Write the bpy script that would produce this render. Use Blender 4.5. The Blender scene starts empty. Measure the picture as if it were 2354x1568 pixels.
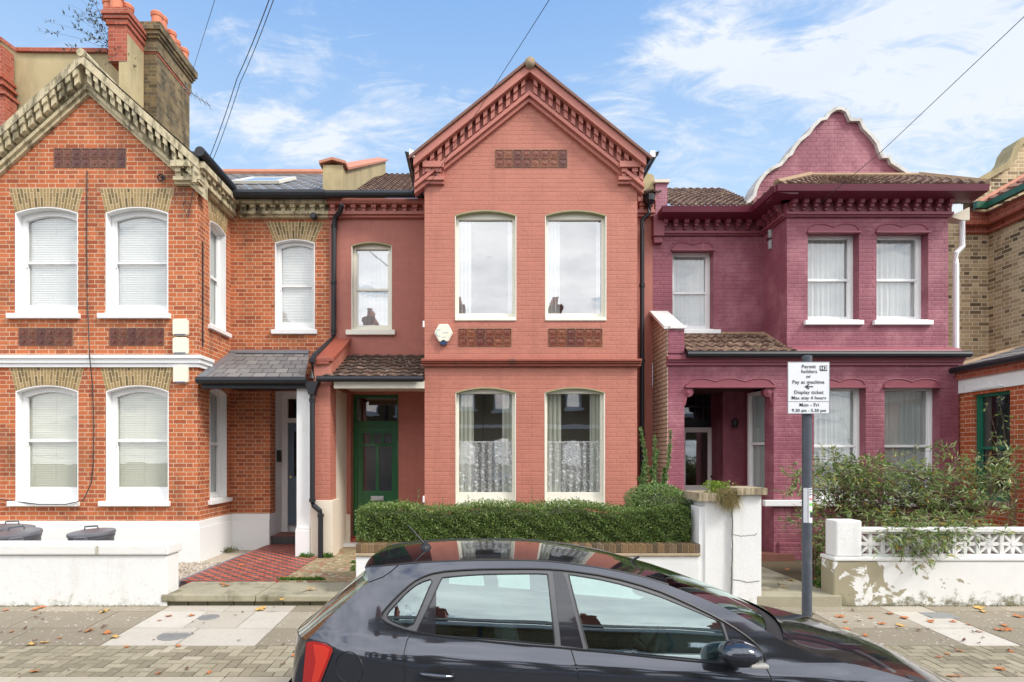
import bpy, math, random
from mathutils import Vector, Matrix
from mathutils.geometry import tessellate_polygon, delaunay_2d_cdt
random.seed(7)
C = bpy.context.scene.collection
SC = bpy.context.scene
R = math.radians
# ------------------------------------------------------------------ camera
F = 1350.0; VX = 1100.0; VY = 1050.0; W = 2354.0; H = 1568.0; CH = 2.06
cd = bpy.data.cameras.new('camera'); cam = bpy.data.objects.new('camera', cd); C.objects.link(cam)
cam.location = (0, 0, CH); cam.rotation_euler = (R(90), 0, 0)
cd.sensor_width = 36; cd.lens = 36 * F / W
cd.shift_x = (W / 2 - VX) / W; cd.shift_y = (VY - H / 2) / W
cd.clip_start = 0.05; cd.clip_end = 2000
SC.camera = cam
SC.view_settings.view_transform = 'Standard'; SC.view_settings.look = 'None'
SC.view_settings.exposure = 0.68; SC.view_settings.gamma = 1
SUN_EL, SUN_AZ = 44, 58            # azimuth measured from behind the camera towards its right
# ------------------------------------------------------------------ world
wd = bpy.data.worlds.new('World'); SC.world = wd; wd.use_nodes = True

class NT:
    """small helper for node trees"""
    def __init__(s, nt): s.nt = nt
    def n(s, t, **k):
        nd = s.nt.nodes.new(t)
        for a, b in k.items(): setattr(nd, a, b)
        return nd
    def l(s, a, b): s.nt.links.new(a, b)
    def put(s, sock, v):
        if isinstance(v, bpy.types.NodeSocket): s.l(v, sock)
        elif isinstance(v, (tuple, list)) and sock.type == 'RGBA' and len(v) == 3: sock.default_value = (*v, 1)
        else: sock.default_value = v
    def m(s, op, a, b=None, c=None, clamp=False):
        nd = s.n('ShaderNodeMath', operation=op, use_clamp=clamp)
        for i, v in enumerate((a, b, c)):
            if v is not None: s.put(nd.inputs[i], v)
        return nd.outputs[0]
    def v(s, op, a, b=None):
        nd = s.n('ShaderNodeVectorMath', operation=op); s.put(nd.inputs[0], a)
        if b is not None: s.put(nd.inputs[1], b)
        return nd.outputs['Value'] if op in ('DOT_PRODUCT', 'LENGTH') else nd.outputs[0]
    def mix(s, f, a, b, blend='MIX'):
        nd = s.n('ShaderNodeMix', data_type='RGBA', blend_type=blend); nd.clamp_factor = True
        s.put(nd.inputs[0], f); s.put(nd.inputs[6], a); s.put(nd.inputs[7], b); return nd.outputs[2]
    def noise(s, vec, scale, detail=4, rough=.55, dist=0):
        nd = s.n('ShaderNodeTexNoise'); s.put(nd.inputs['Vector'], vec)
        nd.inputs['Scale'].default_value = scale; nd.inputs['Detail'].default_value = detail
        nd.inputs['Roughness'].default_value = rough; nd.inputs['Distortion'].default_value = dist
        return nd.outputs['Fac']
    def ramp(s, f, stops, interp='LINEAR'):
        nd = s.n('ShaderNodeValToRGB'); r = nd.color_ramp; r.interpolation = interp
        while len(r.elements) < len(stops): r.elements.new(.5)
        for e, (p, c) in zip(r.elements, stops):
            e.position = p; e.color = (*c, 1) if len(c) == 3 else c
        s.put(nd.inputs[0], f); return nd.outputs[0]
    def rng(s, f, a, b, c=0., d=1.):
        nd = s.n('ShaderNodeMapRange'); s.put(nd.inputs[0], f)
        for i, v in enumerate((a, b, c, d)): nd.inputs[1 + i].default_value = v
        return nd.outputs[0]
    def white(s, vec):
        nd = s.n('ShaderNodeTexWhiteNoise', noise_dimensions='3D'); s.put(nd.inputs['Vector'], vec); return nd.outputs
    def xyz(s, x, y, z=0.):
        nd = s.n('ShaderNodeCombineXYZ')
        for i, v in enumerate((x, y, z)): s.put(nd.inputs[i], v)
        return nd.outputs[0]
    def sep(s, v):
        nd = s.n('ShaderNodeSeparateXYZ'); s.put(nd.inputs[0], v); return nd.outputs

def make_world():
    t = NT(wd.node_tree); t.nt.nodes.clear()
    out = t.n('ShaderNodeOutputWorld'); bg = t.n('ShaderNodeBackground'); t.l(bg.outputs[0], out.inputs[0])
    sky = t.n('ShaderNodeTexSky', sky_type='NISHITA'); sky.sun_disc = False
    sky.sun_elevation = R(SUN_EL); sky.sun_rotation = R(180 - SUN_AZ)
    sky.air_density = 1.0; sky.dust_density = .6; sky.ozone_density = 1.6
    tc = t.n('ShaderNodeTexCoord'); d = t.v('NORMALIZE', tc.outputs['Generated'])
    x, y, z = t.sep(d)
    zz = t.m('MAXIMUM', t.m('ADD', z, .12), .03)
    cx = t.m('DIVIDE', x, zz); cy = t.m('DIVIDE', y, zz)
    p = t.xyz(cx, cy, 0.)
    n1 = t.noise(t.v('ADD', t.v('MULTIPLY', p, (1.0, 1.35, 1)), (3.3, 1.7, 0)), 1.55, 9, .60, .5)
    n2 = t.noise(t.v('MULTIPLY', p, (2.2, 4.2, 1)), 2.4, 7, .66, 1.2)
    n = t.m('ADD', t.m('MULTIPLY', n1, .68), t.m('MULTIPLY', n2, .32))
    # direction weights: right-hand bank, wisp to the left, pale low band, unseen overcast behind the camera
    def blob(dv, sharp):
        v = Vector(dv).normalized()
        c = t.v('DOT_PRODUCT', d, tuple(v)); return t.m('POWER', t.m('MAXIMUM', c, 0.), sharp)
    px = lambda a, b: (a - VX, F, VY - b)
    cov = t.m('ADD', t.m('MULTIPLY', blob(px(2230, 160), 50), .075), t.m('MULTIPLY', blob(px(660, 190), 160), .13))
    cov = t.m('ADD', cov, t.m('MULTIPLY', blob(px(2200, 330), 45), .105))
    cov = t.m('ADD', cov, t.m('MULTIPLY', blob(px(1780, 150), 120), .11))
    cov = t.m('ADD', cov, t.m('MULTIPLY', blob(px(1100, 330), 60), -.02))
    back = t.rng(y, .35, -.25); cov = t.m('ADD', cov, t.m('MULTIPLY', back, .20))
    low = t.rng(z, .58, .34); cov = t.m('ADD', cov, t.m('MULTIPLY', low, .02))
    f = t.rng(t.m('ADD', n, cov), .545, .665); f = t.m('MULTIPLY', f, f)
    f = t.m('MULTIPLY', t.m('POWER', t.m('MINIMUM', f, 1.), .72), .96)
    skc = t.mix(.72, sky.outputs[0], SKY_TINT)
    skc = t.mix(t.rng(z, .70, .34), skc, SKY_LOW)
    shade = t.noise(t.v('ADD', p, (9, 4, 0)), 2.2, 6, .6)
    cl = t.mix(shade, CLOUD_A, CLOUD_B); cl = t.mix(back, cl, t.mix(t.rng(shade, .35, .65), (9.5, 9.8, 10.4), (14.5, 14.6, 14.8)))  # clouds behind the camera brightened as fill for facades and porches
    col = t.mix(f, skc, cl)
    t.l(col, bg.inputs[0]); bg.inputs[1].default_value = .105
SKY_TINT = (1.15, 2.8, 6.0); SKY_LOW = (3.35, 4.6, 6.1); CLOUD_A = (4.7, 5.2, 5.9); CLOUD_B = (5.8, 6.0, 6.35)
make_world()
sd = bpy.data.lights.new('sun', 'SUN'); so = bpy.data.objects.new('sun', sd); C.objects.link(so)
sd.energy = 1.9; sd.angle = R(13); sd.color = (1, .95, .88)
az = R(SUN_AZ); el = R(SUN_EL)
sv = Vector((math.sin(az) * math.cos(el), -math.cos(az) * math.cos(el), math.sin(el)))
so.rotation_euler = sv.to_track_quat('Z', 'Y').to_euler(); so.location = (0, -20, 30)
# ------------------------------------------------------------------ geometry helpers
def X(px, Y): return (px - VX) * Y / F
def Z(py, Y): return CH - (py - VY) * Y / F

def area(p): return sum(p[i][0] * p[(i + 1) % len(p)][1] - p[(i + 1) % len(p)][0] * p[i][1] for i in range(len(p))) / 2

class MB:
    def __init__(s, xf=None): s.v = []; s.f = []; s.xf = xf
    def av(s, p):
        s.v.append(tuple(s.xf(*p)) if s.xf else tuple(p)); return len(s.v) - 1
    def face(s, *ps): s.f.append([s.av(p) for p in ps])
    def box(s, x0, x1, y0, y1, z0, z1):
        i = [s.av((x, y, z)) for z in (z0, z1) for x, y in ((x0, y0), (x1, y0), (x1, y1), (x0, y1))]
        s.f += [[i[3], i[2], i[1], i[0]], [i[4], i[5], i[6], i[7]]] + [[i[a], i[(a + 1) % 4], i[(a + 1) % 4 + 4], i[a + 4]] for a in range(4)]
    def join(s, b):
        k = len(s.v); s.v += b.v; s.f += [[i + k for i in f] for f in b.f]
    def obox(s, o, a, b, c):
        """box spanned from corner o by vectors a, b, c"""
        o, a, b, c = map(Vector, (o, a, b, c))
        i = [s.av(o + a * x + b * y + c * z) for z in (0, 1) for x, y in ((0, 0), (1, 0), (1, 1), (0, 1))]
        s.f += [[i[3], i[2], i[1], i[0]], [i[4], i[5], i[6], i[7]]] + [[i[q], i[(q + 1) % 4], i[(q + 1) % 4 + 4], i[q + 4]] for q in range(4)]
    def prism(s, outer, a0, a1, holes=(), axis='y'):
        mp = {'y': lambda u, v, a: (u, a, v), 'x': lambda u, v, a: (a, u, v), 'z': lambda u, v, a: (u, v, a)}[axis]
        loops = [list(outer)] + [list(h) for h in holes]
        tris = tessellate_polygon([[Vector((u, v, 0)) for u, v in l] for l in loops])
        flat = [p for l in loops for p in l]
        A = [s.av(mp(u, v, a0)) for u, v in flat]; B = [s.av(mp(u, v, a1)) for u, v in flat]
        for t in tris: s.f.append([A[i] for i in t]); s.f.append([B[i] for i in reversed(t)])
        k = 0
        for l in loops:
            n = len(l)
            for i in range(n): j = (i + 1) % n; s.f.append([A[k + i], A[k + j], B[k + j], B[k + i]])
            k += n
    def ring(s, o, i_, a0, a1):
        """closed frame between two loops (x,z) with equal counts, extruded in y"""
        n = len(o); q = [[s.av((u, a, v)) for u, v in l] for l in (o, i_) for a in (a0, a1)]
        for k in range(n):
            j = (k + 1) % n
            s.f += [[q[0][k], q[0][j], q[2][j], q[2][k]], [q[1][j], q[1][k], q[3][k], q[3][j]],
                    [q[0][j], q[0][k], q[1][k], q[1][j]], [q[2][k], q[2][j], q[3][j], q[3][k]]]
    def tube(s, pts, r, n=8, cap=True):
        pts = [Vector(p) for p in pts]; rings = []
        up = Vector((0, 0, 1))
        for i, p in enumerate(pts):
            t = (pts[min(i + 1, len(pts) - 1)] - pts[max(i - 1, 0)]).normalized()
            a = t.cross(up)
            if a.length < .05: a = t.cross(Vector((0, 1, 0)))
            a.normalize(); b = a.cross(t)
            rr = r[i] if isinstance(r, (list, tuple)) else r
            rings.append([s.av(p + (a * math.cos(2 * math.pi * k / n) + b * math.sin(2 * math.pi * k / n)) * rr) for k in range(n)])
        for a, b in zip(rings, rings[1:]):
            for k in range(n): s.f.append([a[k], a[(k + 1) % n], b[(k + 1) % n], b[k]])
        if cap: s.f.append(rings[0][::-1]); s.f.append(rings[-1])
    def lathe(s, c, prof, n=20, ax='z'):
        """profile of (radius, height) round an axis through c"""
        c = Vector(c); rings = []
        for r, h in prof:
            rg = []
            for k in range(n):
                a = 2 * math.pi * k / n; u, w = r * math.cos(a), r * math.sin(a)
                rg.append(s.av(c + Vector({'z': (u, w, h), 'y': (u, h, w), 'x': (h, u, w)}[ax])))
            rings.append(rg)
        for a, b in zip(rings, rings[1:]):
            for k in range(n): s.f.append([a[k], a[(k + 1) % n], b[(k + 1) % n], b[k]])
        s.f.append(rings[0][::-1]); s.f.append(rings[-1])
    def grid(s, fn, nu, nv):
        i = [[s.av(fn(a / nu, b / nv)) for b in range(nv + 1)] for a in range(nu + 1)]
        for a in range(nu):
            for b in range(nv): s.f.append([i[a][b], i[a + 1][b], i[a + 1][b + 1], i[a][b + 1]])
    def leaf(s, p, d, w, length, nrm):
        p, d = Vector(p), Vector(d).normalized(); sd_ = d.cross(Vector(nrm))
        if sd_.length < .01: sd_ = d.cross(Vector((0, 0, 1)) + Vector((.1, .2, 0)))
        sd_.normalize(); up = sd_.cross(d) * (w * .25)
        a = s.av(p); b = s.av(p + d * length * .45 + sd_ * w * .5 + up); c = s.av(p + d * length); e = s.av(p + d * length * .45 - sd_ * w * .5 + up)
        s.f.append([a, b, c]); s.f.append([a, c, e])
    def build(s, name, mat, parent=None, smooth=False, bevel=0, label=None, kind=None, fixn=True, cat=None, group=None):
        me = bpy.data.meshes.new(name); me.from_pydata(s.v, [], s.f); me.update()
        if fixn:
            import bmesh
            bm = bmesh.new(); bm.from_mesh(me); bmesh.ops.recalc_face_normals(bm, faces=bm.faces); bm.to_mesh(me); bm.free()
        uv = me.uv_layers.new(name='UVMap'); me.update()
        for p in me.polygons:
            n = p.normal; ax, ay, az_ = abs(n.x), abs(n.y), abs(n.z)
            for li in p.loop_indices:
                c = me.vertices[me.loops[li].vertex_index].co
                uv.data[li].uv = (c.x, c.y) if az_ > .72 else ((c.y, c.z) if ax > ay else (c.x, c.z))
        if parent is not None:
            w = wloc(parent); me.transform(Matrix.Translation(-w))
        if smooth: me.polygons.foreach_set('use_smooth', [True] * len(me.polygons))
        if mat: me.materials.append(mat)
        o = bpy.data.objects.new(name, me); C.objects.link(o)
        if parent is not None: o.parent = parent
        if bevel:
            b = o.modifiers.new('bevel', 'BEVEL'); b.width = bevel; b.segments = 2; b.limit_method = 'ANGLE'; b.angle_limit = R(40)
            b.harden_normals = False
        tag(o, label, cat, group, kind)
        return o
def wloc(o):
    v = Vector((0, 0, 0))
    while o is not None: v = v + o.location; o = o.parent
    return v
def tag(o, label=None, cat=None, group=None, kind=None):
    if label: o['label'] = label
    if cat: o['category'] = cat
    if group: o['group'] = group
    if kind: o['kind'] = kind
    return o
def thing(name, loc, label, cat, group=None):
    o = bpy.data.objects.new(name, None); C.objects.link(o); o.location = loc; o.empty_display_size = .2
    return tag(o, label, cat, group)
def copy_tree(o, parent=None):
    c = o.copy(); C.objects.link(c); c.parent = parent
    for ch in list(o.children): copy_tree(ch, c)
    return c
# ------------------------------------------------------------------ materials
MATS = {}
def newmat(name):
    m = bpy.data.materials.new(name); m.use_nodes = True; t = NT(m.node_tree)
    b = t.nt.nodes['Principled BSDF']; MATS[name] = m
    return m, t, b
def bump(t, b, h, strength=.4, dist=.01):
    n = t.n('ShaderNodeBump'); n.inputs['Strength'].default_value = strength; n.inputs['Distance'].default_value = dist
    t.put(n.inputs['Height'], h); t.l(n.outputs[0], b.inputs['Normal'])
def plain(name, col, rough=.6, metal=0, var=.12, scale=6, bumps=.0, bs=60, spec=.5, coat=0, dirt=None):
    m, t, b = newmat(name); g = t.n('ShaderNodeNewGeometry'); p = g.outputs['Position']
    n = t.noise(p, scale, 6, .65)
    c = t.mix(n, tuple(x * (1 - var) for x in col), tuple(min(1, x * (1 + var)) for x in col))
    if dirt:
        dn = t.noise(t.v('MULTIPLY', p, (1, 1, .35)), dirt[1], 7, .7)
        c = t.mix(t.rng(dn, dirt[2], dirt[3]), c, dirt[0])
    t.put(b.inputs['Base Color'], c); b.inputs['Roughness'].default_value = rough; b.inputs['Metallic'].default_value = metal
    b.inputs['Specular IOR Level'].default_value = spec
    if coat: b.inputs['Coat Weight'].default_value = coat; b.inputs['Coat Roughness'].default_value = .03
    if bumps: bump(t, b, t.noise(p, bs, 4, .6), bumps, .01)
    return m
def uvof(t):
    return t.sep(t.n('ShaderNodeUVMap', uv_map='UVMap').outputs[0])
def flemish(t, wob=.004, joint=.0055, cw=.225, ch=.075, header=True, soft=.003):
    """returns mortar mask (1 = joint), random per brick, header flag"""
    u, v, _ = uvof(t); p = t.n('ShaderNodeNewGeometry').outputs['Position']
    nz = t.n('ShaderNodeTexNoise'); nz.inputs['Scale'].default_value = 14; t.put(nz.inputs['Vector'], p); nz.inputs['Detail'].default_value = 3
    dx, dy, dz = t.sep(nz.outputs['Color'])
    u = t.m('ADD', u, t.m('MULTIPLY', t.m('SUBTRACT', dx, .5), wob * 3)); v = t.m('ADD', v, t.m('MULTIPLY', t.m('SUBTRACT', dy, .5), wob * 3))
    per = cw * 1.5 if header else cw; sp = cw / per
    r = t.m('DIVIDE', v, ch); row = t.m('FLOOR', r); fv = t.m('FRACT', r)
    off = t.m('MULTIPLY', t.m('FLOORED_MODULO', row, 2.), .5 if header else .5)
    uu = t.m('ADD', t.m('DIVIDE', u, per), off); cell = t.m('FLOOR', uu); fu = t.m('FRACT', uu)
    du = t.m('MINIMUM', fu, t.m('SUBTRACT', 1., fu))
    hd = t.m('GREATER_THAN', fu, sp) if header else 0.
    if header: du = t.m('MINIMUM', du, t.m('ABSOLUTE', t.m('SUBTRACT', fu, sp)))
    du = t.m('MULTIPLY', du, per); dv = t.m('MULTIPLY', t.m('MINIMUM', fv, t.m('SUBTRACT', 1., fv)), ch)
    e = t.m('MINIMUM', du, dv)
    mort = t.rng(e, joint - soft / 2, joint + soft / 2, 1, 0)
    idv = t.xyz(t.m('ADD', t.m('MULTIPLY', cell, 2.), hd), row, 0.)
    wn = t.white(idv)
    return mort, wn['Value'], wn['Color'], hd, p
def brick(name, stops, mortar, soot=None, joint=.0055, rough=.85, sootc=(.06, .045, .03), bumpk=.55, s2=None):
    m, t, b = newmat(name); mort, rv, rc, hd, p = flemish(t, joint=joint)
    c = t.ramp(rv, stops)
    n = t.noise(p, 45, 5, .7); c = t.mix(t.m('MULTIPLY', n, .35), c, (.0, .0, .0), 'MULTIPLY')
    c = t.mix(t.rng(t.noise(p, 1.3, 5, .6), .3, .75, 0, .28), c, (.9, .9, .9), 'SCREEN') if False else c
    mc = t.mix(t.noise(p, 9, 4), tuple(x * .75 for x in mortar), mortar)
    c = t.mix(mort, c, mc)
    if soot:
        q = t.v('MULTIPLY', p, (1, 1, .45)); sn = t.noise(q, soot[0], 7, .68)
        c = t.mix(t.m('MULTIPLY', t.rng(sn, soot[1], soot[2]), soot[3]), c, sootc)
    t.put(b.inputs['Base Color'], c); b.inputs['Roughness'].default_value = rough; b.inputs['Specular IOR Level'].default_value = .25
    hgt = t.m('ADD', t.m('SUBTRACT', 1., mort), t.m('MULTIPLY', n, .5)); bump(t, b, hgt, bumpk, .006)
    return m
def painted(name, col, var=.10, chip=None, joint=.004, bumpk=.5, rough=.55, patch=None):
    m, t, b = newmat(name); mort, rv, rc, hd, p = flemish(t, joint=joint, soft=.008)
    big = t.noise(p, .9, 6, .62); fine = t.noise(p, 30, 5, .7)
    c = t.mix(big, tuple(x * (1 - var) for x in col), tuple(min(1, x * (1 + var)) for x in col))
    c = t.mix(t.m('MULTIPLY', rv, .22), c, tuple(x * .6 for x in col))
    c = t.mix(t.m('MULTIPLY', fine, .30), c, tuple(x * .55 for x in col))
    c = t.mix(t.m('MULTIPLY', mort, .14), c, tuple(x * .6 for x in col))  # joints tinted darker, shade of the grooves put into the paint colour
    if patch:
        c = t.mix(t.rng(t.noise(t.v('MULTIPLY', p, (1, 1, .8)), patch[1], 8, .68), patch[2], patch[3], 0, patch[4]), c, patch[0])
    sk = t.noise(t.v('MULTIPLY', p, (7, 7, .55)), 1, 6, .65); c = t.mix(t.rng(sk, .52, .80, 0, .38), c, tuple(x * .48 for x in col))
    if chip:
        c = t.mix(t.rng(t.noise(p, 11, 8, .72), chip[1], chip[1] + .05, 0, chip[2]), c, chip[0])
    t.put(b.inputs['Base Color'], c); b.inputs['Roughness'].default_value = rough; b.inputs['Specular IOR Level'].default_value = .35
    hgt = t.m('ADD', t.m('MULTIPLY', t.m('SUBTRACT', 1., mort), .8), t.m('ADD', t.m('MULTIPLY', fine, .7), t.m('MULTIPLY', rv, .4)))
    bump(t, b, hgt, bumpk, .008)
    return m
def island(name, stops, rough=.8, bumps=.3, bs=50, nz=.3, spots=None, spec=.4):
    m, t, b = newmat(name); g = t.n('ShaderNodeNewGeometry'); p = g.outputs['Position']
    c = t.ramp(g.outputs['Random Per Island'], stops)
    n = t.noise(p, bs * .5, 6, .7); c = t.mix(t.m('MULTIPLY', n, nz), c, (0, 0, 0))
    if spots:
        c = t.mix(t.rng(t.noise(p, spots[1], 3, .5), spots[2], spots[2] + .03, 0, spots[3]), c, spots[0])
        if len(spots) > 4: c = t.mix(t.rng(t.noise(p, 1.7, 7, .7), .45, .75, 0, .55), c, spots[4])
    t.put(b.inputs['Base Color'], c); b.inputs['Roughness'].default_value = rough; b.inputs['Specular IOR Level'].default_value = spec
    if bumps: bump(t, b, t.noise(p, bs, 5, .65), bumps, .01)
    return m
def glass(name, tint=(.9, .95, .93), base=.08, k=1.0, rough=0.0, gc=(1, 1, 1)):
    m, t, b = newmat(name); t.nt.nodes.remove(b); o = t.nt.nodes['Material Output']
    tr = t.n('ShaderNodeBsdfTransparent'); tr.inputs[0].default_value = (*tint, 1)
    gl = t.n('ShaderNodeBsdfGlossy'); gl.inputs['Roughness'].default_value = rough; gl.inputs[0].default_value = (*gc, 1)
    ge = t.n('ShaderNodeNewGeometry'); p = ge.outputs['Position']
    cs = t.m('ABSOLUTE', t.v('DOT_PRODUCT', ge.outputs['Incoming'], ge.outputs['Normal']))
    fr = t.m('ADD', .04, t.m('MULTIPLY', .96, t.m('POWER', t.m('SUBTRACT', 1., cs, clamp=True), 5.)))
    bn = t.n('ShaderNodeBump'); bn.inputs['Strength'].default_value = .06; bn.inputs['Distance'].default_value = .02
    t.put(bn.inputs['Height'], t.noise(p, 1.6, 2)); t.l(bn.outputs[0], gl.inputs['Normal'])
    f = t.m('ADD', t.m('MULTIPLY', fr, k), base, clamp=True)
    mx = t.n('ShaderNodeMixShader'); t.l(f, mx.inputs[0]); t.l(tr.outputs[0], mx.inputs[1]); t.l(gl.outputs[0], mx.inputs[2]); t.l(mx.outputs[0], o.inputs[0])
    return m
def cloth(name, col, alpha=1.0, lace=False, trans=.35):
    m, t, b = newmat(name); t.nt.nodes.remove(b); o = t.nt.nodes['Material Output']
    df = t.n('ShaderNodeBsdfDiffuse'); tl = t.n('ShaderNodeBsdfTranslucent'); p = t.n('ShaderNodeNewGeometry').outputs['Position']
    c = t.mix(t.noise(t.v('MULTIPLY', p, (40, 40, 2)), 1, 3), tuple(x * .9 for x in col), col)
    t.l(c, df.inputs[0]); t.l(c, tl.inputs[0])
    a = t.n('ShaderNodeMixShader'); a.inputs[0].default_value = trans; t.l(df.outputs[0], a.inputs[1]); t.l(tl.outputs[0], a.inputs[2])
    if alpha < 1 or lace:
        tr = t.n('ShaderNodeBsdfTransparent'); mx = t.n('ShaderNodeMixShader')
        if lace:
            u, v, _ = uvof(t)
            vo = t.n('ShaderNodeTexVoronoi', feature='SMOOTH_F1'); vo.inputs['Scale'].default_value = 15
            t.put(vo.inputs['Vector'], t.xyz(t.m('ADD', u, t.m('MULTIPLY', v, .4)), v, 0.))
            wv = t.n('ShaderNodeTexVoronoi', feature='DISTANCE_TO_EDGE'); wv.inputs['Scale'].default_value = 26
            t.put(wv.inputs['Vector'], t.xyz(t.m('ADD', u, t.m('MULTIPLY', v, .8)), t.m('MULTIPLY', v, .55), 0.))
            fl = t.rng(vo.outputs['Distance'], .30, .20); st = t.rng(wv.outputs['Distance'], .10, .03)
            f = t.m('MAXIMUM', t.m('MULTIPLY', t.m('MAXIMUM', fl, t.m('MULTIPLY', st, .7)), .85), alpha)
        else: f = alpha
        t.put(mx.inputs[0], f); t.l(tr.outputs[0], mx.inputs[1]); t.l(a.outputs[0], mx.inputs[2]); t.l(mx.outputs[0], o.inputs[0])
    else: t.l(a.outputs[0], o.inputs[0])
    return m
def leafmat(name, stops, rough=.45, trans=.3):
    m, t, b = newmat(name); o = t.nt.nodes['Material Output']; g = t.n('ShaderNodeNewGeometry')
    c = t.ramp(g.outputs['Random Per Island'], stops)
    c = t.mix(t.m('MULTIPLY', t.noise(g.outputs['Position'], 5, 4), .4), c, tuple(x * .5 for x in stops[0][1]))
    t.put(b.inputs['Base Color'], c); b.inputs['Roughness'].default_value = rough; b.inputs['Specular IOR Level'].default_value = .4
    tl = t.n('ShaderNodeBsdfTranslucent'); t.l(c, tl.inputs[0]); mx = t.n('ShaderNodeMixShader'); mx.inputs[0].default_value = trans
    t.l(b.outputs[0], mx.inputs[1]); t.l(tl.outputs[0], mx.inputs[2]); t.l(mx.outputs[0], o.inputs[0])
    return m

ORANGE = brick('orange_brick', [(0, (.40, .10, .045)), (.3, (.56, .155, .06)), (.7, (.66, .20, .08)), (1, (.40, .12, .06))], (.70, .49, .33), soot=(1.5, .50, .74, .62), joint=.006)
SIDEBRICK = ORANGE
PORCHBRICK = brick('weathered_orange_brick', [(0, (.32, .08, .025)), (.5, (.48, .125, .035)), (1, (.42, .13, .05))], (.38, .22, .12), soot=(2.2, .48, .68, .65), joint=.004)
STOCK = brick('yellow_stock_brick', [(0, (.16, .11, .06)), (.22, (.50, .36, .19)), (.7, (.72, .55, .33)), (1, (.42, .29, .16))], (.78, .68, .52), soot=(5, .56, .72, .35), joint=.0065)
CHIMB = brick('sooty_chimney_brick', [(0, (.12, .09, .05)), (.4, (.24, .17, .08)), (.8, (.34, .24, .12)), (1, (.16, .12, .08))], (.30, .26, .18), soot=(2.5, .42, .62, .65), joint=.006)
REDB = brick('red_brick', [(0, (.36, .08, .045)), (.5, (.50, .13, .08)), (1, (.42, .12, .08))], (.50, .30, .22), joint=.004)
QUOIN = brick('bright_red_brick', [(0, (.42, .09, .03)), (.5, (.55, .13, .05)), (1, (.48, .12, .05))], (.66, .45, .32), joint=.0055)
PINK = painted('salmon_painted_brick', (.535, .20, .142), var=.13, bumpk=.6, patch=((.36, .115, .085), 1.7, .50, .78, .55))
PINKR = painted('salmon_painted_render', (.47, .170, .128), var=.08, bumpk=.3, joint=.002)
PINKD = plain('salmon_painted_moulding', (.47, .165, .125), .5, var=.15, scale=3, bumps=.2)
PINKT = plain('dark_salmon_string_course', (.30, .075, .045), .5, var=.25, scale=3, bumps=.2, dirt=((.10, .05, .035), 6, .55, .75))
PURP = painted('purple_painted_brick', (.285, .084, .115), var=.18, chip=((.5, .26, .30), .64, .55), patch=((.47, .20, .23), 1.9, .46, .70, .75), bumpk=.7, joint=.0045)
PURPD = plain('maroon_painted_moulding', (.255, .062, .085), .5, var=.2, scale=4, bumps=.25, dirt=((.42, .17, .18), 2.5, .60, .78))
PURPM = plain('dark_maroon_gutter', (.12, .012, .03), .4, var=.2, scale=3)
WHITE = plain('white_gloss_paint', (.82, .82, .81), .35, var=.02, scale=3)
WHITER = plain('white_masonry_paint', (.80, .80, .79), .75, var=.03, scale=4, bumps=.25, bs=35, dirt=((.50, .48, .41), 1.6, .60, .86))
def wall_white():
    m, t, b = newmat('stained_white_wall_paint'); p = t.n('ShaderNodeNewGeometry').outputs['Position']; x_, y_, z_ = t.sep(p)
    c = t.mix(t.noise(p, 5, 6), (.74, .735, .71), (.82, .82, .81))
    s1 = t.noise(t.v('MULTIPLY', p, (6, 6, .7)), 1, 7, .68); c = t.mix(t.rng(s1, .55, .82, 0, .45), c, (.50, .49, .42))
    s2 = t.noise(p, 9, 8, .72); c = t.mix(t.rng(t.m('ADD', s2, t.rng(z_, .50, .16, -.04, .20)), .62, .84, 0, .8), c, (.27, .27, .17))
    vo = t.n('ShaderNodeTexVoronoi', feature='DISTANCE_TO_EDGE'); vo.inputs['Scale'].default_value = .9
    t.put(vo.inputs['Vector'], t.v('ADD', p, t.v('MULTIPLY', t.xyz(t.noise(p, 3, 5), t.noise(p, 4, 5), t.noise(p, 3.3, 5)), (.6, .6, .6))))
    c = t.mix(t.rng(vo.outputs['Distance'], .0, .006, .16, 0), c, (.30, .29, .25))
    t.put(b.inputs['Base Color'], c); b.inputs['Roughness'].default_value = .8; bump(t, b, t.noise(p, 30, 5, .6), .35, .01); return m
WALLW = wall_white()
WHITED = plain('peeling_white_masonry_paint', (.76, .75, .72), .8, var=.05, scale=4, bumps=.35, bs=25, dirt=((.36, .31, .20), 3.0, .60, .68))
CREAM = plain('cream_gloss_paint', (.80, .77, .66), .4, var=.03, scale=3)
CREAMR = plain('cream_masonry_paint', (.70, .62, .50), .75, var=.06, scale=3, bumps=.2)
OLIVE = plain('olive_green_paint', (.30, .28, .15), .6, var=.1, scale=8)
STONE = plain('weathered_buff_terracotta', (.56, .48, .31), .85, var=.25, scale=9, bumps=.5, bs=30, dirt=((.10, .085, .05), 5.0, .49, .63))
RENDER = plain('buff_cement_render', (.47, .38, .21), .9, var=.15, scale=3, bumps=.3, bs=25, dirt=((.24, .20, .11), 1.2, .48, .75))
BLACK = plain('black_gloss_iron', (.012, .014, .018), .48, var=.1)
GREYP = plain('grey_paint', (.25, .26, .28), .5)
SLATE = island('slate_tile', [(0, (.15, .145, .145)), (.5, (.20, .19, .185)), (1, (.25, .235, .225))], .85, .3, 40, .25)
TILE = island('brown_concrete_tile', [(0, (.11, .065, .045)), (.5, (.16, .09, .06)), (1, (.20, .125, .085))], .8, .5, 60, .35, spots=((.42, .40, .33), 26, .66, .7))
TILEL = island('lichen_brown_tile', [(0, (.12, .065, .045)), (.5, (.18, .10, .072)), (1, (.25, .155, .11))], .8, .5, 60, .3, spots=((.46, .38, .26), 22, .58, .7))
TERRA = plain('terracotta_tile', (.50, .21, .13), .75, var=.2, scale=5, bumps=.2)
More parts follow.
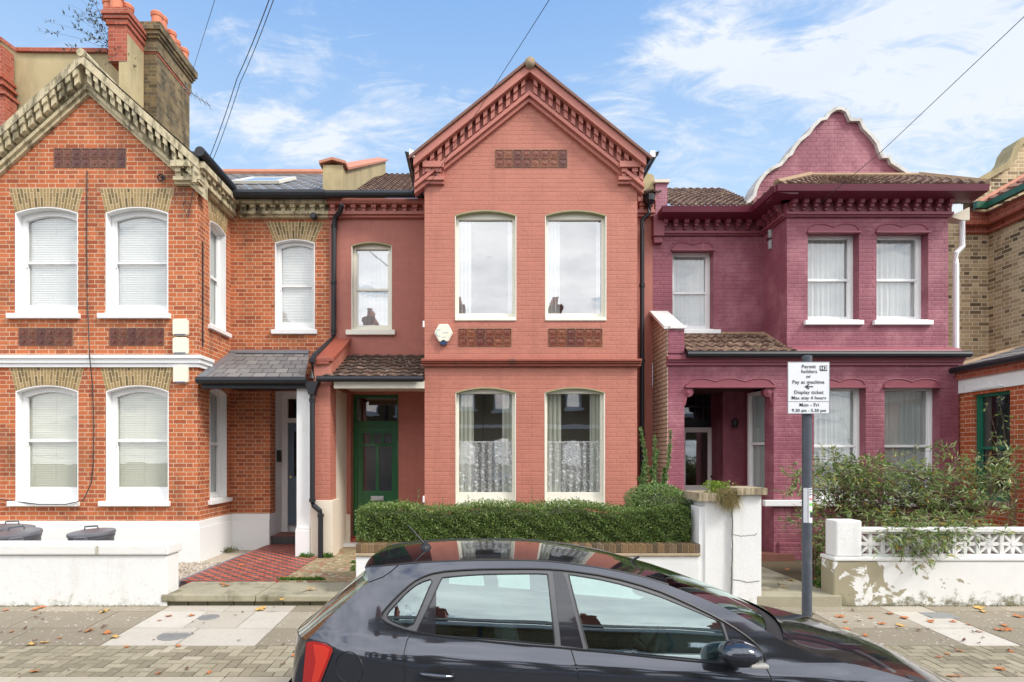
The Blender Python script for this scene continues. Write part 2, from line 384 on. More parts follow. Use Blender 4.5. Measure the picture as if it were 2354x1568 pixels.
POTM = plain('terracotta_pot', (.58, .19, .10), .7, var=.2, scale=5, bumps=.2)
LEAD = plain('lead_flashing', (.22, .23, .25), .45, metal=.4, var=.2, scale=5, bumps=.2)
MORTAR = plain('mortar_fillet', (.34, .23, .14), .9, var=.2, scale=10, bumps=.5)
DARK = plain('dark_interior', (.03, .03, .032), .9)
FLOORI = plain('room_wallpaper', (.22, .20, .17), .9)
VOUS = island('gauged_yellow_brick', [(0, (.15, .11, .05)), (.25, (.34, .24, .10)), (.7, (.48, .34, .16)), (1, (.24, .17, .08))], .85, .4, 60, .4)
VMORT = plain('arch_mortar', (.60, .48, .30), .9)
GL_MIR = glass('bright_reflective_glass', (.95, .97, .98), .33, 1.0)
GL = glass('window_glass', (.97, .99, .985), .10, 1.2)
GL_LOW = glass('front_room_glass', (.96, .98, .97), .16, 1.2)
GL_DARK = glass('dark_door_glass', (.35, .38, .36), .05, 1.0)
BLIND = plain('white_venetian_slat', (.74, .74, .72), .5, var=.02)
BLINDC = plain('cream_venetian_slat', (.62, .61, .50), .5, var=.02)
CURT = cloth('cream_curtain_cloth', (.78, .78, .68))
NET = cloth('white_net_cloth', (.82, .83, .82))
NETG = cloth('grey_net_cloth', (.66, .70, .67))
LACE = cloth('white_lace_cloth', (.88, .89, .89), alpha=.28, lace=True)
def tile_panel_mat(nm='glazed_relief_tile', k=1.):
    m, t, b = newmat(nm); u, v, _ = uvof(t); p = t.n('ShaderNodeNewGeometry').outputs['Position']
    a = t.noise(p, 60, 4, .7)
    g = t.n('ShaderNodeNewGeometry'); c = t.ramp(g.outputs['Random Per Island'], [(0, (.22 * k, .035 * k, .018 * k)), (.5, (.42 * k, .08 * k, .028 * k)), (1, (.60 * k, .17 * k, .05 * k))])
    c = t.mix(t.rng(a, .4, .65), c, (.05, .008, .006))
    t.put(b.inputs['Base Color'], c); b.inputs['Roughness'].default_value = .4; b.inputs['Coat Weight'].default_value = .15
    bump(t, b, a, .6, .01); return m
GLAZED = tile_panel_mat(k=.58); GLAZEDK = tile_panel_mat('oxblood_relief_tile', .38)
# ------------------------------------------------------------------ building helpers
YB = 10.07; YR = 11.41; YP = 10.9
def loop(x0, x1, z0, zt, rise, i=0., ib=None, it=None, n=10):
    """arched opening outline, inset by i"""
    ib = i if ib is None else ib; it = i if it is None else it
    a, b = x0 + i, x1 - i; zs = zt - rise - it
    pts = [(a, z0 + ib), (b, z0 + ib)]
    for k in range(n + 1):
        s = k / n; pts.append((b + (a - b) * s, zs + rise * (1 - (2 * s - 1) ** 2)))
    return pts
def flatloop(x0, x1, z0, zt, rise, i, ib, it, n=10):
    a, b = x0 + i, x1 - i
    return [(a, z0 + ib), (b, z0 + ib)] + [(b + (a - b) * k / n, zt - it) for k in range(n + 1)]
def window(par, x0, x1, z0, zt, rise=0, xf=None, d=.11, mat=None, lining=None, soffit=None, jamb=.05, bot=.06, top=.05,
           sash=None, flat=False, sill=None, back='net', gl=None, name='window', smat=None, room=True, label=None, midrail=.045, horns=False):
    """an opening's frame, lining, glazing, sill and what hangs behind it; local x along the wall, y into it"""
    mat = mat or WHITE; gl = gl or GL
    w = MB(xf); L = lambda i, ib=None, it=None: loop(x0, x1, z0, zt, rise, i, ib, it)
    inner = flatloop(x0, x1, z0, zt, rise, jamb, bot, top) if flat else L(jamb, bot, top)
    lt = .014 if lining else 0
    w.ring(L(lt + .001), inner, d, d + .07)
    xi0, xi1 = x0 + jamb, x1 - jamb; zb, ztp = z0 + bot, zt - top
    zsp = zt - rise - top
    if sash:
        zm = z0 + (zt - z0) * sash
        w.box(xi0 - .01, xi1 + .01, d + .018, d + .062, zm - midrail / 2, zm + midrail / 2)
        # inner sash stiles: lower sash sits behind the upper
        w.box(xi0 - .002, xi0 + .03, d + .03, d + .066, zb, zm); w.box(xi1 - .03, xi1 + .002, d + .03, d + .066, zb, zm); w.box(xi0, xi1, d + .031, d + .064, zb - .002, zb + .045)
        w.box(xi0 - .002, xi0 + .028, d + .012, d + .05, zm, zsp); w.box(xi1 - .028, xi1 + .002, d + .012, d + .05, zm, zsp)
        if horns:
            for xx in (xi0, xi1 - .03): w.box(xx, xx + .03, d + .012, d + .05, zm - .09, zm - .02)
    o = w.build(name, mat, par, bevel=.004, label=label)
    g = MB(xf)
    gi = flatloop(x0, x1, z0, zt, rise, jamb - .01, bot - .01, top - .01) if flat else L(jamb - .01, bot - .01, top - .01)
    g.f.append([g.av((a_, d + .050, b_)) for a_, b_ in gi]); g.build('pane', gl, o, fixn=False)
    if lining:
        r = MB(xf); r.ring(L(.0005), L(lt), -.004, d + .01); lo = r.build('reveal', lining, o)
    if soffit:
        r = MB(xf); oo = L(.001); ii = L(lt + .004, .3, lt + .006)
        n = len(oo)
        for k in range(2, n - 1):
            a, b = oo[k], oo[k + 1]; r.obox((a[0], -.006, a[1]), (b[0] - a[0], 0, b[1] - a[1]), (0, d + .006, 0), (0, 0, -.022))
        r.build('soffit', soffit, o)
    if sill:
        e0, e1, hh, pr = sill; s = MB(xf)
        s.box(x0 - e0, x1 + e1, -pr, d + .02, z0 - hh, z0 - .012); s.box(x0 + .003, x1 - .003, -pr * .4, d + .02, z0 - .012, z0 + .004)
        s.build('sill', smat or mat, o, bevel=.008)
    yb = d + .085
    if back in ('blind', 'blindc'):
        s = MB(xf); zc = zt - .02; k = 0
        while zc > z0 + .02:
            s.obox((x0 + .02, yb, zc), (x1 - x0 - .04, 0, 0), (0, .011, .0285), (0, .003, -.001)); zc -= .031
        for xx in (x0 + .18, (x0 + x1) / 2, x1 - .18): s.box(xx, xx + .004, yb - .004, yb, z0, zt)
        s.build('blind', BLIND if back == 'blind' else BLINDC, o, fixn=False)
    if back in ('net', 'netg', 'curtain', 'lace', 'sheer'):
        s = MB(xf)
        def pleat(a, b, za, zb_, amp, nn, y=yb, seed=0, taper=0):
            rr = random.Random(seed + int(a * 100)); ph = [rr.uniform(0, 6) for _ in range(3)]
            def fn(u, v):
                k = a + (b - a) * u; yy = y + amp * (math.sin(u * nn * 6.283 + ph[0]) + .5 * math.sin(u * nn * 2.7 * 6.283 + ph[1] + v)) 
                kk = k + taper * v * (1 - u if taper > 0 else u)
                return (kk, yy, za + (zb_ - za) * v)
            s.grid(fn, int(nn * 12), 6)
        if back in ('net', 'netg'):
            pleat(x0 + .02, x1 - .02, z0 + .02, zt - .02, .012, 9)
            s.build('net_curtain', NET if back == 'net' else NETG, o, smooth=True, fixn=False)
        if back in ('curtain', 'sheer'):
            wd_ = x1 - x0; cw = (.30, .22) if back == 'curtain' else (.26, .13)
            pleat(x0 + .01, x0 + wd_ * cw[0], z0 + .02, zt - .02, .018, 4); pleat(x1 - wd_ * cw[1], x1 - .01, z0 + .02, zt - .02, .018, 3)
            s.build('curtain', CURT if back == 'curtain' else NET, o, smooth=True, fixn=False)
        if back == 'curtain':
            s = MB(xf); zl = z0 + (zt - z0) * .53
            nn = 40; i = [[s.av((x0 + .02 + (x1 - x0 - .04) * a / nn, yb - .035 + .006 * math.sin(a * 1.3), z)) for z in (z0 + .10 + .018 * abs(math.sin(a * .35)), zl)] for a in range(nn + 1)]
            for a in range(nn): s.f.append([i[a][0], i[a + 1][0], i[a + 1][1], i[a][1]])
            s.box(x0 + .02, x1 - .02, yb - .05, yb - .03, zl, zl + .022)
            s.build('lace_curtain', LACE, o, fixn=False)
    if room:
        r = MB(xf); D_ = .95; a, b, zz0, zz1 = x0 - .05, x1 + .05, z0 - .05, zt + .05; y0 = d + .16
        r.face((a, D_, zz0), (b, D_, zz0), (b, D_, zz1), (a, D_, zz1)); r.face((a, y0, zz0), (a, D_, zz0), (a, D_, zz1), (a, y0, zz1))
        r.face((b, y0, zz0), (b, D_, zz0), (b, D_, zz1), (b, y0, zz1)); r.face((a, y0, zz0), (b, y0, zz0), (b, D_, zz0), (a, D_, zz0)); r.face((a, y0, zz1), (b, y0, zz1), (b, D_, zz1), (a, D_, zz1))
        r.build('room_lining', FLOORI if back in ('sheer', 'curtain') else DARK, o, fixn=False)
    return o
def W2(a, Y): return lambda u, d, z: (u, Y + d, z)
def front(Y): return lambda u, d, z: (u, Y + d, z)
def sideR(Xs): return lambda u, d, z: (Xs - d, u, z)     # wall facing +X, u runs along Y
def sideL(Xs): return lambda u, d, z: (Xs + d, u, z)     # wall facing -X
def chevron(mb, a, l, r, o1, o2, y0, y1):
    mb.prism([(l[0], l[1] - o1), (a[0], a[1] - o1), (r[0], r[1] - o1), (r[0], r[1] - o2), (a[0], a[1] - o2), (l[0], l[1] - o2)], y0, y1)
def rake_dentils(mb, a, f, o1, o2, y0, y1, n, w):
    for k in range(n):
        xa = a[0] + (f[0] - a[0]) * (k + .55) / (n + .2); xb = xa + w * (1 if f[0] > a[0] else -1)
        z = lambda x: a[1] + (f[1] - a[1]) * (x - a[0]) / (f[0] - a[0])
        mb.prism([(xa, z(xa) - o1), (xb, z(xb) - o1), (xb, z(xb) - o2), (xa, z(xa) - o2)], y0, y1)
        mb.prism([(xa + .0, z(xa) - o1 - .005), (xb, z(xb) - o1 - .005), (xb, z(xb) - o1 - (o2 - o1) * .45), (xa, z(xa) - o1 - (o2 - o1) * .45)], y0 - .04, y0 - .001)
def cornice(mb, dm, xf, u0, u1, z0, z1, pr, pitch=.19, w=.095, keep=0):
    """dentilled brick cornice from z0 to z1 standing pr proud, built into mb (mouldings) and dm (dentils)"""
    m = MB(xf); e = MB(xf); h = z1 - z0
    m.box(u0, u1, -pr, 0, z1 - h * .30, z1); m.box(u0, u1, -pr * .28, 0, z0 + h * .32, z1 - h * .302)
    m.box(u0, u1, -pr * .62, 0, z0 + h * .14, z0 + h * .318); m.box(u0, u1, -pr * .36, 0, z0, z0 + h * .138)
    n = max(1, int((u1 - u0) / pitch))
    for k in range(n):
        c = u0 + (u1 - u0) * (k + .5) / n
        e.box(c - w / 2, c + w / 2, -pr * .80, -pr * .285, z0 + h * .50, z1 - h * .304)
        e.box(c - w / 2 + .012, c + w / 2 - .012, -pr * .60, -pr * .286, z0 + h * .325, z0 + h * .498)
    for a, b in ((mb, m), (dm, e)):
        k = len(a.v); a.v += b.v; a.f += [[i + k for i in f] for f in b.f]
def tiled(bl, br, tl, tr, nc, nr, name, mat, par, amp=.016, th=.028, seg=4, label=None, flatt=False):
    bl, br, tl, tr = map(Vector, (bl, br, tl, tr)); mb = MB()
    n = (br - bl).cross(tl - bl).normalized()
    if n.z < 0: n = -n
    P = lambda s, t: (bl * (1 - s) + br * s) * (1 - t) + (tl * (1 - s) + tr * s) * t
    rnd = random.Random(nc * 31 + nr)
    for j in range(nr):
        sh = (j % 2) * .5 / nc if flatt else 0
        for i in range(nc + (1 if sh else 0)):
            s0 = max(0, i / nc - sh); s1 = min(1, (i + 1) / nc - sh)
            if s1 - s0 < .002: continue
            t0 = j / nr - .004; t1 = (j + 1) / nr; dz = rnd.uniform(-.003, .003); gap = .003 if flatt else 0
            lo = []; hi = []; li = []
            for k in range(seg + 1):
                q = k / seg; s = s0 + gap + (s1 - s0 - 2 * gap) * q; wv = 0 if flatt else amp * math.sin(q * 2 * math.pi)
                lo.append(mb.av(P(s, t0) + n * (th + wv + dz))); hi.append(mb.av(P(s, t1) + n * (.004 + wv))); li.append(mb.av(P(s, t0) + n * (wv - .004)))
            for k in range(seg):
                mb.f.append([lo[k], lo[k + 1], hi[k + 1], hi[k]]); mb.f.append([li[k], li[k + 1], lo[k + 1], lo[k]])
    return mb.build(name, mat, par, label=label, fixn=False)
def voussoirs(par, x0, x1, zt, rise, ztop, Y, xf, splay=.10, n=22, label=None):
    """flat-topped gauged brick arch over an opening"""
    mb = MB(xf); bk = MB(xf)
    xm = (x0 + x1) / 2
    def pt(s, t):
        u = 2 * s - 1; bx_ = xm + (x1 - x0) / 2 * u; bz = zt - rise + rise * (1 - u * u) + .004
        tx_ = xm + ((x1 - x0) / 2 + splay) * u
        return (bx_ + (tx_ - bx_) * t, bz + (ztop - bz) * t)
    rnd = random.Random(int(x0 * 50))
    for k in range(n):
        s0, s1 = k / n, (k + 1) / n; ds = .0075 / (x1 - x0) * 1.0
        cuts = [0, .52, 1] if k % 2 else [0, .26, .78, 1]
        for t0, t1 in zip(cuts, cuts[1:]):
            g = .02
            a, b, c, d = pt(s0 + ds, t0 + g), pt(s1 - ds, t0 + g), pt(s1 - ds, t1 - g), pt(s0 + ds, t1 - g)
            mb.prism([a, b, c, d], -.007 + rnd.uniform(-.002, .001), .02)
    N = 12; o = [pt(k / N, 0) for k in range(N + 1)] + [pt(k / N, 1) for k in range(N, -1, -1)]
    bk.prism(o, -.0035, .02)
    a = mb.build('arch', VOUS, par, label=label); bk.build('arch_mortar', VMORT, a)
    return a
def tile_panel(par, px0, px1, py0, py1, nx, ny, Y=YB, frame=True):
    x0, x1, z0, z1 = X(px0, Y), X(px1, Y), Z(py1, Y), Z(py0, Y); mb = MB(); g = MB()
    w = (x1 - x0) / nx; h = (z1 - z0) / ny
    for i in range(nx):
        for j in range(ny):
            a, b = x0 + i * w + .005, z0 + j * h + .005; cx, cz = a + w / 2 - .005, b + h / 2 - .005
            pts = [(a, b), (a + w - .01, b), (a + w - .01, b + h - .01), (a, b + h - .01)]
            base = [mb.av((u, Y - .010, v)) for u, v in pts]
            # square relief: sunk square, raised ring and boss
            def q(k, d): return [mb.av((cx + (u - cx) * k, Y - d, cz + (v - cz) * k)) for u, v in pts]
            R1 = q(.84, .010); R2 = q(.76, .004); R3 = q(.5, .005)
            R4 = [mb.av((cx + math.cos(t_ * math.pi / 2) * w * .2, Y - .014, cz + math.sin(t_ * math.pi / 2) * h * .2)) for t_ in range(4)]
            for A, B in ((base, R1), (R1, R2), (R2, R3), (R3, R4)):
                for k in range(4): mb.f.append([A[k], A[(k + 1) % 4], B[(k + 1) % 4], B[k]])
            mb.f.append(R4)
    o = mb.build('tile_panel', GLAZED if frame is True else frame, par, fixn=False)
    g.box(x0 - .004, x1 + .004, Y - .001, Y + .03, z0 - .006, z1 + .006); g.build('tile_grout', MORTAR, o)
    return o
def moulding(mb, u0, u1, prof, xf=None):
    """prof: list of (proud, z0, z1)"""
    m = MB(xf)
    for p, a, b in prof: m.box(u0, u1, -p, 0.0, a, b)
    k = len(mb.v); mb.v += m.v; mb.f += [[i + k for i in f] for f in m.f]
def bz(py): return Z(py, YB)
def bx(px): return X(px, YB)
def rz(py, Y=YR): return Z(py, Y)

# ================================================================== LEFT HOUSE (orange brick)
XL1 = bx(455); XL0 = bx(-45); XLP = X(757, YR)         # bay right edge, bay left edge, party line
hl = thing('terraced_house', (XL0 + 2, YB, .26), 'orange brick house with white sash windows and yellow gable cornice, leftmost of the row', 'house', 'terraced houses facing the street')
def lz(a): return bz(a)
GA = (X(186, 9.83), Z(124, 9.83)); GR = (X(456, 9.83), Z(366, 9.83)); GL_ = (2 * GA[0] - GR[0], GR[1])
UW = [(35, 179), (243, 387)]; GW = [(36, 180), (244, 388)]
upz = (bz(720), bz(476)); gpz = (bz(1150), bz(886))
holes = [loop(bx(a), bx(b), upz[0], upz[1], .10) for a, b in UW] + [loop(bx(a), bx(b), gpz[0], gpz[1], .10) for a, b in GW]
zg = lambda x: GA[1] - .3 - abs(x - GA[0]) * (GA[1] - GR[1]) / (GR[0] - GA[0])
w = MB(); w.prism([(XL0, bz(1200)), (XL1, bz(1200)), (XL1, zg(XL1)), (GA[0], GA[1] - .3), (XL0, zg(XL0))], YB, YB + .25, holes)
w.build('front_wall', ORANGE, hl)
XS = XL1
sy = lambda px: F * XS / (px - VX)                       # depth of a pixel column on the bay's side wall
sw = [(sy(482), sy(519), Z(748, 10.6), Z(520, 10.9)), (sy(482), sy(521), Z(1146, 10.8), Z(895, 10.9))]
hs = [loop(a, b, z0, z1, .06) for a, b, z0, z1 in sw]
w = MB(); w.prism([(YB + .25, bz(1200)), (YR, bz(1200)), (YR, rz(458)), (YB + .25, rz(458))], XS - .25, XS, hs, axis='x'); w.build('side_wall', SIDEBRICK, hl)
rx0, rx1 = XS, XLP
lup = (X(632, YR), X(724, YR), rz(757), rz(550)); ddoor = (X(621, YR), X(757, YR) , rz(1212), rz(896))
w = MB(); w.prism([(rx0, rz(1185)), (ddoor[0], rz(1185)), (ddoor[0], ddoor[3]), (rx1, ddoor[3]), (rx1, rz(458)), (rx0, rz(458))], YR, YR + .3, [loop(*lup, .07)])
w.build('recess_wall', SIDEBRICK, hl)
# windows
for k, (a, b) in enumerate(UW):
    window(hl, bx(a), bx(b), *upz, .10, front(YB), d=.13, lining=WHITE, jamb=.075, bot=.13, top=.10, sash=.50, sill=(.11, .05, .10, .07), back='blind', horns=True)
    voussoirs(hl, bx(a), bx(b), upz[1], .10, bz(433), YB, front(YB))
for k, (a, b) in enumerate(GW):
    window(hl, bx(a), bx(b), *gpz, .10, front(YB), d=.13, lining=WHITE, jamb=.075, bot=.17, top=.10, sash=.52, sill=(.10, .03, .10, .07), back='blindc', horns=True)
    voussoirs(hl, bx(a), bx(b), gpz[1], .10, bz(843), YB, front(YB))
for a, b, z0, z1 in sw:
    window(hl, a, b, z0, z1, .06, sideR(XS), d=.11, lining=WHITE, jamb=.045, bot=.06, top=.06, sash=.5, sill=(.07, .12, .09, .07), back='netg', horns=True)
window(hl, lup[0], lup[1], lup[2], lup[3], .07, front(YR), d=.11, lining=WHITE, jamb=.06, bot=.12, top=.08, sash=.5, sill=(.06, .05, .10, .06), back='blind', horns=True)
voussoirs(hl, lup[0], lup[1], lup[3], .07, rz(510), YR, front(YR), splay=.17, n=16)
voussoirs(hl, sw[0][0], sw[0][1], sw[0][3], .06, Z(455, 10.9), YR, sideR(XS), splay=.15, n=14)
for q in ((43, 168, 754, 795), (252, 378, 754, 795)): tile_panel(hl, *q, 6, 2, frame=GLAZEDK)
tile_panel(hl, 124, 290, 341, 386, 8, 2, frame=GLAZEDK)
# white string course and plinth
sc = MB(); zz = [bz(818), bz(826), bz(836), bz(845)]
for pr, a, b in ((.10, zz[1], zz[0]), (.07, zz[2], zz[1] - .001), (.04, zz[3], zz[2] - .001)):
    sc.prism([(XL0, YB - pr), (XS + pr, YB - pr), (XS + pr, YR - .9), (XS + .0005, YR - .9), (XS + .0005, YB - .0005), (XL0, YB - .0005)], b - 0, a, axis='z') if False else sc.prism([(XL0, YB - pr), (XS + pr, YB - pr), (XS + pr, YB + .42), (XS, YB + .42), (XS, YB), (XL0, YB)], b, a, axis='z')
sc.build('string_course', WHITE, hl, bevel=.006)
pl = MB()
for pr, a, b in ((.05, .0, bz(1213)), (.035, bz(1213) + .001, bz(1198))):
    pl.prism([(XL0, YB - pr), (XS + pr, YB - pr), (XS + pr, YR - pr), (ddoor[0] + .001, YR - pr), (ddoor[0] + .001, YR + .3), (XS - .2, YR + .3), (XS - .2, YB + .2), (XL0, YB + .2)], a, b, axis='z')
pl.build('plinth', WHITER, hl, bevel=.006)
# gable cornice
mo = MB(); de = MB()
chevron(mo, GA, GL_, GR, .0, .15, 9.83, YB + .1); chevron(mo, GA, GL_, GR, .151, .42, YB - .045, YB + .1)
chevron(mo, GA, GL_, GR, .421, .49, YB - .11, YB + .1); chevron(mo, GA, GL_, GR, .491, .56, YB - .06, YB + .1)
for f in (GR, GL_): rake_dentils(de, GA, f, .155, .37, 9.88, YB - .046, 15, .075)
# kneeler on the right corner, returning along the side wall, then the recess
kz1 = bz(382); kz0 = bz(428)
cornice(mo, de, front(YB), XS - .36, XS + .02, kz0, kz1, .22, .17)
cornice(mo, de, sideR(XS), YB - .20, YR - .001, kz0 - .02, kz1 - .02, .20, .19)
cornice(mo, de, front(YR), XS + .202, XLP, rz(503), rz(466), .22, .19)
mo.join(de); mo.build('cornice', STONE, hl)
# roofs
Yrg = 16.2; zev = rz(452); zrg = Z(400, Yrg)
tiled((XS - 3.8, YR - .22, zev), (XLP + .05, YR - .22, zev), (XS - 3.8, Yrg, zrg), (XLP + .05, Yrg, zrg), 20, 18, 'roof', SLATE, hl, th=.008, seg=1, flatt=True)
rt = MB(); rt.tube([(XS - 3.8, Yrg, zrg + .02), (XLP, Yrg, zrg + .02)], .11, 8); rt.build('ridge_tile', TERRA, hl)
sl = (zrg - zev) / (Yrg - YR + .22)
Sv = Vector((0, 1, sl)).normalized(); Nn = Vector((0, -sl, 1)).normalized()
kx0 = X(548, 13); ky = 12.6; kz = zev + sl * (ky - YR + .22)
rl = MB(); base = Vector((kx0, ky, kz)) + Nn * .03
for a, b, lw in (((0, 0), (1.05, 0), 0), ((0, 1.25), (1.05, 1.25), 0)):
    rl.obox(base + Sv * a[1], (1.05, 0, 0), Sv * .09, Nn * .06)
for xx in (0, .96): rl.obox(base + Vector((xx, 0, 0)) + Sv * .09, (.09, 0, 0), Sv * 1.16, Nn * .06)
ro = rl.build('rooflight', CREAM, hl)
rp = MB(); rp.obox(base + Sv * .09 + Vector((.09, 0, 0)) + Nn * .04, (.87, 0, 0), Sv * 1.16, Nn * .01); rp.build('pane', GL_MIR, ro)
gt = MB(); gt.tube([(XS + .02, YR - .34, rz(463)), (XLP + .0, YR - .34, rz(463))], .075, 10); gt.box(XS, XLP, YR - .30, YR - .16, rz(470), rz(455))
gt.tube([(XS + .16, YB - .28, bz(367)), (XS + .16, YR - .3, bz(367) - .02)], .085, 10); gt.box(XS - .02, XS + .12, YB - .22, YR - .2, kz1, kz1 + .14)
gt.build('gutter', BLACK, hl)
# bay roof behind the gable
ra = (GA[0], GA[1] + .02)
for sgn, f in ((1, GR), (-1, GL_)):
    q = Vector((f[0] + .05 * sgn, 0, f[1] - .04 + .02)); a_ = Vector((ra[0], 0, ra[1]))
    tiled((q.x, 9.84, q.z), (q.x, 15.5, q.z), (a_.x, 9.84, a_.z), (a_.x, 15.5, a_.z), 18, 10, 'bay_roof', SLATE, hl, th=.008, seg=1, flatt=True)
rt = MB(); rt.tube([(ra[0], 9.81, ra[1] + .0), (ra[0], 15, ra[1])], .07, 8); rt.build('bay_ridge', STONE, hl)
# porch: slate lean-to, white pier, door recess
px0, px1 = XS, X(713, YB)
yf = YB - .12
pr0 = (X(455, yf), yf, Z(868, yf)); pr1 = (X(702, yf), yf, Z(868, yf)); pt0 = (X(532, YR), YR, rz(812)); pt1 = (X(712, YR), YR, rz(812))
tiled(pr0, pr1, pt0, pt1, 8, 6, 'porch_roof', SLATE, hl, th=.010, seg=1, flatt=True)
fl = MB(); fl.obox(Vector(pr0) + Vector((0, .02, .0)), Vector(pt0) - Vector(pr0), (.12, 0, -.02), (0, 0, .05)); fl.obox(Vector(pt0) + Vector((0, -.10, -.02)), (pt1[0] - pt0[0], 0, 0), (0, .095, .06), (0, 0, .03)); fl.build('lead_flashing', LEAD, hl)
g2 = MB(); g2.tube([(pr0[0], yf - .05, pr0[2] - .05), (pr1[0] + .03, yf - .05, pr1[2] - .05)], .06, 10); g2.box(pr0[0] + .05, pr1[0], yf + .03, yf + .06, pr0[2] - .18, pr0[2] - .01); g2.box(pr0[0] + .05, pr1[0], yf + .061, YR, pr0[2] - .06, pr0[2] - .03)
g2.build('porch_gutter', BLACK, hl)
pp = MB(); pp.box(bx(682), bx(713), YB, YB + .34, .2, bz(886)); pp.build('porch_pier', WHITER, hl)
pp = MB(); pp.box(bx(682) - .02, bx(713) + .0, YB - .025, YB + .37, .2, bz(1218)); pp.prism([(bx(682) - .02, bz(1218) + .001), (bx(713), bz(1218) + .001), (bx(713), bz(1212)), (bx(682), bz(1212))], YB - .02, YB + .36); pp.build('pier_base', WHITER, hl, bevel=.01)
yd = 12.2
dr = MB(); dr.box(ddoor[0] - .25, ddoor[0] - .001, YR + .3, yd, .3, ddoor[3]); dr.box(ddoor[0] - .25, XLP, yd, yd + .1, .3, ddoor[3] + .3); dr.box(ddoor[0] - .2, XLP, YR + .301, yd, ddoor[3], ddoor[3] + .1); dr.build('porch_lining', WHITER, hl)
dw = MB(); dx0 = X(652, yd); dx1 = X(757, yd)
dw.ring([(dx0, .5), (dx1, .5), (dx1, Z(905, yd)), (dx0, Z(905, yd))], [(dx0 + .12, .5), (dx1 - .1, .5), (dx1 - .1, Z(918, yd)), (dx0 + .12, Z(918, yd))], yd - .12, yd - .02)
dw.box(dx0 + .11, dx1 - .09, yd - .11, yd - .03, Z(972, yd), Z(962, yd)); fr = dw.build('door_frame', WHITE, hl, bevel=.006)
tp = MB(); tp.box(dx0 + .11, dx1 - .1, yd - .07, yd - .06, Z(963, yd), Z(917, yd)); tp.build('transom_pane', GL_DARK, fr)
BLUED = plain('slate_blue_door_paint', (.11, .16, .20), .35)
dd = MB(); da, db_ = dx0 + .121, dx1 - .101; dz0, dz1 = Z(1205, yd), Z(973, yd); dm_ = (da + db_) / 2
dd.prism([(da, dz0), (db_, dz0), (db_, dz1), (da, dz1)], yd - .085, yd - .045, [[(a, c), (b, c), (b, e), (a, e)] for a, b in ((da + .12, dm_ - .04), (dm_ + .04, db_ - .12)) for c, e in ((dz0 + .2, dz0 + .75), (dz0 + 1.0, dz1 - .15))])
for a, b in ((da + .12, dm_ - .04), (dm_ + .04, db_ - .12)): dd.box(a, b, yd - .07, yd - .055, dz0 + .2, dz0 + .75)
do = dd.build('door', BLUED, hl, bevel=.004, label='slate blue front door with glazed upper panels')
dg = MB()
for a, b in ((da + .12, dm_ - .04), (dm_ + .04, db_ - .12)): dg.box(a, b, yd - .068, yd - .062, dz0 + 1.0, dz1 - .15)
dg.build('door_pane', GL_DARK, do)
kb = MB(); kb.lathe((da + .06, yd - .09, dz0 + .98), [(.005, -.05), (.028, -.045), (.028, -.02), (.01, -.01), (.01, .01)], 12, 'y'); kb.build('door_knob', plain('brass', (.5, .4, .2), .3, 1), do)
lp = MB(); lp.box(X(641, YR + .55), X(641, YR + .55) + .03, YR + .4, YR + .55, rz(1105), rz(1078)) if False else lp.box(ddoor[0] + .0, ddoor[0] + .05, YR + .36, YR + .52, Z(1062, 11.8), Z(1035, 11.8)); lp.build('entry_panel', BLACK, hl)
STEPM = island('dark_step_tile', [(0, (.035, .033, .036)), (1, (.06, .055, .058))], .5, .2, 40, .2)
st = MB(); sx0, sx1 = ddoor[0] - .001, X(700, YR + .1)
zf = .36
n = 6
for k in range(n):
    a = sx0 + (sx1 - sx0) * k / n; st.box(a + .004, a + (sx1 - sx0) / n - .004, YR + .02, YR + .06, zf, Z(1238, YR + .02) if False else zf + .15)
st.build('step_riser', STEPM, hl)
s2 = MB(); s2.box(sx0, sx1 + .4, YR + .03, yd - .12, zf - .1, zf + .155); s2.build('step', plain('quarry_step', (.20, .07, .05), .6, var=.3, scale=10), hl)

# ================================================================== CENTRE HOUSE (salmon paint)
XC0, XC1 = bx(976), bx(1465)
hc = thing('terraced_house', ((XC0 + XC1) / 2, YB, .26), 'salmon painted house with pointed gable and green door, behind the hedge', 'house', 'terraced houses facing the street')
CA = (X(1218, 9.83), Z(143, 9.83)); CRt = (X(1486, 9.83), Z(359, 9.83)); CLt = (2 * CA[0] - CRt[0], CRt[1])
zg = lambda x: CA[1] - .3 - abs(x - CA[0]) * (CA[1] - CRt[1]) / (CRt[0] - CA[0])
cu = [(1046, 1187), (1253, 1394)]; cg = [(1047, 1186), (1252, 1391)]
cuz = (bz(731), bz(483)); cgz = (bz(1160), bz(890))
holes = [loop(bx(a), bx(b), *cuz, .085) for a, b in cu]; hg = [loop(bx(a), bx(b), *cgz, .085) for a, b in cg]
zs = bz(834)
w = MB(); w.prism([(XC0, zs), (XC1, zs), (XC1, zg(XC1)), (CA[0], CA[1] - .3), (XC0, zg(XC0))], YB, YB + .25, holes); w.build('upper_front_wall', PINK, hc)
w = MB(); w.prism([(XC0, 0), (XC1, 0), (XC1, zs - .001), (XC0, zs - .001)], YB + .012, YB + .25, hg); w.build('lower_front_wall', PINK, hc)
w = MB(); w.box(XC0, XC0 + .25, YB + .2505, YR, 0, rz(458)); w.build('bay_side_wall', PINKR, hc); w = MB(); w.box(XC1 - .25, XC1, YB + .2505, 11.3, 0, rz(458)); w.build('bay_side_wall', PINKR, hc)
for a, b in cu: window(hc, bx(a), bx(b), *cuz, .085, front(YB), d=.10, mat=CREAM, lining=CREAM, soffit=OLIVE, jamb=.062, bot=.10, top=.125, flat=True, sill=(.0, .0, .05, .02), back='sheer', gl=GL_MIR)
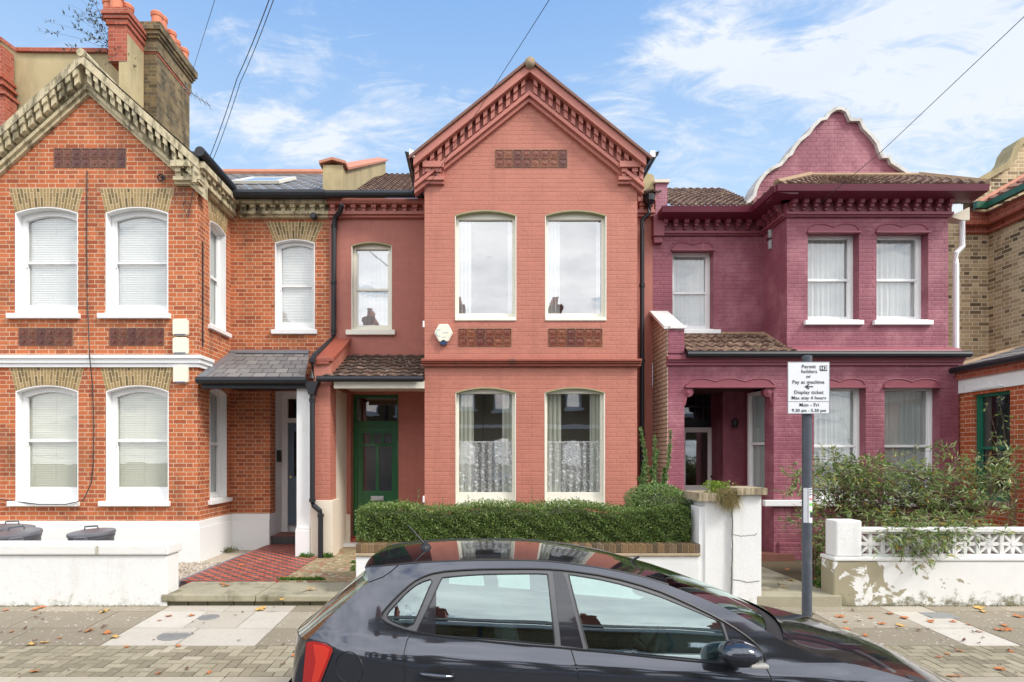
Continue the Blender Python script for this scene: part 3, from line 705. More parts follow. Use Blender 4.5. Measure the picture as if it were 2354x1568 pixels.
for a, b in cg: window(hc, bx(a), bx(b), *cgz, .085, front(YB + .012), d=.10, mat=CREAM, lining=CREAM, soffit=OLIVE, jamb=.058, bot=.20, top=.10, flat=True, sill=(.01, .01, .0 + .04, .03), back='curtain', gl=GL_LOW)
tile_panel(hc, 1138, 1304, 344, 386, 8, 2); tile_panel(hc, 1053, 1176, 755, 797, 6, 2); tile_panel(hc, 1260, 1385, 755, 797, 6, 2)
mo = MB(); de = MB()
chevron(mo, CA, CLt, CRt, .0, .155, 9.83, YB + .1); chevron(mo, CA, CLt, CRt, .156, .40, YB - .05, YB + .1)
chevron(mo, CA, CLt, CRt, .401, .475, YB - .13, YB + .1); chevron(mo, CA, CLt, CRt, .476, .55, YB - .07, YB + .1)
for f in (CRt, CLt): rake_dentils(de, CA, f, .16, .37, 9.95, YB - .051, 15, .068)
kz0, kz1 = bz(426), bz(381)
cornice(mo, de, front(YB), XC0 - .02, XC0 + .34, kz0, kz1, .17, .16); cornice(mo, de, front(YB), XC1 - .34, XC1 + .02, kz0, kz1, .17, .16)
for k, xx in ((1, XC1), (0, XC0)):
    cornice(mo, de, sideR(xx) if k else sideL(xx), YB + .02, 11.2, kz0 + .03, kz1 - .01, .10, .19)
cornice(mo, de, front(YR), XLP, XC0, rz(503), rz(466), .20, .19); cornice(mo, de, front(YP), XC1 + .19, X(1502, YP), Z(500, YP), Z(460, YP), .18, .12)
mo.join(de); mo.build('cornice', PINKD, hc, bevel=.004)
sc = MB(); moulding(sc, XC0 - .05, XC1 + .05, [(.12, bz(833), bz(827)), (.095, bz(837), bz(833) - .001), (.06, bz(843), bz(837) - .001)], front(YB)); sc.build('string_course', PINKT, hc, bevel=.01)
# recess left of the bay and strip right of it
cup = (X(808, YR), X(901, YR), rz(758), rz(556)); cdr = (X(785, YR), X(916, YR), .3, rz(900))
cdr = (X(806, YR), X(916, YR), .3, rz(905))
w = MB(); w.prism([(XLP, .0), (cdr[0], .0), (cdr[0], cdr[3]), (cdr[1], cdr[3]), (cdr[1], .0), (XC0, 0), (XC0, rz(458)), (XLP, rz(458))], YR, YR + .25, [loop(*cup, .07)]); w.build('recess_wall', PINKR, hc)
w = MB(); w.box(XC1 + .0, X(1500, YP), YP, YP + .25, 0, Z(462, YP)); w.build('end_wall', PINKR, hc)
window(hc, *cup, .07, front(YR), d=.10, mat=CREAM, lining=CREAM, soffit=OLIVE, jamb=.07, bot=.07, top=.11, flat=True, sash=.475, sill=(.10, .07, .11, .07), back='net', gl=GL_MIR)
tiled((XLP + .55, YR - .2, zev), (XC0 + .6, YR - .2, zev), (XLP + .2, Yrg, zrg), (XC0 + .6, Yrg, zrg), 16, 16, 'roof', TILE, hc, amp=.02)
tiled((XC1 - .3, YP - .2, Z(452, YP)), (X(1512, YP), YP - .2, Z(452, YP)), (XC1 - .3, Yrg, zrg), (X(1512, YP), Yrg, zrg), 4, 16, 'rear_roof', TILE, hc, amp=.02)
for sgn, f, nm in ((1, CRt, 0), (-1, CLt, 1)):
    q = Vector((f[0] + .06 * sgn, 0, f[1] - .05)); a_ = Vector((CA[0], 0, CA[1] + .01))
    tiled((q.x, 9.80, q.z + .02), (q.x, 15.8, q.z + .02), (a_.x, 9.80, a_.z), (a_.x, 15.8, a_.z), 20, 9, 'bay_roof', TILE, hc, amp=.016, th=.035)
vg = MB(); chevron(vg, (CA[0], CA[1] + .055), (CLt[0] - .07, CLt[1] - .01), (CRt[0] + .07, CRt[1] - .01), 0, .05, 9.785, 9.829); vg.build('verge', plain('brown_verge_tile', (.20, .10, .075), .8, var=.4, scale=20), hc)
rt = MB(); rt.tube([(CA[0], 9.77, CA[1] - .03), (CA[0], 15, CA[1] - .03)], .085, 14); rt.build('ridge_tile', plain('weathered_ridge', (.30, .22, .14), .85, var=.3, scale=12), hc, smooth=True)
# raised party parapet with terracotta coping
ppx = XLP + .12
pa = MB(); pa.prism([(YR - .32, rz(462)), (Yrg, rz(462)), (Yrg, zrg + .35), (YR - .1, rz(398)), (YR - .32, rz(398))], ppx - .16, ppx + .22, axis='x'); pa.build('party_parapet', RENDER, hc)
pc = MB(); sy0, sz0, sy1, sz1 = YR - .12, rz(398) + .005, Yrg, zrg + .36
Dv = Vector((0, sy1 - sy0, sz1 - sz0)); n = 11
for k in range(n):
    o_ = Vector((ppx - .22, sy0, sz0)) + Dv * (k / n); pc.obox(o_, (.25, 0, .06), Dv * (.985 / n), (0, 0, .045)); pc.obox(o_ + Vector((.25, 0, .06)), (.25, 0, -.06), Dv * (.985 / n), (0, 0, .045))
pc.obox((ppx - .22, YR - .38, rz(398) + .002), (.25, 0, .07), (0, .255, 0), (0, 0, .05)); pc.obox((ppx + .03, YR - .38, rz(398) + .072), (.25, 0, -.07), (0, .255, 0), (0, 0, .05))
pc.build('parapet_coping', TERRA, hc)
# bay gutters
gt = MB(); gt.tube([(XLP, YR - .32, rz(463)), (XC0 - .15, YR - .32, rz(463))], .07, 10)
gt.build('gutter', BLACK, hc)
for xx, sg in ((XC0, -1), (XC1, 1)):
    gt = MB(); o_ = Vector((xx + sg * .20, 9.84, bz(368))); gt.obox(o_, (sg * .11, 0, .035), (0, 1.5, -.03), (0, 0, -.012)); gt.obox(o_ + Vector((0, 0, -.10)), (sg * .11, 0, .135), (0, 1.5, -.03), (0, 0, -.012)); gt.obox(o_, (sg * .02, 0, 0), (0, 1.5, -.03), (0, 0, -.10)); gt.box(min(o_.x, o_.x + sg * .09), max(o_.x, o_.x + sg * .09), 9.84, 9.845, o_.z - .04, o_.z + .0); gt.build('gutter', BLACK, hc)
gt = MB(); gt.tube([(XC0 - .27, 11.0, bz(372) - .1), (XC0 - .24, 11.0, rz(440)), (XC0 - .12, 11.1, rz(455))], .045, 8)
gt.build('gutter_outlet', BLACK, hc); gw = MB()
for xx, sg in ((XC0, -1), (XC1, 1)):
    a = xx + sg * .19; gw.prism([(min(a - .045, a + .045), bz(378)), (max(a - .045, a + .045), bz(378)), (a + .04, bz(364)), (a - .04, bz(360) if sg < 0 else bz(364))], 9.81, 9.86)
gw.build('barge_end', WHITE, hc)
dp = MB(); xx = X(1476, 10.75)
dp.tube([(xx + .12, 10.72, Z(466, 10.72)), (xx + .12, 10.72, Z(490, 10.72)), (xx, 10.75, Z(505, 10.72)), (xx, 10.75, Z(530, 10.72)), (xx, 10.75, .3)], .042, 10)
dp.lathe((xx + .12, 10.72, Z(470, 10.72)), [(.05, 0), (.11, .05), (.11, .16)], 10)
for pz in (660, 835, 1000): dp.lathe((xx, 10.75, Z(pz, 10.75)), [(.044, 0), (.053, 0), (.053, .06), (.044, .06)], 10)
dp.build('downpipe', BLACK, hc, smooth=False)
# porch of the centre house
yf = YB - .10
r0 = (X(742, yf), yf, Z(866, yf)); r1 = (XC0 - .01, yf, Z(866, yf)); t0 = (X(785, YR), YR, rz(816)); t1 = (XC0 - .01, YR, rz(816))
tiled(r0, r1, t0, t1, 8, 7, 'porch_roof', island('mossy_porch_tile', [(0, (.07, .045, .035)), (1, (.14, .08, .055))], .85, .5, 60, .3, spots=((.50, .47, .40), 16, .63, .85)), hc, amp=.012, th=.03)
g2 = MB(); g2.tube([(X(730, yf), yf - .05, Z(872, yf)), (XC0 - .005, yf - .05, Z(872, yf))], .05, 10); g2.build('porch_gutter', BLACK, hc)
fb = MB(); fb.box(X(768, YB), XC0 - .002, YB - .02, YB + .06, bz(893), bz(876)); fb.box(X(768, YB), XC0 - .002, YB + .061, YR, bz(880), bz(876)); fb.build('porch_fascia', CREAM, hc)
pp = MB(); pp.box(bx(714), bx(759), YB, YB + .42, bz(1150), bz(886)); pp.prism([(YB - .0, bz(886) + .001), (YR, bz(886) + .001), (YR, rz(786)), (YB, bz(832))], bx(722), bx(722) + .30, axis='x'); pp.build('porch_pier', PINK, hc)
pc = MB(); A_ = Vector((bx(712), YB - .04, bz(832) + .0)); B_ = Vector((bx(712), YR, rz(786) + .0)); pc.obox(A_, B_ - A_, (.42, 0, 0), (0, 0, .07)); pc.obox(A_ + Vector((.08, 0, -.05)), B_ - A_, (.26, 0, 0), (0, 0, .049)); pc.build('upstand_coping', PINKT, hc, bevel=.01)
pp = MB(); pp.box(bx(714) + .001, bx(765), YB - .03, YB + .46, .2, bz(1150) - .001); pp.build('pier_base', CREAMR, hc, bevel=.012)
ps = MB(); ps.box(bx(714), bx(759) - .02, YB + .461, YR, .2, bz(886)); ps.build('party_wall', CREAMR, hc)
yd = 11.75
dl = MB(); dl.box(cdr[0] - .22, cdr[0] + .001, YR + .251, yd + .2, .3, cdr[3] + .2); dl.box(cdr[1] - .001, cdr[1] + .2, YR + .251, yd + .2, .3, cdr[3] + .2); dl.build('door_reveal', PINKR, hc)
pb = MB(); pb.box(XLP + .28, cdr[0] - .001, YR - .04, YR - .001, .3, rz(1190)); pb.box(XLP + .28, cdr[0] - .005, YR - .03, YR - .0, rz(1190) + .001, rz(1182)); pb.build('recess_plinth', CREAMR, hc)
GREEN = plain('dark_green_gloss_door', (.014, .125, .036), .25, var=.2, coat=.4)
x0, x1 = cdr[0] - .02, cdr[1] + .02; zb0, zt = .45, cdr[3] + .02
fr = MB(); fr.ring([(x0, zb0), (x1, zb0), (x1, zt), (x0, zt)], [(x0 + .10, zb0), (x1 - .08, zb0), (x1 - .08, zt - .08), (x0 + .10, zt - .08)], yd - .10, yd - .02)
fr.box(x0 + .09, x1 - .07, yd - .095, yd - .025, Z(982, yd), Z(968, yd)); fo = fr.build('door_frame', GREEN, hc, bevel=.005)
tp = MB(); tp.box(x0 + .09, x1 - .07, yd - .06, yd - .052, Z(969, yd), zt - .07); tp.build('transom_pane', glass('dark_transom', (.12, .13, .12), .10, 1.5), fo)
da, db_, dz0, dz1 = x0 + .101, x1 - .081, zb0, Z(982, yd) - .002; dm_ = (da + db_) / 2; zz = lambda p: Z(p, yd)
cols = ((da + .11, dm_ - .035), (dm_ + .035, db_ - .11))
hl_ = [[(a, zz(1128)), (b, zz(1128)), (b, zz(1026)), (a, zz(1026))] for a, b in cols]
w3 = (db_ - .11 - da - .11 - .10) / 3
sm = [[(da + .11 + k * (w3 + .05), zz(1020)), (da + .11 + k * (w3 + .05) + w3, zz(1020)), (da + .11 + k * (w3 + .05) + w3, zz(996)), (da + .11 + k * (w3 + .05), zz(996))] for k in range(3)]
lo = [[(a, zz(1215)), (b, zz(1215)), (b, zz(1158)), (a, zz(1158))] for a, b in cols]
dd = MB(); dd.prism([(da, dz0), (db_, dz0), (db_, dz1), (da, dz1)], yd - .075, yd - .03, hl_ + sm + lo)
for q in lo: dd.prism([(q[0][0] + .0, q[0][1]), q[1], q[2], q[3]], yd - .05, yd - .035); a, b, c, e = q[0][0] + .04, q[1][0] - .04, q[0][1] + .04, q[2][1] - .04; dd.box(a, b, yd - .062, yd - .051, c, e)
do = dd.build('door', GREEN, hc, bevel=.005, label='dark green panelled front door with obscured glass lights')
dg = MB()
for q in hl_ + sm: dg.prism(q, yd - .055, yd - .048)
dg.build('door_pane', glass('obscured_glass', (.10, .09, .10), .05, 1.2, .15), do)
ob = MB(); ob.box(da - .05, db_ + .05, yd + .3, yd + .32, .4, zt); ob.build('hall_backing', DARK, hc)
CHROME = plain('chrome', (.7, .68, .64), .2, 1)
lb = MB(); lb.box(dm_ - .13, dm_ + .13, yd - .09, yd - .076, zz(1150), zz(1140)); lb.box(dm_ - .1, dm_ + .1, yd - .10, yd - .091, zz(1148), zz(1144)); lb.build('letterbox', CHROME, do, bevel=.003)
s2 = MB(); s2.box(XLP + .3, XC0, YR + .0, yd, .2, .47); s2.build('doorstep', plain('red_doorstep', (.35, .05, .04), .5, var=.25, scale=8), hc); s3 = MB(); s3.box(XLP + .3, XC0, YR - .25, YR - .002, .2, .40); s3.build('lower_step', WHITER, hc)
# ================================================================== PURPLE HOUSE
XP0, XP1 = bx(1809), bx(2180)
hp = thing('terraced_house', ((XP0 + XP1) / 2, YB, .26), 'purple painted house with a white edged curved gable, behind the parking sign', 'house', 'terraced houses facing the street')
py_ = lambda a: Z(a, YP); pxx = lambda a: X(a, YP)
pw = [(1857, 1975), (2015, 2134)]; pgw = [(1871, 1990), (2033, 2160)]
zu = (bz(736), bz(534)); zgw = (bz(1146), bz(889)); zled = bz(806)
w = MB(); w.prism([(XP0, zled), (XP1, zled), (XP1, bz(446)), (XP0, bz(446))], YB, YB + .25, [loop(bx(a), bx(b), *zu, 0) for a, b in pw]); w.build('upper_front_wall', PURP, hp)
w = MB(); w.box(XP0, XP0 + .25, YB + .2505, YP, zled, bz(446)); w.build('bay_side_wall', PURP, hp); w = MB(); w.box(XP1 - .25, XP1, YB + .2505, YP, zled, bz(446)); w.build('bay_side_wall', PURP, hp)
pr = (pxx(1546), pxx(1640), py_(757), py_(575)); XPP = pxx(1500)
w = MB(); w.prism([(XPP, py_(830)), (XP0, py_(830)), (XP0, py_(480)), (XPP, py_(480))], YP, YP + .25, [loop(*pr, 0)]); w.build('recess_wall', PURP, hp)
kw = dict(jamb=.055, bot=.06, top=.055, gl=GL, d=.16)
window(hp, *pr, 0, front(YP), sash=.49, sill=(.02, .12, .09, .06), back='net', **kw)
for a, b in pw: window(hp, bx(a), bx(b), *zu, 0, front(YB), sash=.49, sill=(.07, .05, .09, .06), back='net', **kw)
# wavy hood moulds
def hood(xa, xb, z, Y, par, n=2):
    mb = MB(); N = 40; e = .03; top = []
    for k in range(N + 1):
        s = k / N; q = (s * n * 1.0) % 1.0
        hgt = .035 + .065 * abs(math.sin(math.pi * (s * n + .5))) if False else .045 + .055 * math.sin(math.pi * ((s * n) % 1.0)) ** .8
        if s < .06 or s > .94: hgt *= min(s, 1 - s) / .06
        top.append((xa - e + (xb - xa + 2 * e) * s, z + .03 + hgt))
    mb.prism([(xa - e, z), (xb + e, z)] + top[::-1], Y - .010, Y + .01); mb.tube([(u_, Y - .012, v_) for u_, v_ in top], .011, 6); mb.box(xa - e - .02, xb + e + .02, Y - .06, Y + .01, z - .03, z - .002)
    return mb.build('hood_mould', PURPD, par, bevel=.005)
for a, b in pw: hood(bx(a) + .02, bx(b) - .04, zu[1] + .005, YB, hp)
hood(pr[0] + .02, pr[1] - .04, pr[3] + .005, YP, hp)
# ground floor front: pier, lintel, window piers, all one painted face
zl = zgw[1]
G0, G1 = bx(1535), bx(2204)
po = (bx(1573), bx(1776)); c2 = bx(1812)
hole_door = [(po[0], .0), (po[1], .0), (po[1], bz(889)), (po[0], bz(889))]
w = MB(); w.prism([(G0, .1), (po[0], .1), (po[0], bz(889)), (po[1], bz(889)), (po[1], .1), (G1, .1), (G1, bz(812)), (G0, bz(812))], YB - .002, YB + .28, [loop(bx(a), bx(b), *zgw, 0) for a, b in pgw]); w.build('lower_front_wall', PURP, hp)
w = MB(); w.box(po[1] + .0, c2 + .03, YB - .04, YB - .0025, .1, bz(900)); w.build('porch_column', PURP, hp)
for a, b in pgw: window(hp, bx(a), bx(b), *zgw, 0, front(YB), d=.16, sash=.47, jamb=.055, bot=.06, top=.055, sill=(.02, .0, .08, .05), back='netg', gl=GL)
sl2 = MB(); sl2.box(bx(1752), G1 + .05, YB - .11, YB - .003, bz(1163), bz(1149)); sl2.build('sill_band', WHITE, hp, bevel=.01)
for a, b in pgw: hood(bx(a) + .02, bx(b) - .04, zl + .005, YB, hp)
hood(po[0] + .06, po[1] - .0, bz(889) + .008, YB, hp, 3)
pb = MB(); pb.box(c2 - .2, G1 + .04, YB - .08, YB - .003, .1, bz(1245)); pb.box(po[1] - .02, c2 + .05, YB - .09, YB - .0035, .1, bz(1225)) if False else None; pb.build('plinth', PURP, hp, bevel=.02)
# scroll brackets
for cx, sg in ((po[0] + .07, 1), (po[1] - .07, -1)):
    mb = MB(); 
    for r_, y_ in ((.085, -.06), (.055, -.075), (.028, -.09)): mb.lathe((cx, YB + .05, bz(889) - .09), [(r_, y_ - .0), (r_, .06)], 20, 'y')
    mb.prism([(cx - sg * .09, bz(889) - .02), (cx - sg * .085, bz(889) - .36), (cx - sg * .045, bz(889) - .30), (cx - sg * .02, bz(889) - .17)][::sg], YB - .003, YB + .12)
    mb.build('scroll_bracket', PURPD, hp)
# mouldings under the gutter, gutter and flared ledge
mb = MB(); moulding(mb, G0 - .03, G1 + .05, [(.10, bz(829), bz(820)), (.07, bz(834), bz(829) - .001), (.045, bz(841), bz(834) - .001)], front(YB)); mb.build('frieze_moulding', PURPD, hp, bevel=.008)
gt = MB(); gt.tube([(bx(1572), YB - .16, bz(818)), (bx(2213), YB - .16, bz(818))], .055, 10); gt.box(bx(1572), bx(2208), YB - .13, YB - .10, bz(824), bz(811)); gt.build('gutter', BLACK, hp)
lg = MB(); lg.prism([(YB - .16, bz(811)), (YB - .15, bz(811) + .03), (YB - .03, bz(801)), (YB - .0005, bz(798)), (YB - .0005, bz(811))], bx(1820), XP1 + .10, axis='x'); lg.prism([(YB - .16, bz(811)), (YB - .03, bz(801)), (YB + .3, bz(801)), (YB + .3, bz(811))], XP1 + .1001, XP1 + .14, axis='x'); lg.build('ledge', PURPD, hp)
# porch roof
b0 = (bx(1572), YB - .14, bz(812)); b1 = (bx(1832), YB - .14, bz(812)); t0 = (pxx(1558), YP, py_(768)); t1 = (pxx(1752), YP, py_(768))
tiled(b0, b1, t0, t1, 11, 4, 'porch_roof', TILEL, hp, amp=.018, th=.035)
mf = MB(); mf.tube([t0, t1], .04, 6); mf.tube([t1, (XP0 + .02, YB + .05, bz(800))], .055, 6); mf.build('mortar_fillet', MORTAR, hp)
# left parapet: purple end pier, light brick flank, white coping
pa = MB(); pa.box(G0, po[0] - .005, YB - .02, YB + .26, bz(812) + .001, bz(757)); pa.build('parapet_pier', PURP, hp)
LBR = brick('pale_flank_brick', [(0, (.52, .40, .28)), (.5, (.66, .52, .40)), (1, (.58, .42, .30))], (.22, .13, .08), joint=.009)
fk = MB(); fk.prism([(YB - .01, .1), (YP, .1), (YP, py_(722)), (YB - .01, bz(757))], G0 - .012, G0 - .0005, axis='x'); fk.prism([(YB + .261, bz(812)), (YP, bz(812)), (YP, py_(722)), (YB + .261, bz(757))], G0, G0 + .22, axis='x'); fk.build('flank_wall', LBR, hp)
cp = MB(); A_ = Vector((G0 - .07, YB - .02, bz(757) + .0)); B_ = Vector((G0 - .07, YP, py_(722) + .0)); cp.obox(A_, B_ - A_, (.34, 0, 0), (0, 0, .06)); cp.box(G0 - .05, po[0] + .03, YB - .06, YB + .18, bz(757) - .0, bz(757) + .055) if False else cp.box(G0 + .02, po[0] + .02, YB - .06, YB - .021, bz(757) + .001, bz(757) + .06); cp.build('parapet_coping', WHITED, hp, bevel=.006)
# porch inside
yd = 11.9; dz = lambda p: Z(p, yd); dx = lambda p: X(p, yd)
yw = 11.25
w = MB(); w.box(G0 + .05, po[0] - .001, YB + .281, yd, .1, bz(870)); w.build('porch_side_wall', PURP, hp)
w = MB(); w.box(X(1662, yw), X(1716, yw), yw, yw + .2, .1, bz(870)); w.box(X(1662, yw), X(1662, yw) + .12, yw + .201, yd, .1, bz(870)); w.build('porch_inner_wall', PURP, hp)
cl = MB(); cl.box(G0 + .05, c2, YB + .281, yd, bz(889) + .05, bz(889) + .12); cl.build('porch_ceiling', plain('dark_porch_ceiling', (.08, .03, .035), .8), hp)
w = MB(); w.box(G0 + .06, X(1662, yw) + .3, yd + .05, yd + .1, .1, bz(870)); w.build('hall_backing', DARK, hp)
NAVY = plain('dark_blue_black_frame_paint', (.015, .02, .026), .4)
fr = MB(); fx0, fx1 = dx(1560), X(1662, yw) + .14
fr.box(dx(1637), fx1, yd - .06, yd, .35, bz(889)); fr.box(fx0, dx(1637) - .001, yd - .06, yd, dz(980), dz(966)); fr.box(fx0, dx(1637) - .001, yd - .06, yd, dz(905), dz(880))
for p in (1596, 1612, 1624): fr.box(dx(p), dx(p) + .025, yd - .055, yd - .005, dz(965), dz(905))
fr.box(fx0, dx(1637), yd - .054, yd - .006, dz(937), dz(933)); fo = fr.build('door_frame', NAVY, hp)
tp = MB(); tp.box(fx0, dx(1637) - .002, yd - .03, yd - .02, dz(966), dz(905)); tp.build('transom_pane', GL_DARK, fo)
dd = MB(); a, b, z0, z1 = dx(1562), dx(1634), .36, dz(983)
dd.ring([(a, z0), (b, z0), (b, z1), (a, z1)], [(a + .09, dz(1115)), (b - .10, dz(1115)), (b - .10, z1 - .10), (a + .09, z1 - .10)], yd - .10, yd - .062); do = dd.build('door', WHITE, hp, bevel=.006, label='white framed glazed storm door')
dg = MB(); dg.box(a + .07, b - .07, yd - .085, yd - .078, dz(1119), z1 - .075); dg.build('door_pane', glass('storm_door_glass', (.35, .38, .36), .12, 1.2), do)
kb = MB(); kb.lathe((b - .035, yd - .10, dz(1095)), [(.018, -.04), (.024, -.03), (.01, -.01), (.01, .01)], 12, 'y'); kb.build('door_knob', BLACK, do)
lb = MB(); lb.box(a + .18, a + .42, yd - .108, yd - .1001, dz(1133), dz(1125)); lb.build('letterbox', WHITE, do)
# canted side window inside the porch
ax, ay = X(1718, 10.98), 10.98; bxx, byy = po[1] + .10, 10.25
vd = Vector((bxx - ax, byy - ay, 0)); ln = vd.length; vd.normalize(); nd = Vector((-vd.y, vd.x, 0))
cx_ = lambda u, d, z: (ax + vd.x * u - (-nd.x) * 0 + nd.x * d, ay + vd.y * u + nd.y * d, z)
window(hp, .0, ln, Z(1135, 10.7), Z(900, 10.7), 0, cx_, d=.0, sash=.49, jamb=.06, bot=.06, top=.06, back='netg', gl=GL, room=False)
w = MB(cx_); w.box(0, ln, 0, .2, .1, Z(1135, 10.7)); w.build('bay_apron', PURP, hp)
w = MB(); w.box(X(1716, yw), c2 + .4, 11.5, 11.55, .1, bz(870)); w.build('room_lining', DARK, hp); w = MB(); w.box(X(1712, yw), X(1712, yw) + .08, ay - .05, yw + .3, .1, bz(870)); w.build('porch_inner_wall', PURP, hp); w = MB(); w.box(c2 + .3, c2 + .35, YB + .3, 11.5, .1, bz(870)); w.build('room_lining', DARK, hp)
lm = MB(); lx = X(1684, yw); lm.lathe((lx, yw - .10, Z(975, yw)), [(.03, .09), (.055, .07), (.06, -.02), (.035, -.07)], 12); lm.box(lx - .02, lx + .02, yw - .06, yw - .0005, Z(975, yw), Z(975, yw) + .05); lm.build('porch_lamp', BLACK, hp, label='small black unlit wall lamp')
fl = MB(); fl.box(G0, c2, YB - .2, yd + .05, .1, .42); fl.build('porch_floor', plain('worn_red_tile_floor', (.18, .07, .05), .7, var=.3, scale=9), hp)
# eaves: gutter, sloping soffit, dentils
def eaves(u0, u1, xf, z, ov=.34):
    g = MB(xf); g.prism([(-ov - .08, z), (-ov, z - .10), (-ov + .04, z - .10), (-ov + .04, z + .04), (-ov - .08, z + .04)], u0, u1, axis='x') if False else None
    q = [(-ov - .07, z + .03), (-ov - .05, z - .075), (-.13, z - .115), (-.001, z - .115), (-.001, z + .03)]
    i = [[g.av((u, a, b)) for a, b in q] for u in (u0, u1)]
    for k in range(5): g.f.append([i[0][k], i[0][(k + 1) % 5], i[1][(k + 1) % 5], i[1][k]])
    g.f.append(i[0][::-1]); g.f.append(i[1]); return g
def merge(*ms):
    m = MB()
    for b in ms: k = len(m.v); m.v += b.v; m.f += [[i + k for i in f] for f in b.f]
    return m
zc = bz(452); zc2 = py_(500)
g = merge(eaves(XP0 - .36, XP1 + .36, front(YB), zc), eaves(YB - .36, YP - .0, sideL(XP0), zc), eaves(XPP + .06, XP0 - .001, front(YP), zc - .005))
g.build('eaves_gutter', PURPM, hp)
mo = MB(); de = MB()
def dent(u0, u1, xf, zt, n):
    m = MB(xf); e = MB(xf); m.box(u0, u1, -.035, -.0, zt - .19, zt - .001); m.box(u0, u1, -.085, -.0, zt - .235, zt - .191); m.box(u0, u1, -.05, -.0, zt - .262, zt - .2355)
    for k in range(n):
        c = u0 + (u1 - u0) * (k + .5) / n; e.box(c - .04, c + .04, -.17, -.036, zt - .07, zt - .0); e.box(c - .03, c + .03, -.13, -.036, zt - .12, zt - .071); e.box(c - .022, c + .022, -.08, -.036, zt - .16, zt - .121)
    for a, b in ((mo, m), (de, e)):
        k = len(a.v); a.v += b.v; a.f += [[i + k for i in f] for f in b.f]
dent(XP0 - .035, XP1 + .035, front(YB), zc - .10, 15); dent(YB, YP - .04, sideL(XP0), zc - .10, 4); dent(XPP + .1, XP0 - .04, front(YP), zc - .105, 10)
mo.box(XPP - .02, XPP + .18, YP - .14, YP - .0, py_(548), py_(500)); mo.box(XPP - .0, XPP + .16, YP - .10, YP - .0, py_(562), py_(548) - .001)
mo.join(de); mo.build('cornice', PURPD, hp, bevel=.004)
# curved gable, its coping, roofs
out = [(1714, 470), (1718, 462), (1731, 448), (1734, 433), (1741, 418), (1756, 397), (1774, 383), (1792, 375), (1800, 366), (1806, 357), (1816, 351), (1822, 338), (1836, 320), (1856, 304), (1867, 288), (1884, 271), (1896, 269), (1905, 256), (1920, 246), (1935, 245), (1950, 253), (1958, 272), (1980, 272), (1989, 291), (2007, 309), (2021, 327), (2027, 345), (2031, 357), (2046, 357), (2053, 370), (2075, 384), (2093, 396), (2105, 414), (2116, 435)]
Yg = 10.86
L = [(X(a, Yg - .06), Z(b, Yg - .06)) for a, b in out]
def offs(L, d):
    r = []
    for i, p in enumerate(L):
        a = L[max(i - 1, 0)]; b = L[min(i + 1, len(L) - 1)]; t = Vector((b[0] - a[0], b[1] - a[1])).normalized(); r.append((p[0] + t.y * d, p[1] - t.x * d))
    return r
In = offs(L, .062)
gw = MB(); gw.prism([(In[0][0], py_(485))] + [(a, b) for a, b in In] + [(In[-1][0], py_(485))], Yg, Yg + .22); gw.build('gable_wall', PURP, hp)
cp = MB(); A = [[cp.av((p[0], y, p[1])) for p in l] for l in (L, In) for y in (Yg - .07, Yg + .34)]
for k in range(len(L) - 1): cp.f += [[A[0][k], A[0][k + 1], A[2][k + 1], A[2][k]], [A[1][k + 1], A[1][k], A[3][k], A[3][k + 1]], [A[0][k], A[1][k], A[1][k + 1], A[0][k + 1]], [A[2][k], A[2][k + 1], A[3][k + 1], A[3][k]]]
cp.f += [[A[0][0], A[2][0], A[3][0], A[1][0]], [A[0][-1], A[1][-1], A[3][-1], A[2][-1]]]
cp.build('gable_coping', plain('white_gable_coping', (.62, .60, .56), .85, var=.12, scale=5, dirt=((.30, .27, .22), 5, .50, .72)), hp)
ov = .36
tiled((XP0 - ov, YB - ov - .02, zc + .04), (XP1 + ov, YB - ov - .02, zc + .04), (X(1860, Yg), Yg - .01, Z(408, Yg)), (X(2110, Yg), Yg - .01, Z(408, Yg)), 20, 6, 'bay_roof', TILEL, hp, amp=.018, th=.035)
tiled((XP0 - ov, Yg, zc + .04), (XP0 - ov, YB - ov, zc + .04), (X(1860, Yg) - .1, Yg, Z(430, Yg)), (X(1860, Yg), Yg - .02, Z(408, Yg)), 5, 6, 'hip_roof', TILEL, hp, amp=.025)
tiled((XP1 + ov, YB - ov, zc + .04), (XP1 + ov, Yg, zc + .04), (X(2110, Yg), Yg - .02, Z(408, Yg)), (X(2110, Yg) + .1, Yg, Z(415, Yg)), 5, 6, 'hip_roof', TILEL, hp, amp=.025)
hp_ = MB(); hp_.tube([(XP0 - ov, YB - ov, zc + .07), (X(1860, Yg), Yg - .03, Z(408, Yg) + .03)], .06, 6); hp_.tube([(XP1 + ov, YB - ov, zc + .07), (X(2110, Yg), Yg - .03, Z(408, Yg) + .03)], .06, 6); hp_.tube([(X(1860, Yg), Yg - .04, Z(410, Yg) + .03), (X(2110, Yg), Yg - .04, Z(410, Yg) + .03)], .05, 6); hp_.build('mortar_ridge', MORTAR, hp)
tiled((XPP + .25, YP - .30, py_(489)), (XP0 - .2, YP - .30, py_(489)), (XPP + .25, 14.2, Z(434, 14.2)), (XP0 + .6, 14.2, Z(434, 14.2)), 14, 13, 'roof', TILEL, hp, amp=.018, th=.035)
pc = MB(); pc.box(X(1505, YP), X(1532, YP), YP - .05, YP + 3, py_(512), py_(424)); pc.build('end_parapet', painted('faded_pink_render', (.42, .17, .22), .15, patch=((.6, .42, .42), 3, .5, .7, .6)), hp)
pc = MB(); pc.box(X(1501, YP), X(1536, YP), YP - .09, YP + 3.04, py_(424) + .001, py_(417)); pc.build('parapet_cap', CREAMR, hp)
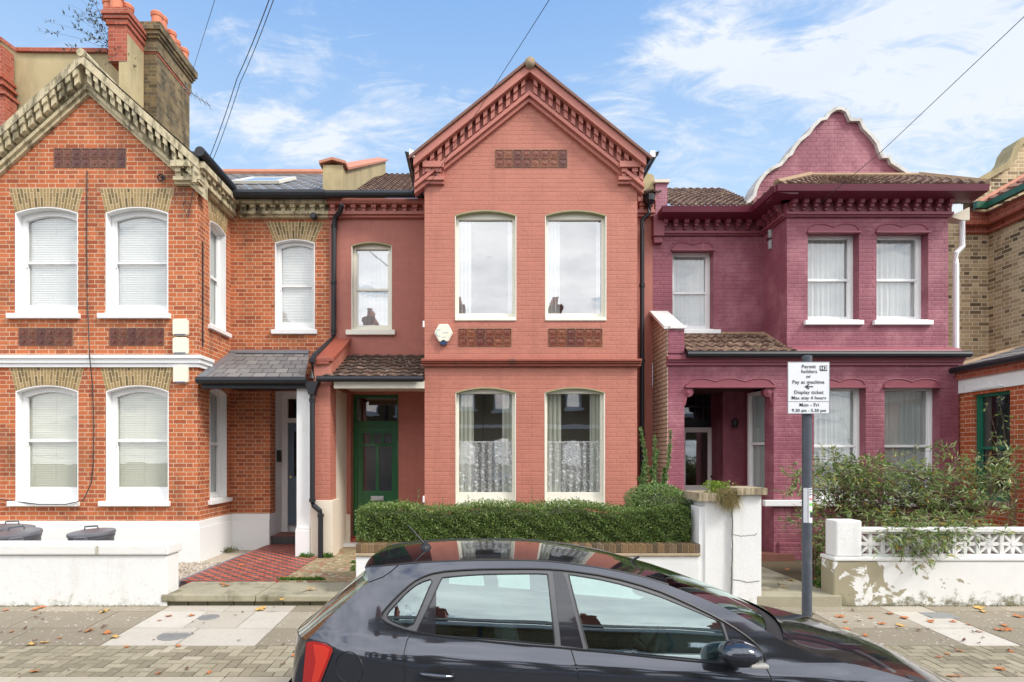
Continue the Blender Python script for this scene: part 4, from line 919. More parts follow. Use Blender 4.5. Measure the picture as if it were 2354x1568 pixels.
pc = MB(); pc.box(X(1470, YP), X(1504, YP), YP - .0, YP + 3.3, py_(480), py_(405)); pc.prism([(X(1470, YP), py_(405) + .001), (X(1504, YP), py_(405) + .001), (X(1498, YP), py_(400)), (X(1484, YP), py_(397))], YP, YP + 3.3); pc.build('rendered_parapet', RENDER, hc)
# white downpipe on the right end
dp = MB(); a = X(2218, YB); dp.tube([(a + .08, YB + .15, bz(500)), (a + .08, YB + .15, bz(560)), (a - .03, YB + .15, bz(575)), (a - .03, YB + .15, bz(600)), (a - .03, YB + .15, bz(806))], .045, 10); dp.build('downpipe', WHITE, hp)
dp = MB(); dp.prism([(XP1 + .1, bz(492)), (XP1 + .45, bz(470)), (XP1 + .45, bz(500)), (XP1 + .3, bz(500))], YB + .1, YB + .28); dp.build('gutter_end', CREAMR, hp)

# ================================================================== YELLOW HOUSE on the right
YN = 11.3
hn = thing('terraced_house', (9.6, YN, .26), 'yellow brick house with green gutters and green window at the right edge', 'house', 'terraced houses facing the street')
nx = lambda a: X(a, YN); nz = lambda a: Z(a, YN)
w = MB(); w.box(nx(2180), nx(2273), YN, YN + .25, 0, nz(500)); w.build('recess_wall', STOCK, hn)
XNs = nx(2273)
w = MB(); w.box(XNs, XNs + .25, YB + .25, YN, 3.4, nz(500)); w.build('bay_side_wall', STOCK, hn)
w = MB(); w.box(XNs, XNs + 2.8, YB, YB + .2495, 3.4, nz(500)); w.build('bay_front_wall', QUOIN, hn)
qn = MB()
for k in range(24):
    z = 3.6 + k * .15; d = .22 if k % 2 else .11
    qn.box(XNs - .003, XNs + .01, YB + .25, YB + .25 + d, z, z + .149)
qn.build('quoin', QUOIN, hn)
GREENG = plain('green_gutter_paint', (.015, .10, .055), .4)
ea = MB(); a = nz(507)
ea.prism([(nx(2210), YN - .35), (XNs - .35, YN - .35), (XNs - .35, YB - .35), (XNs + 2.8, YB - .35), (XNs + 2.8, YB - .27), (XNs - .27, YB - .27), (XNs - .27, YN - .27), (nx(2210), YN - .27)], a + .10, a + .22, axis='z'); ea.build('gutter', GREENG, hn)
co = MB(); co.prism([(nx(2205), YN - .18), (XNs - .18, YN - .18), (XNs - .18, YB - .18), (XNs + 2.8, YB - .18), (XNs + 2.8, YB - .0), (XNs, YB - .0), (XNs, YN), (nx(2205), YN)], a - .14, a + .099, axis='z'); co.prism([(nx(2205), YN - .07), (XNs - .07, YN - .07), (XNs - .07, YB - .07), (XNs + 2.8, YB - .07), (XNs + 2.8, YB), (XNs, YB), (XNs, YN), (nx(2205), YN)], a - .26, a - .141, axis='z'); co.build('cornice', REDB, hn)
TILER = island('red_brown_tile', [(0, (.22, .09, .06)), (1, (.34, .17, .12))], .8, .4, 50, .3)
tiled((XNs - .34, YN + .1, a + .2), (XNs - .34, YB - .34, a + .2), (XNs + 1.3, YN + .1, a + 1.15), (XNs + 1.3, YB + .5, a + 1.15), 7, 8, 'bay_roof', TILER, hn, amp=.02)
hpx = MB(); hpx.tube([(XNs - .34, YN + .1, a + .24), (XNs + 1.3, YN + .12, a + 1.2)], .06, 6); hpx.build('hip_tile', TERRA, hn)
tiled((nx(2210), YN - .3, a + .2), (XNs + .4, YN - .3, a + .2), (nx(2210), 13.5, a + 1.3), (XNs + .4, 13.5, a + 1.3), 6, 8, 'roof', TILEL, hn, amp=.02)
g = [(2226, 440), (2236, 432), (2248, 412), (2265, 400), (2288, 388), (2306, 378), (2316, 365), (2322, 345), (2336, 325), (2360, 310), (2390, 300), (2440, 296)]
Yh = 11.8; L = [(X(p, Yh), Z(q, Yh)) for p, q in g]; In = offs(L, .12)
gw = MB(); gw.prism([(In[0][0], nz(520))] + In + [(In[-1][0], nz(520))], Yh, Yh + .22); gw.build('gable_wall', STOCK, hn)
cp = MB(); A = [[cp.av((p[0], y, p[1])) for p in l] for l in (L, In) for y in (Yh - .07, Yh + .3)]
for k in range(len(L) - 1): cp.f += [[A[0][k], A[0][k + 1], A[2][k + 1], A[2][k]], [A[1][k + 1], A[1][k], A[3][k], A[3][k + 1]], [A[0][k], A[1][k], A[1][k + 1], A[0][k + 1]], [A[2][k], A[2][k + 1], A[3][k + 1], A[3][k]]]
cp.build('gable_coping', RENDER, hn)
# ground floor return: window wall running towards the street
ga = Vector((bx(2208), YB + .02, 0)); gb = Vector((X(2356, 8.75) + .06, 8.75, 0)); vd2 = (gb - ga); l2 = vd2.length; vd2.normalize(); n2 = Vector((-vd2.y, vd2.x, 0))
if n2.x < 0: n2 = -n2
nf = lambda u, d, z: (ga.x + vd2.x * u + n2.x * d, ga.y + vd2.y * u + n2.y * d, z)
def upx(px):   # distance along that wall for a pixel column
    k = (px - VX) / F; return (ga.x - k * ga.y) / (k * vd2.y - vd2.x)
u0, u1 = upx(2236), upx(2322)
wz0, wz1 = Z(1150, 9.6), Z(905, 9.6)
w = MB(nf); w.prism([(0, .1), (l2 + .4, .1), (l2 + .4, wz1 + .05), (0, wz1 + .05)], 0, .25, [[(u0, wz0), (u1, wz0), (u1, wz1 - .0), (u0, wz1 - .0)]]); w.build('lower_wall', QUOIN, hn)
GRW = plain('green_window_paint', (.01, .13, .075), .4)
window(hn, u0, u1, wz0, wz1, 0, nf, d=.06, mat=GRW, jamb=.06, bot=.08, top=.05, sash=.49, sill=(.08, .08, .08, .06), smat=STONE, back='sheer', gl=GL_DARK)
w = MB(nf); w.box(-.02, l2 + .4, -.04, .25, wz1 + .051, Z(868, 9.7)); w.build('lintel', WHITER, hn)
hw = MB(nf); hw.prism([(u0 + .05, wz1 + .07), (u1 - .05, wz1 + .07), (u1 - .18, wz1 + .13), (u1 - .3, wz1 + .10), ((u0 + u1) / 2 + .05, wz1 + .12), ((u0 + u1) / 2, wz1 + .18), ((u0 + u1) / 2 - .05, wz1 + .12), (u0 + .3, wz1 + .10), (u0 + .18, wz1 + .13)], -.06, -.041); hw.build('hood_mould', WHITER, hn)
w = MB(nf); w.box(-.03, l2 + .4, -.08, .25, Z(868, 9.7) + .001, Z(850, 9.7)); w.build('frieze', REDB, hn)
g = MB(nf); g.tube([(-.1, -.16, Z(845, 9.7)), (l2 + .4, -.16, Z(845, 9.7))], .05, 8); g.build('porch_gutter', BLACK, hn)
e0 = nf(-.15, -.14, Z(842, 9.75)); e1 = nf(l2 + .4, -.14, Z(842, 9.75))
tiled(e0, e1, (nx(2262), YN - .9, nz(812)), (nx(2262) + 1.6, YN - 1.9, nz(806)), 7, 5, 'porch_roof', SLATE, hn, th=.012, seg=1, flatt=True)
mf = MB(); mf.tube([e0, (nx(2245), YN - .9, nz(822)), (nx(2273), YN - .9, nz(808)), (nx(2273) + 1.6, YN - 1.9, nz(802))], .07, 6); mf.build('mortar_fillet', MORTAR, hn)
w = MB(); w.box(bx(2206), XNs + .3, YB + .3, YN - .002, .1, Z(868, 10.3)); w.build('recess_infill', QUOIN, hn)

w = MB(); fx_ = nf(l2 + .38, 0, 0); w.prism([(fx_[0], .1), (fx_[0] + 4.2, .1), (fx_[0] + 4.2, 3.75), (fx_[0], 3.75)], fx_[1], fx_[1] + .25, [[(fx_[0] + a, 1.1), (fx_[0] + a + .95, 1.1), (fx_[0] + a + .95, 3.0), (fx_[0] + a, 3.0)] for a in (.5, 2.2)]); w.build('lower_front_wall', QUOIN, hn)
for a in (.5, 2.2): window(hn, fx_[0] + a, fx_[0] + a + .95, 1.1, 3.0, 0, front(fx_[1]), d=.1, mat=GRW, jamb=.06, bot=.08, top=.05, sash=.49, sill=(.08, .08, .08, .06), smat=STONE, back='sheer', gl=GL)
w = MB(); w.box(XNs + .3, XNs + 4, YB + .3, YB + .5, 0, 3.4); w.build('inner_wall', STOCK, hn)
w = MB(); w.box(XL0 - 7, XL0 - .001, YR, YR + .3, 0, rz(458)); w.build('recess_wall', SIDEBRICK, hl)
w = MB(); w.box(XL0, XL0 + .25, YB + .2505, YR, bz(1200), bz(458)); w.build('side_wall', SIDEBRICK, hl)
tiled((XL0 - 7, YR - .22, zev), (XS - 3.85, YR - .22, zev), (XL0 - 7, Yrg, zrg), (XS - 3.85, Yrg, zrg), 24, 18, 'roof', SLATE, hl, th=.008, seg=1, flatt=True)
# ================================================================== GROUND
YW = 7.32
ASPH = plain('asphalt', (.07, .07, .072), .9, var=.2, scale=8, bumps=.4, bs=90)
g = MB(); g.box(-150, 150, -150, 200, -.5, -.02); g.build('ground', plain('earth', (.12, .10, .07), .95), kind='structure')
g = MB(); g.box(-150, 150, -4.0, 5.045, -.019, 0); g.build('road', ASPH, kind='structure')
KERBM = island('granite_kerb', [(0, (.42, .36, .27)), (1, (.56, .49, .38))], .85, .4, 50, .3)
g = MB(); x = -14.
while x < 16: g.box(x + .004, x + .90, 5.05, 5.185, -.1, .122); x += .905
g.build('kerb', KERBM, kind='structure', bevel=.012)
g = MB(); g.box(-150, 150, -5.6, -4.001, -.1, .12); g.build('far_pavement', plain('far_paving', (.3, .29, .27), .9), kind='structure')
g = MB(); g.prism([(5.19, -.05), (5.19, .112), (5.965, .132), (7.5, .192), (7.5, -.05)], -60, 60, axis='x'); g.build('pavement_bed', plain('mossy_joint_sand', (.06, .062, .03), .95, var=.3, scale=6), kind='structure')
rnd = random.Random(3)
gz = lambda y: .12 + (y - 5.19) * (.02 / .77) if y < 5.96 else .14 + (y - 5.96) * (.06 / 1.36)
def slab(mb, x0, x1, y0, y1, g_=.006, dz=0):
    j = rnd.uniform(-.0015, .0015) + dz; i = [mb.av(p) for p in ((x0 + g_, y0 + g_, gz(y0) + j), (x1 - g_, y0 + g_, gz(y0) + j), (x1 - g_, y1 - g_, gz(y1) + j), (x0 + g_, y1 - g_, gz(y1) + j))]
    k = [mb.av((mb.v[q][0], mb.v[q][1], mb.v[q][2] - .03)) for q in i]
    mb.f.append(i)
    for q in range(4): mb.f.append([k[q], k[(q + 1) % 4], i[(q + 1) % 4], i[q]])
SLABM = island('weathered_concrete_slab', [(0, (.27, .225, .16)), (.5, (.36, .305, .225)), (1, (.44, .38, .29))], .9, .45, 40, .35, spots=((.62, .59, .52), 20, .64, .8, (.22, .195, .13)))
SLABL = island('pale_concrete_slab', [(0, (.48, .43, .35)), (.5, (.55, .50, .42)), (1, (.62, .57, .49))], .88, .35, 40, .2, spots=((.30, .28, .23), 12, .66, .4, (.36, .33, .27)))
rows = [(5.965, 6.50), (6.50, 7.10), (7.10, 7.345)]; sa = MB(); sb = MB()
for ri, (y0, y1) in enumerate(rows):
    x = -13 - ri * .31
    segs = [(-13 - ri * .3, -3.85, 0), (-3.85, -2.27, 1), (-2.27, 4.97, 0), (4.97, 5.52, 1), (5.52, 15, 0)]
    for a, b, c in segs:
        x = a
        while x < b - .01:
            w_ = .9 if not c else (.76 if ri != 1 else .58); x2 = min(x + w_ + (0 if c else rnd.uniform(-.02, .02)), b)
            if b - x2 < .25: x2 = b
            slab(sb if c else sa, x, x2, y0, y1); x = x2
sa.build('pavement', SLABM, kind='structure', fixn=False); sb.build('pale_pavement', SLABL, kind='structure', fixn=False)
BLK = island('block_paver', [(0, (.26, .22, .15)), (.5, (.37, .32, .22)), (1, (.47, .41, .29))], .9, .4, 60, .35, spots=((.48, .46, .38), 15, .68, .6, (.17, .16, .10)))
hb = MB(); hp2 = MB(); U = .1015; pale = MB()
for j in range(-1, 9):
    for i in range(-130, 150):
        m4 = (i - j) % 4
        if m4 == 0: c = (i, j, i + 2, j + 1)
        elif m4 == 3: c = (i, j, i + 1, j + 2)
        else: continue
        x0, y0, x1, y1 = c[0] * U, 5.19 + c[1] * U * .953, c[2] * U, 5.19 + c[3] * U * .953
        y0, y1 = max(y0, 5.19), min(y1, 5.962)
        if y1 - y0 < .03: continue
        p_ = (-3.3 < x0 < -2.75 and y0 > 5.5 and (i * 7 + j * 3) % 5 < 2)
        slab(pale if p_ else hb, x0, x1, y0, y1, .0055)
hb.build('block_paving', BLK, kind='structure', fixn=False); pale.build('pale_block_paving', island('pale_paver', [(0, (.42, .37, .27)), (1, (.50, .44, .33))], .9, .3, 50, .2), kind='structure', fixn=False)
# front yards
CONC = plain('mossy_concrete', (.34, .31, .22), .92, var=.3, scale=4, bumps=.5, bs=30, dirt=((.11, .10, .05), 3.2, .52, .70))
g = MB(); g.box(-14, -4.19, 7.6, YB + 1.5, 0, .255); g.build('gravel_bed', plain('cream_gravel', (.50, .43, .34), .95, var=.5, scale=60, bumps=1, bs=90), kind='structure')
g = MB()
for x0, x1, zt in ((-3.95, -2.78, .345), (-2.775, -1.50, .335)):
    g.box(x0, x1, YW - .02, 8.08, .255, zt)
g.build('entrance_slab', CONC, kind='structure', bevel=.015)
g = MB()
x = -3.9
while x < -1.55: w_ = rnd.uniform(.2, .42); g.box(x, x + w_ - .015, YW + .03, 8.0, .10, .253); x += w_
g.build('riser_course', plain('dark_riser_stone', (.13, .12, .07), .95, var=.4, scale=14, bumps=.5), kind='structure')
def checker_mat():
    m, t, b = newmat('red_black_checker_tile'); u, v, _ = uvof(t); p = t.n('ShaderNodeNewGeometry').outputs['Position']
    s = .098; a = t.m('DIVIDE', u, s); c = t.m('DIVIDE', v, s); i, j = t.m('FLOOR', a), t.m('FLOOR', c)
    f1, f2 = t.m('FRACT', a), t.m('FRACT', c); e = t.m('MINIMUM', t.m('MINIMUM', f1, t.m('SUBTRACT', 1., f1)), t.m('MINIMUM', f2, t.m('SUBTRACT', 1., f2)))
    ck = t.m('FLOORED_MODULO', t.m('ADD', i, j), 2.); wn = t.white(t.xyz(i, j, 0.))['Value']
    c1 = t.mix(wn, (.42, .065, .035), (.56, .12, .07)); c2 = t.mix(wn, (.06, .045, .05), (.13, .09, .09)); cc = t.mix(ck, c1, c2)
    cc = t.mix(t.rng(e, .03, .05, 1, 0), cc, (.18, .13, .09)); cc = t.mix(t.rng(t.noise(p, 3, 6, .7), .55, .75, 0, .5), cc, (.14, .10, .06))
    t.put(b.inputs['Base Color'], cc); b.inputs['Roughness'].default_value = .6; return m
g = MB(); g.box(-4.10, -2.75, 8.085, YR + .02, .2, .352); g.build('tiled_path', checker_mat(), kind='structure')
rp = MB(); pts = [(-4.15, 7.66 + k * .035, .30 + .0) for k in range(82)]
rp.tube(pts, [.042 + .010 * (k % 2) for k in range(82)], 8); rp.box(-4.185, -4.115, 7.66, 10.5, .15, .285); tag(rp.build('path_edging', plain('grey_rope_tile', (.17, .17, .19), .6), bevel=0), 'grey rope-top edging along the red tiled path', 'edging')
def crazy():
    m, t, b = newmat('broken_mosaic_path'); p = t.n('ShaderNodeNewGeometry').outputs['Position']
    vo = t.n('ShaderNodeTexVoronoi'); vo.inputs['Scale'].default_value = 13; t.put(vo.inputs['Vector'], p)
    vd_ = t.n('ShaderNodeTexVoronoi', feature='DISTANCE_TO_EDGE'); vd_.inputs['Scale'].default_value = 13; t.put(vd_.inputs['Vector'], p)
    r, g_, bb = t.sep(vo.outputs['Color']); c = t.ramp(r, [(0, (.34, .16, .09)), (.35, (.40, .32, .19)), (.6, (.22, .19, .10)), (.8, (.50, .42, .30)), (1, (.33, .12, .08))])
    c = t.mix(t.rng(vd_.outputs['Distance'], .0, .09, 1, 0), c, (.16, .13, .06)); c = t.mix(t.rng(t.noise(p, 2.2, 7, .7), .5, .7, 0, .6), c, (.20, .18, .07))
    t.put(b.inputs['Base Color'], c); b.inputs['Roughness'].default_value = .9; bump(t, b, vd_.outputs['Distance'], .4, .02); return m
g = MB(); g.box(-2.745, XC0, 8.085, YR + .02, .2, .345); g.build('worn_path', crazy(), kind='structure')
g = MB(); g.box(-1.5, 2.6, YW + .35, YB + .9, .1, .30); g.build('hedge_bed', plain('dark_soil', (.06, .045, .025), .95), kind='structure')
g = MB(); g.box(3.50, 4.45, YW + .1, YB, .1, .34); g.box(3.45, 4.50, YW - .05, YW + .5, .18, .335); g.build('garden_path', CONC, kind='structure', bevel=.01)
g = MB(); g.box(3.1, 14, YW + .3, YB + .3, .1, .30); g.build('garden_soil', plain('leafy_soil', (.10, .075, .04), .95, var=.5, scale=18, bumps=.6), kind='structure')
# manhole covers
CAST = plain('galvanised_cover', (.30, .30, .29), .6, metal=.25, var=.2, scale=20, bumps=.8, bs=140)
def cover(px, py, r):
    y = (CH - .17) * F / (py - VY); x = X(px, y); z = gz(y) + .002
    t_ = thing('manhole_cover', (x, y, z), '', 'manhole cover', 'round covers in the pavement')
    m = MB(); m.lathe((x, y, z), [(r, -.01), (r, .003), (r - .012, .005), (r - .014, .001), (.001, .001)], 28)
    for k in range(-6, 7):
        for j in range(-6, 7):
            if k * k + j * j < 30: m.box(x + k * r / 6.6 - .008, x + k * r / 6.6 + .008, y + j * r / 6.6 - .008, y + j * r / 6.6 + .008, z, z + .0035)
    m.build('lid', CAST, t_); return t_
cover(480, 1421, .115)['label'] = 'small round metal cover in the pale slabs nearest the entrance step'
cover(402, 1457, .17)['label'] = 'larger round metal cover in the pale slabs next to the block paving'
y = 6.95; x = X(2158, y); m = MB(); m.box(x - .17, x + .17, y - .12, y + .12, .15, gz(y) + .006); tag(m.build('access_cover', CAST, bevel=.004), 'dark square access cover set in the pale pavement strip on the right', 'cover')
# ================================================================== GARDEN WALLS
lw = thing('garden_wall', (-6, YW, .15), 'long white rendered garden wall with a white coping, in front of the bins', 'wall')
m = MB(); m.box(-13, X(383, YW), YW, YW + .30, 0, Z(1277, YW)); m.build('wall_body', WALLW, lw, bevel=.01)
m = MB(); m.box(-13, X(383, YW) + .03, YW - .03, YW + .33, Z(1276, YW) + .001, Z(1251, YW)); m.build('coping', WHITED, lw, bevel=.02)
cw = thing('garden_wall', (0, YW, .15), 'low white wall topped with brown bricks on edge, under the hedge', 'wall')
a0, a1 = X(818, YW), X(1608, YW)
m = MB(); m.box(a0, a1, YW, YW + .22, 0, Z(1279, YW)); m.build('wall_body', WALLW, cw, bevel=.01)
m = MB(); m.box(a0 - .01, a1 + .01, YW - .025, YW + .24, Z(1278.5, YW) + .001, Z(1272, YW)); m.build('creasing_course', plain('creasing', (.42, .33, .22), .9, var=.3, scale=10), cw, bevel=.008)
m = MB(); x = a0
BOE = island('brown_coping_brick', [(0, (.10, .075, .045)), (.4, (.19, .12, .06)), (.8, (.27, .17, .08)), (1, (.14, .11, .09))], .85, .5, 50, .35)
while x < a1 - .03: m.box(x, x + .066, YW - .005, YW + .215, Z(1272, YW) + .001, Z(1251, YW)); x += .0755
m.build('brick_coping', BOE, cw, bevel=.006)
m = MB(); m.box(a0 + .002, a1 - .002, YW + .001, YW + .209, Z(1271, YW), Z(1252.5, YW)); m.build('coping_mortar', MORTAR, cw)
gp = thing('gate_pier', (3, YW, .15), 'tall cracked white rendered pier and wall end with stone caps and a dry grass tuft', 'wall')
p0, p1, p2 = X(1612, YW), X(1680, YW), X(1747, YW)
m = MB(); m.prism([(YW - .0, 0), (YW + .30, 0), (YP - .9, .2), (YP - .9, 1.5), (YW + .3, Z(1152, YW)), (YW - .0, Z(1152, YW))], p0 + .05, p1 - .001, axis='x'); m.build('wall_body', WALLW, gp, bevel=.012)
m = MB(); m.prism([(p0 + .051, .15), (p0 + .051, Z(1185, YW)), (p0 - .01, Z(1235, YW)), (p0 - .045, Z(1262, YW)), (p0 - .12, Z(1330, YW)), (p0 - .5, Z(1395, YW)), (p0 - .5, .15)][::-1], YW - .012, YW - .001) if False else m.box(p0 - .02, p0 + .05, YW + .02, YW + .3, .2, Z(1165, YW)); m.build('wall_end', WHITER, gp)
m = MB(); m.box(p1, p2, YW - .045, YW + .36, 0, Z(1137, YW)); m.build('pier_body', WALLW, gp, bevel=.012)
CRK = plain('dark_crack_line', (.13, .12, .09), .95)  # dark tone of the thin tubes laid along the cracks
def crack(par, pts, r=.004):
    m = MB(); rr = random.Random(len(pts)); P = []
    for (a, b), (c, d) in zip(pts, pts[1:]):
        for k in range(8): s = k / 8; P.append((X(a + (c - a) * s + rr.uniform(-1.0, 1.0), YW), YW - .0465, Z(b + (d - b) * s + rr.uniform(-.8, .8), YW)))
    m.tube(P, r, 5); return m.build('crack', CRK, par)
crack(gp, [(1679, 1160), (1680, 1250), (1678, 1320), (1676, 1388)], .007); crack(gp, [(1682, 1228), (1700, 1231), (1730, 1229), (1737, 1224)], .003); crack(gp, [(1681, 1331), (1700, 1333), (1712, 1337), (1745, 1334)], .004)
CAPM = plain('rough_york_stone', (.40, .33, .22), .9, var=.35, scale=14, bumps=.9, bs=25, dirt=((.15, .12, .07), 6, .52, .68))
def rough_slab(par, x0, x1, y0, y1, z0, z1, nm):
    m = MB(); rr = random.Random(int(x0 * 99)); N = 14; j = lambda s: rr.uniform(-s, s)
    o = [(x0 + (x1 - x0) * k / N, y0 + j(.018)) for k in range(N + 1)] + [(x1 + j(.01), y0 + (y1 - y0) * k / 5) for k in range(1, 5)] + [(x1 - (x1 - x0) * k / N, y1 + j(.01)) for k in range(N + 1)] + [(x0 + j(.01), y1 - (y1 - y0) * k / 5) for k in range(1, 5)]
    m.prism(o, z0, z1, axis='z'); return m.build(nm, CAPM, par, bevel=.012)
rough_slab(gp, p0 - .05, p1 + .03, YW - .06, YW + .5, Z(1151.5, YW), Z(1133, YW), 'stone_cap'); rough_slab(gp, p1 + .035, p2 + .04, YW - .10, YW + .42, Z(1136.5, YW), Z(1121, YW), 'stone_cap')
rw = thing('garden_wall', (6.5, YW, .15), 'white wall with a pierced flower block screen and peeling paint at its left end', 'wall')
q0, q1 = X(1916, YW), X(1985, YW)
def peel_mat():
    m, t, b = newmat('peeling_white_render'); p = t.n('ShaderNodeNewGeometry').outputs['Position']; x_, y_, z_ = t.sep(p)
    n = t.noise(p, 2.6, 8, .62, .8); c = t.mix(t.noise(p, 8, 5), (.72, .71, .68), (.80, .79, .76))
    zone = t.m('MULTIPLY', t.rng(x_, 4.6, 6.0, .17, -.05), 1.)
    zone = t.m('ADD', zone, t.rng(z_, .45, .20, 0, .05))
    c = t.mix(t.rng(t.m('ADD', n, zone), .60, .615), c, (.34, .30, .20))
    c = t.mix(t.rng(t.m('ADD', t.noise(p, 7, 6, .7), t.rng(z_, .50, .20, 0, .25)), .66, .82), c, (.20, .19, .12))
    t.put(b.inputs['Base Color'], c); b.inputs['Roughness'].default_value = .85; bump(t, b, n, .3, .01); return m
PEEL = peel_mat()
m = MB(); m.box(q0, 14, YW, YW + .28, 0, Z(1290, YW)); m.build('wall_body', PEEL, rw, bevel=.02)
m = MB(); m.box(q0 - .0, 14, YW - .015, YW + .295, Z(1290, YW) + .001, Z(1281, YW)); m.build('ledge', WHITED, rw, bevel=.012)
m = MB(); m.box(q0 + .04, q1 - .01, YW + .01, YW + .25, Z(1281, YW) + .001, Z(1197, YW)); m.build('end_pier', WALLW, rw, bevel=.02)
BLKW = WHITED
bs = .30; zb = Z(1281, YW) + .002; proto = None
blk = MB(); 
def flower_block(x0):
    m = MB(); y0, y1 = YW + .08, YW + .17; e = .022
    m.ring([(x0, zb), (x0 + bs - .004, zb), (x0 + bs - .004, zb + bs - .004), (x0, zb + bs - .004)], [(x0 + e, zb + e), (x0 + bs - e, zb + e), (x0 + bs - e, zb + bs - e), (x0 + e, zb + bs - e)], y0, y1)
    cx, cz = x0 + bs / 2, zb + bs / 2
    for k in range(8):
        a = math.pi / 4 * k; ln_ = bs * .49 if k % 2 == 0 else bs * .60; wd_ = .026 if k % 2 == 0 else .017
        P = [(0, 0), (ln_ * .35, wd_), (ln_ * .7, wd_ * .8), (ln_, .004), (ln_, -.004), (ln_ * .7, -wd_ * .8), (ln_ * .35, -wd_)]
        m.prism([(cx + u * math.cos(a) - v * math.sin(a), cz + u * math.sin(a) + v * math.cos(a)) for u, v in P], y0 + .008 + .001 * k, y1 - .008 - .001 * k)
    m.lathe((cx, 0, cz), [(.03, y0 + .004), (.03, y1 - .004)], 12, 'y')
    return m
x = q1 + .0
for k in range(12):
    if x > 8.6: break
    flower_block(x).build('screen_block', BLKW, rw); x += bs
m = MB(); m.box(q1, x, YW + .05, YW + .20, zb + bs, zb + bs + .055); m.build('screen_cap', BLKW, rw, bevel=.01)
gpx_ = lambda px, py, z: (X(px, (CH - z) * F / (py - VY)), (CH - z) * F / (py - VY), z)
# ================================================================== BINS
BINM = plain('grey_plastic_bin', (.095, .10, .115), .45, var=.1, scale=8); BINH = plain('grey_bin_lid', (.14, .145, .165), .35, var=.1)
def make_bin():
    t_ = thing('dustbin', (0, 0, 0), '', 'dustbin', 'round dustbins behind the white wall')
    m = MB(); m.lathe((0, 0, 0), [(.21, 0), (.225, .02), (.275, .62), (.29, .64), (.29, .67), (.27, .67)], 32); m.build('body', BINM, t_, smooth=False)
    m = MB(); m.lathe((0, 0, .675), [(.30, 0), (.305, .02), (.30, .05), (.24, .062), (.10, .066), (.001, .067)], 32); l = m.build('lid', BINH, t_)
    m = MB(); m.tube([(-.09, 0, .755), (-.085, 0, .80), (.085, 0, .80), (.09, 0, .755)], .012, 8); m.build('lid_handle', BINM, l)
    m = MB(); m.box(-.085, .085, -.345, -.285, .60, .685); m.box(-.07, .07, -.355, -.30, .685, .70); m.build('side_handle', BINH, t_, bevel=.012)
    return t_
bn = make_bin(); by = 8.55
def placebin(o, px, py, rz_, tilt, lab):
    o.location = (X(px, by if o is not b2 else 8.95), by if o is not b2 else 8.95, .255); o.rotation_euler = (tilt[0], tilt[1], rz_); o['label'] = lab
b2 = None
placebin(bn, 220, 1240, R(8), (R(3), R(-3)), 'grey round dustbin with white painted letters, standing alone')
b1 = copy_tree(bn); placebin(b1, 52, 1240, R(35), (R(4), R(-5)), 'grey round dustbin in front of another bin at the left edge')
b2 = copy_tree(bn); b2.location = (X(18, 9.15), 9.15, .255); b2.rotation_euler = (R(3), R(3), R(60)); b2['label'] = 'grey round dustbin farthest to the left, partly hidden by the bin before it'
def text(body, size, mat, name, parent, loc, rot=(R(90), 0, 0), align='CENTER', ext=.0008, sx=1, bold=0, sp=1):
    cu_ = bpy.data.curves.new(name, 'FONT'); cu_.body = body; cu_.size = size; cu_.align_x = align; cu_.extrude = ext; cu_.offset = bold; cu_.resolution_u = 3; cu_.space_character = sp
    tmp = bpy.data.objects.new(name + '_tmp', cu_); C.objects.link(tmp)
    dg_ = bpy.context.evaluated_depsgraph_get(); me = bpy.data.meshes.new_from_object(tmp.evaluated_get(dg_)); bpy.data.objects.remove(tmp); bpy.data.curves.remove(cu_)
    me.materials.clear(); me.materials.append(mat); o = bpy.data.objects.new(name, me); C.objects.link(o)
    o.parent = parent; o.location = loc; o.rotation_euler = rot; o.scale = (sx, 1, 1); return o
text('LEX', .12, WHITE, 'lettering', bn, (-.13, -.262, .535), (R(85), 0, R(-20)), ext=.003)
# ================================================================== WALL BOXES, CABLES, SIGN
IVORY = plain('ivory_plastic', (.78, .76, .62), .4, var=.02)
def abox(px, py, w_, h_, lab):
    t_ = thing('alarm_box', (bx(px), YB, bz(py + h_ / 2)), lab, 'alarm box', 'ivory boxes on the orange brick corner')
    m = MB(); x0, x1 = bx(px - w_ / 2), bx(px + w_ / 2); z0, z1 = bz(py + h_ / 2), bz(py - h_ / 2); c = .035
    m.prism([(x0, z0 + .02), (x0 + c, z0), (x1 - c, z0), (x1, z0 + .02), (x1, z1 - .02), (x1 - c, z1), (x0 + c, z1), (x0, z1 - .02)], YB - .075, YB - .001); m.build('cover', IVORY, t_, bevel=.008)
    m = MB(); m.box(x0 + .03, x1 - .03, YB - .078, YB - .06, z0 + .003, z0 + .022); m.build('lens', plain('dark_blue_lens', (.02, .03, .12), .2), t_)
abox(418.5, 754, 34, 38, 'ivory alarm box, topmost of three on the brick corner'); abox(418.5, 796, 34, 38, 'ivory alarm box just above the white string course'); abox(419, 862, 33, 39, 'ivory alarm box just below the white string course')
t_ = thing('alarm_box', (bx(1020), YB, bz(768)), 'cream hexagonal alarm box with a blue lens on the salmon wall', 'alarm box')
m = MB(); r = .175; cx, cz = bx(1020), bz(767); pts = [(cx + r * .92 * math.cos(R(60 * k)) , cz + r * math.sin(R(60 * k))) for k in range(6)]
m.prism(pts, YB - .07, YB - .001); m.build('cover', IVORY, t_, bevel=.02)
m = MB(); m.lathe((cx, YB - .04, cz - .165), [(.045, -.03), (.045, .02)], 14, 'y'); m.box(cx - .06, cx + .06, YB - .066, YB - .01, cz - .195, cz - .15); m.build('lens', plain('navy_lens', (.03, .05, .12), .25), t_)
BLT = plain('pale_blue_print', (.38, .52, .66), .5)
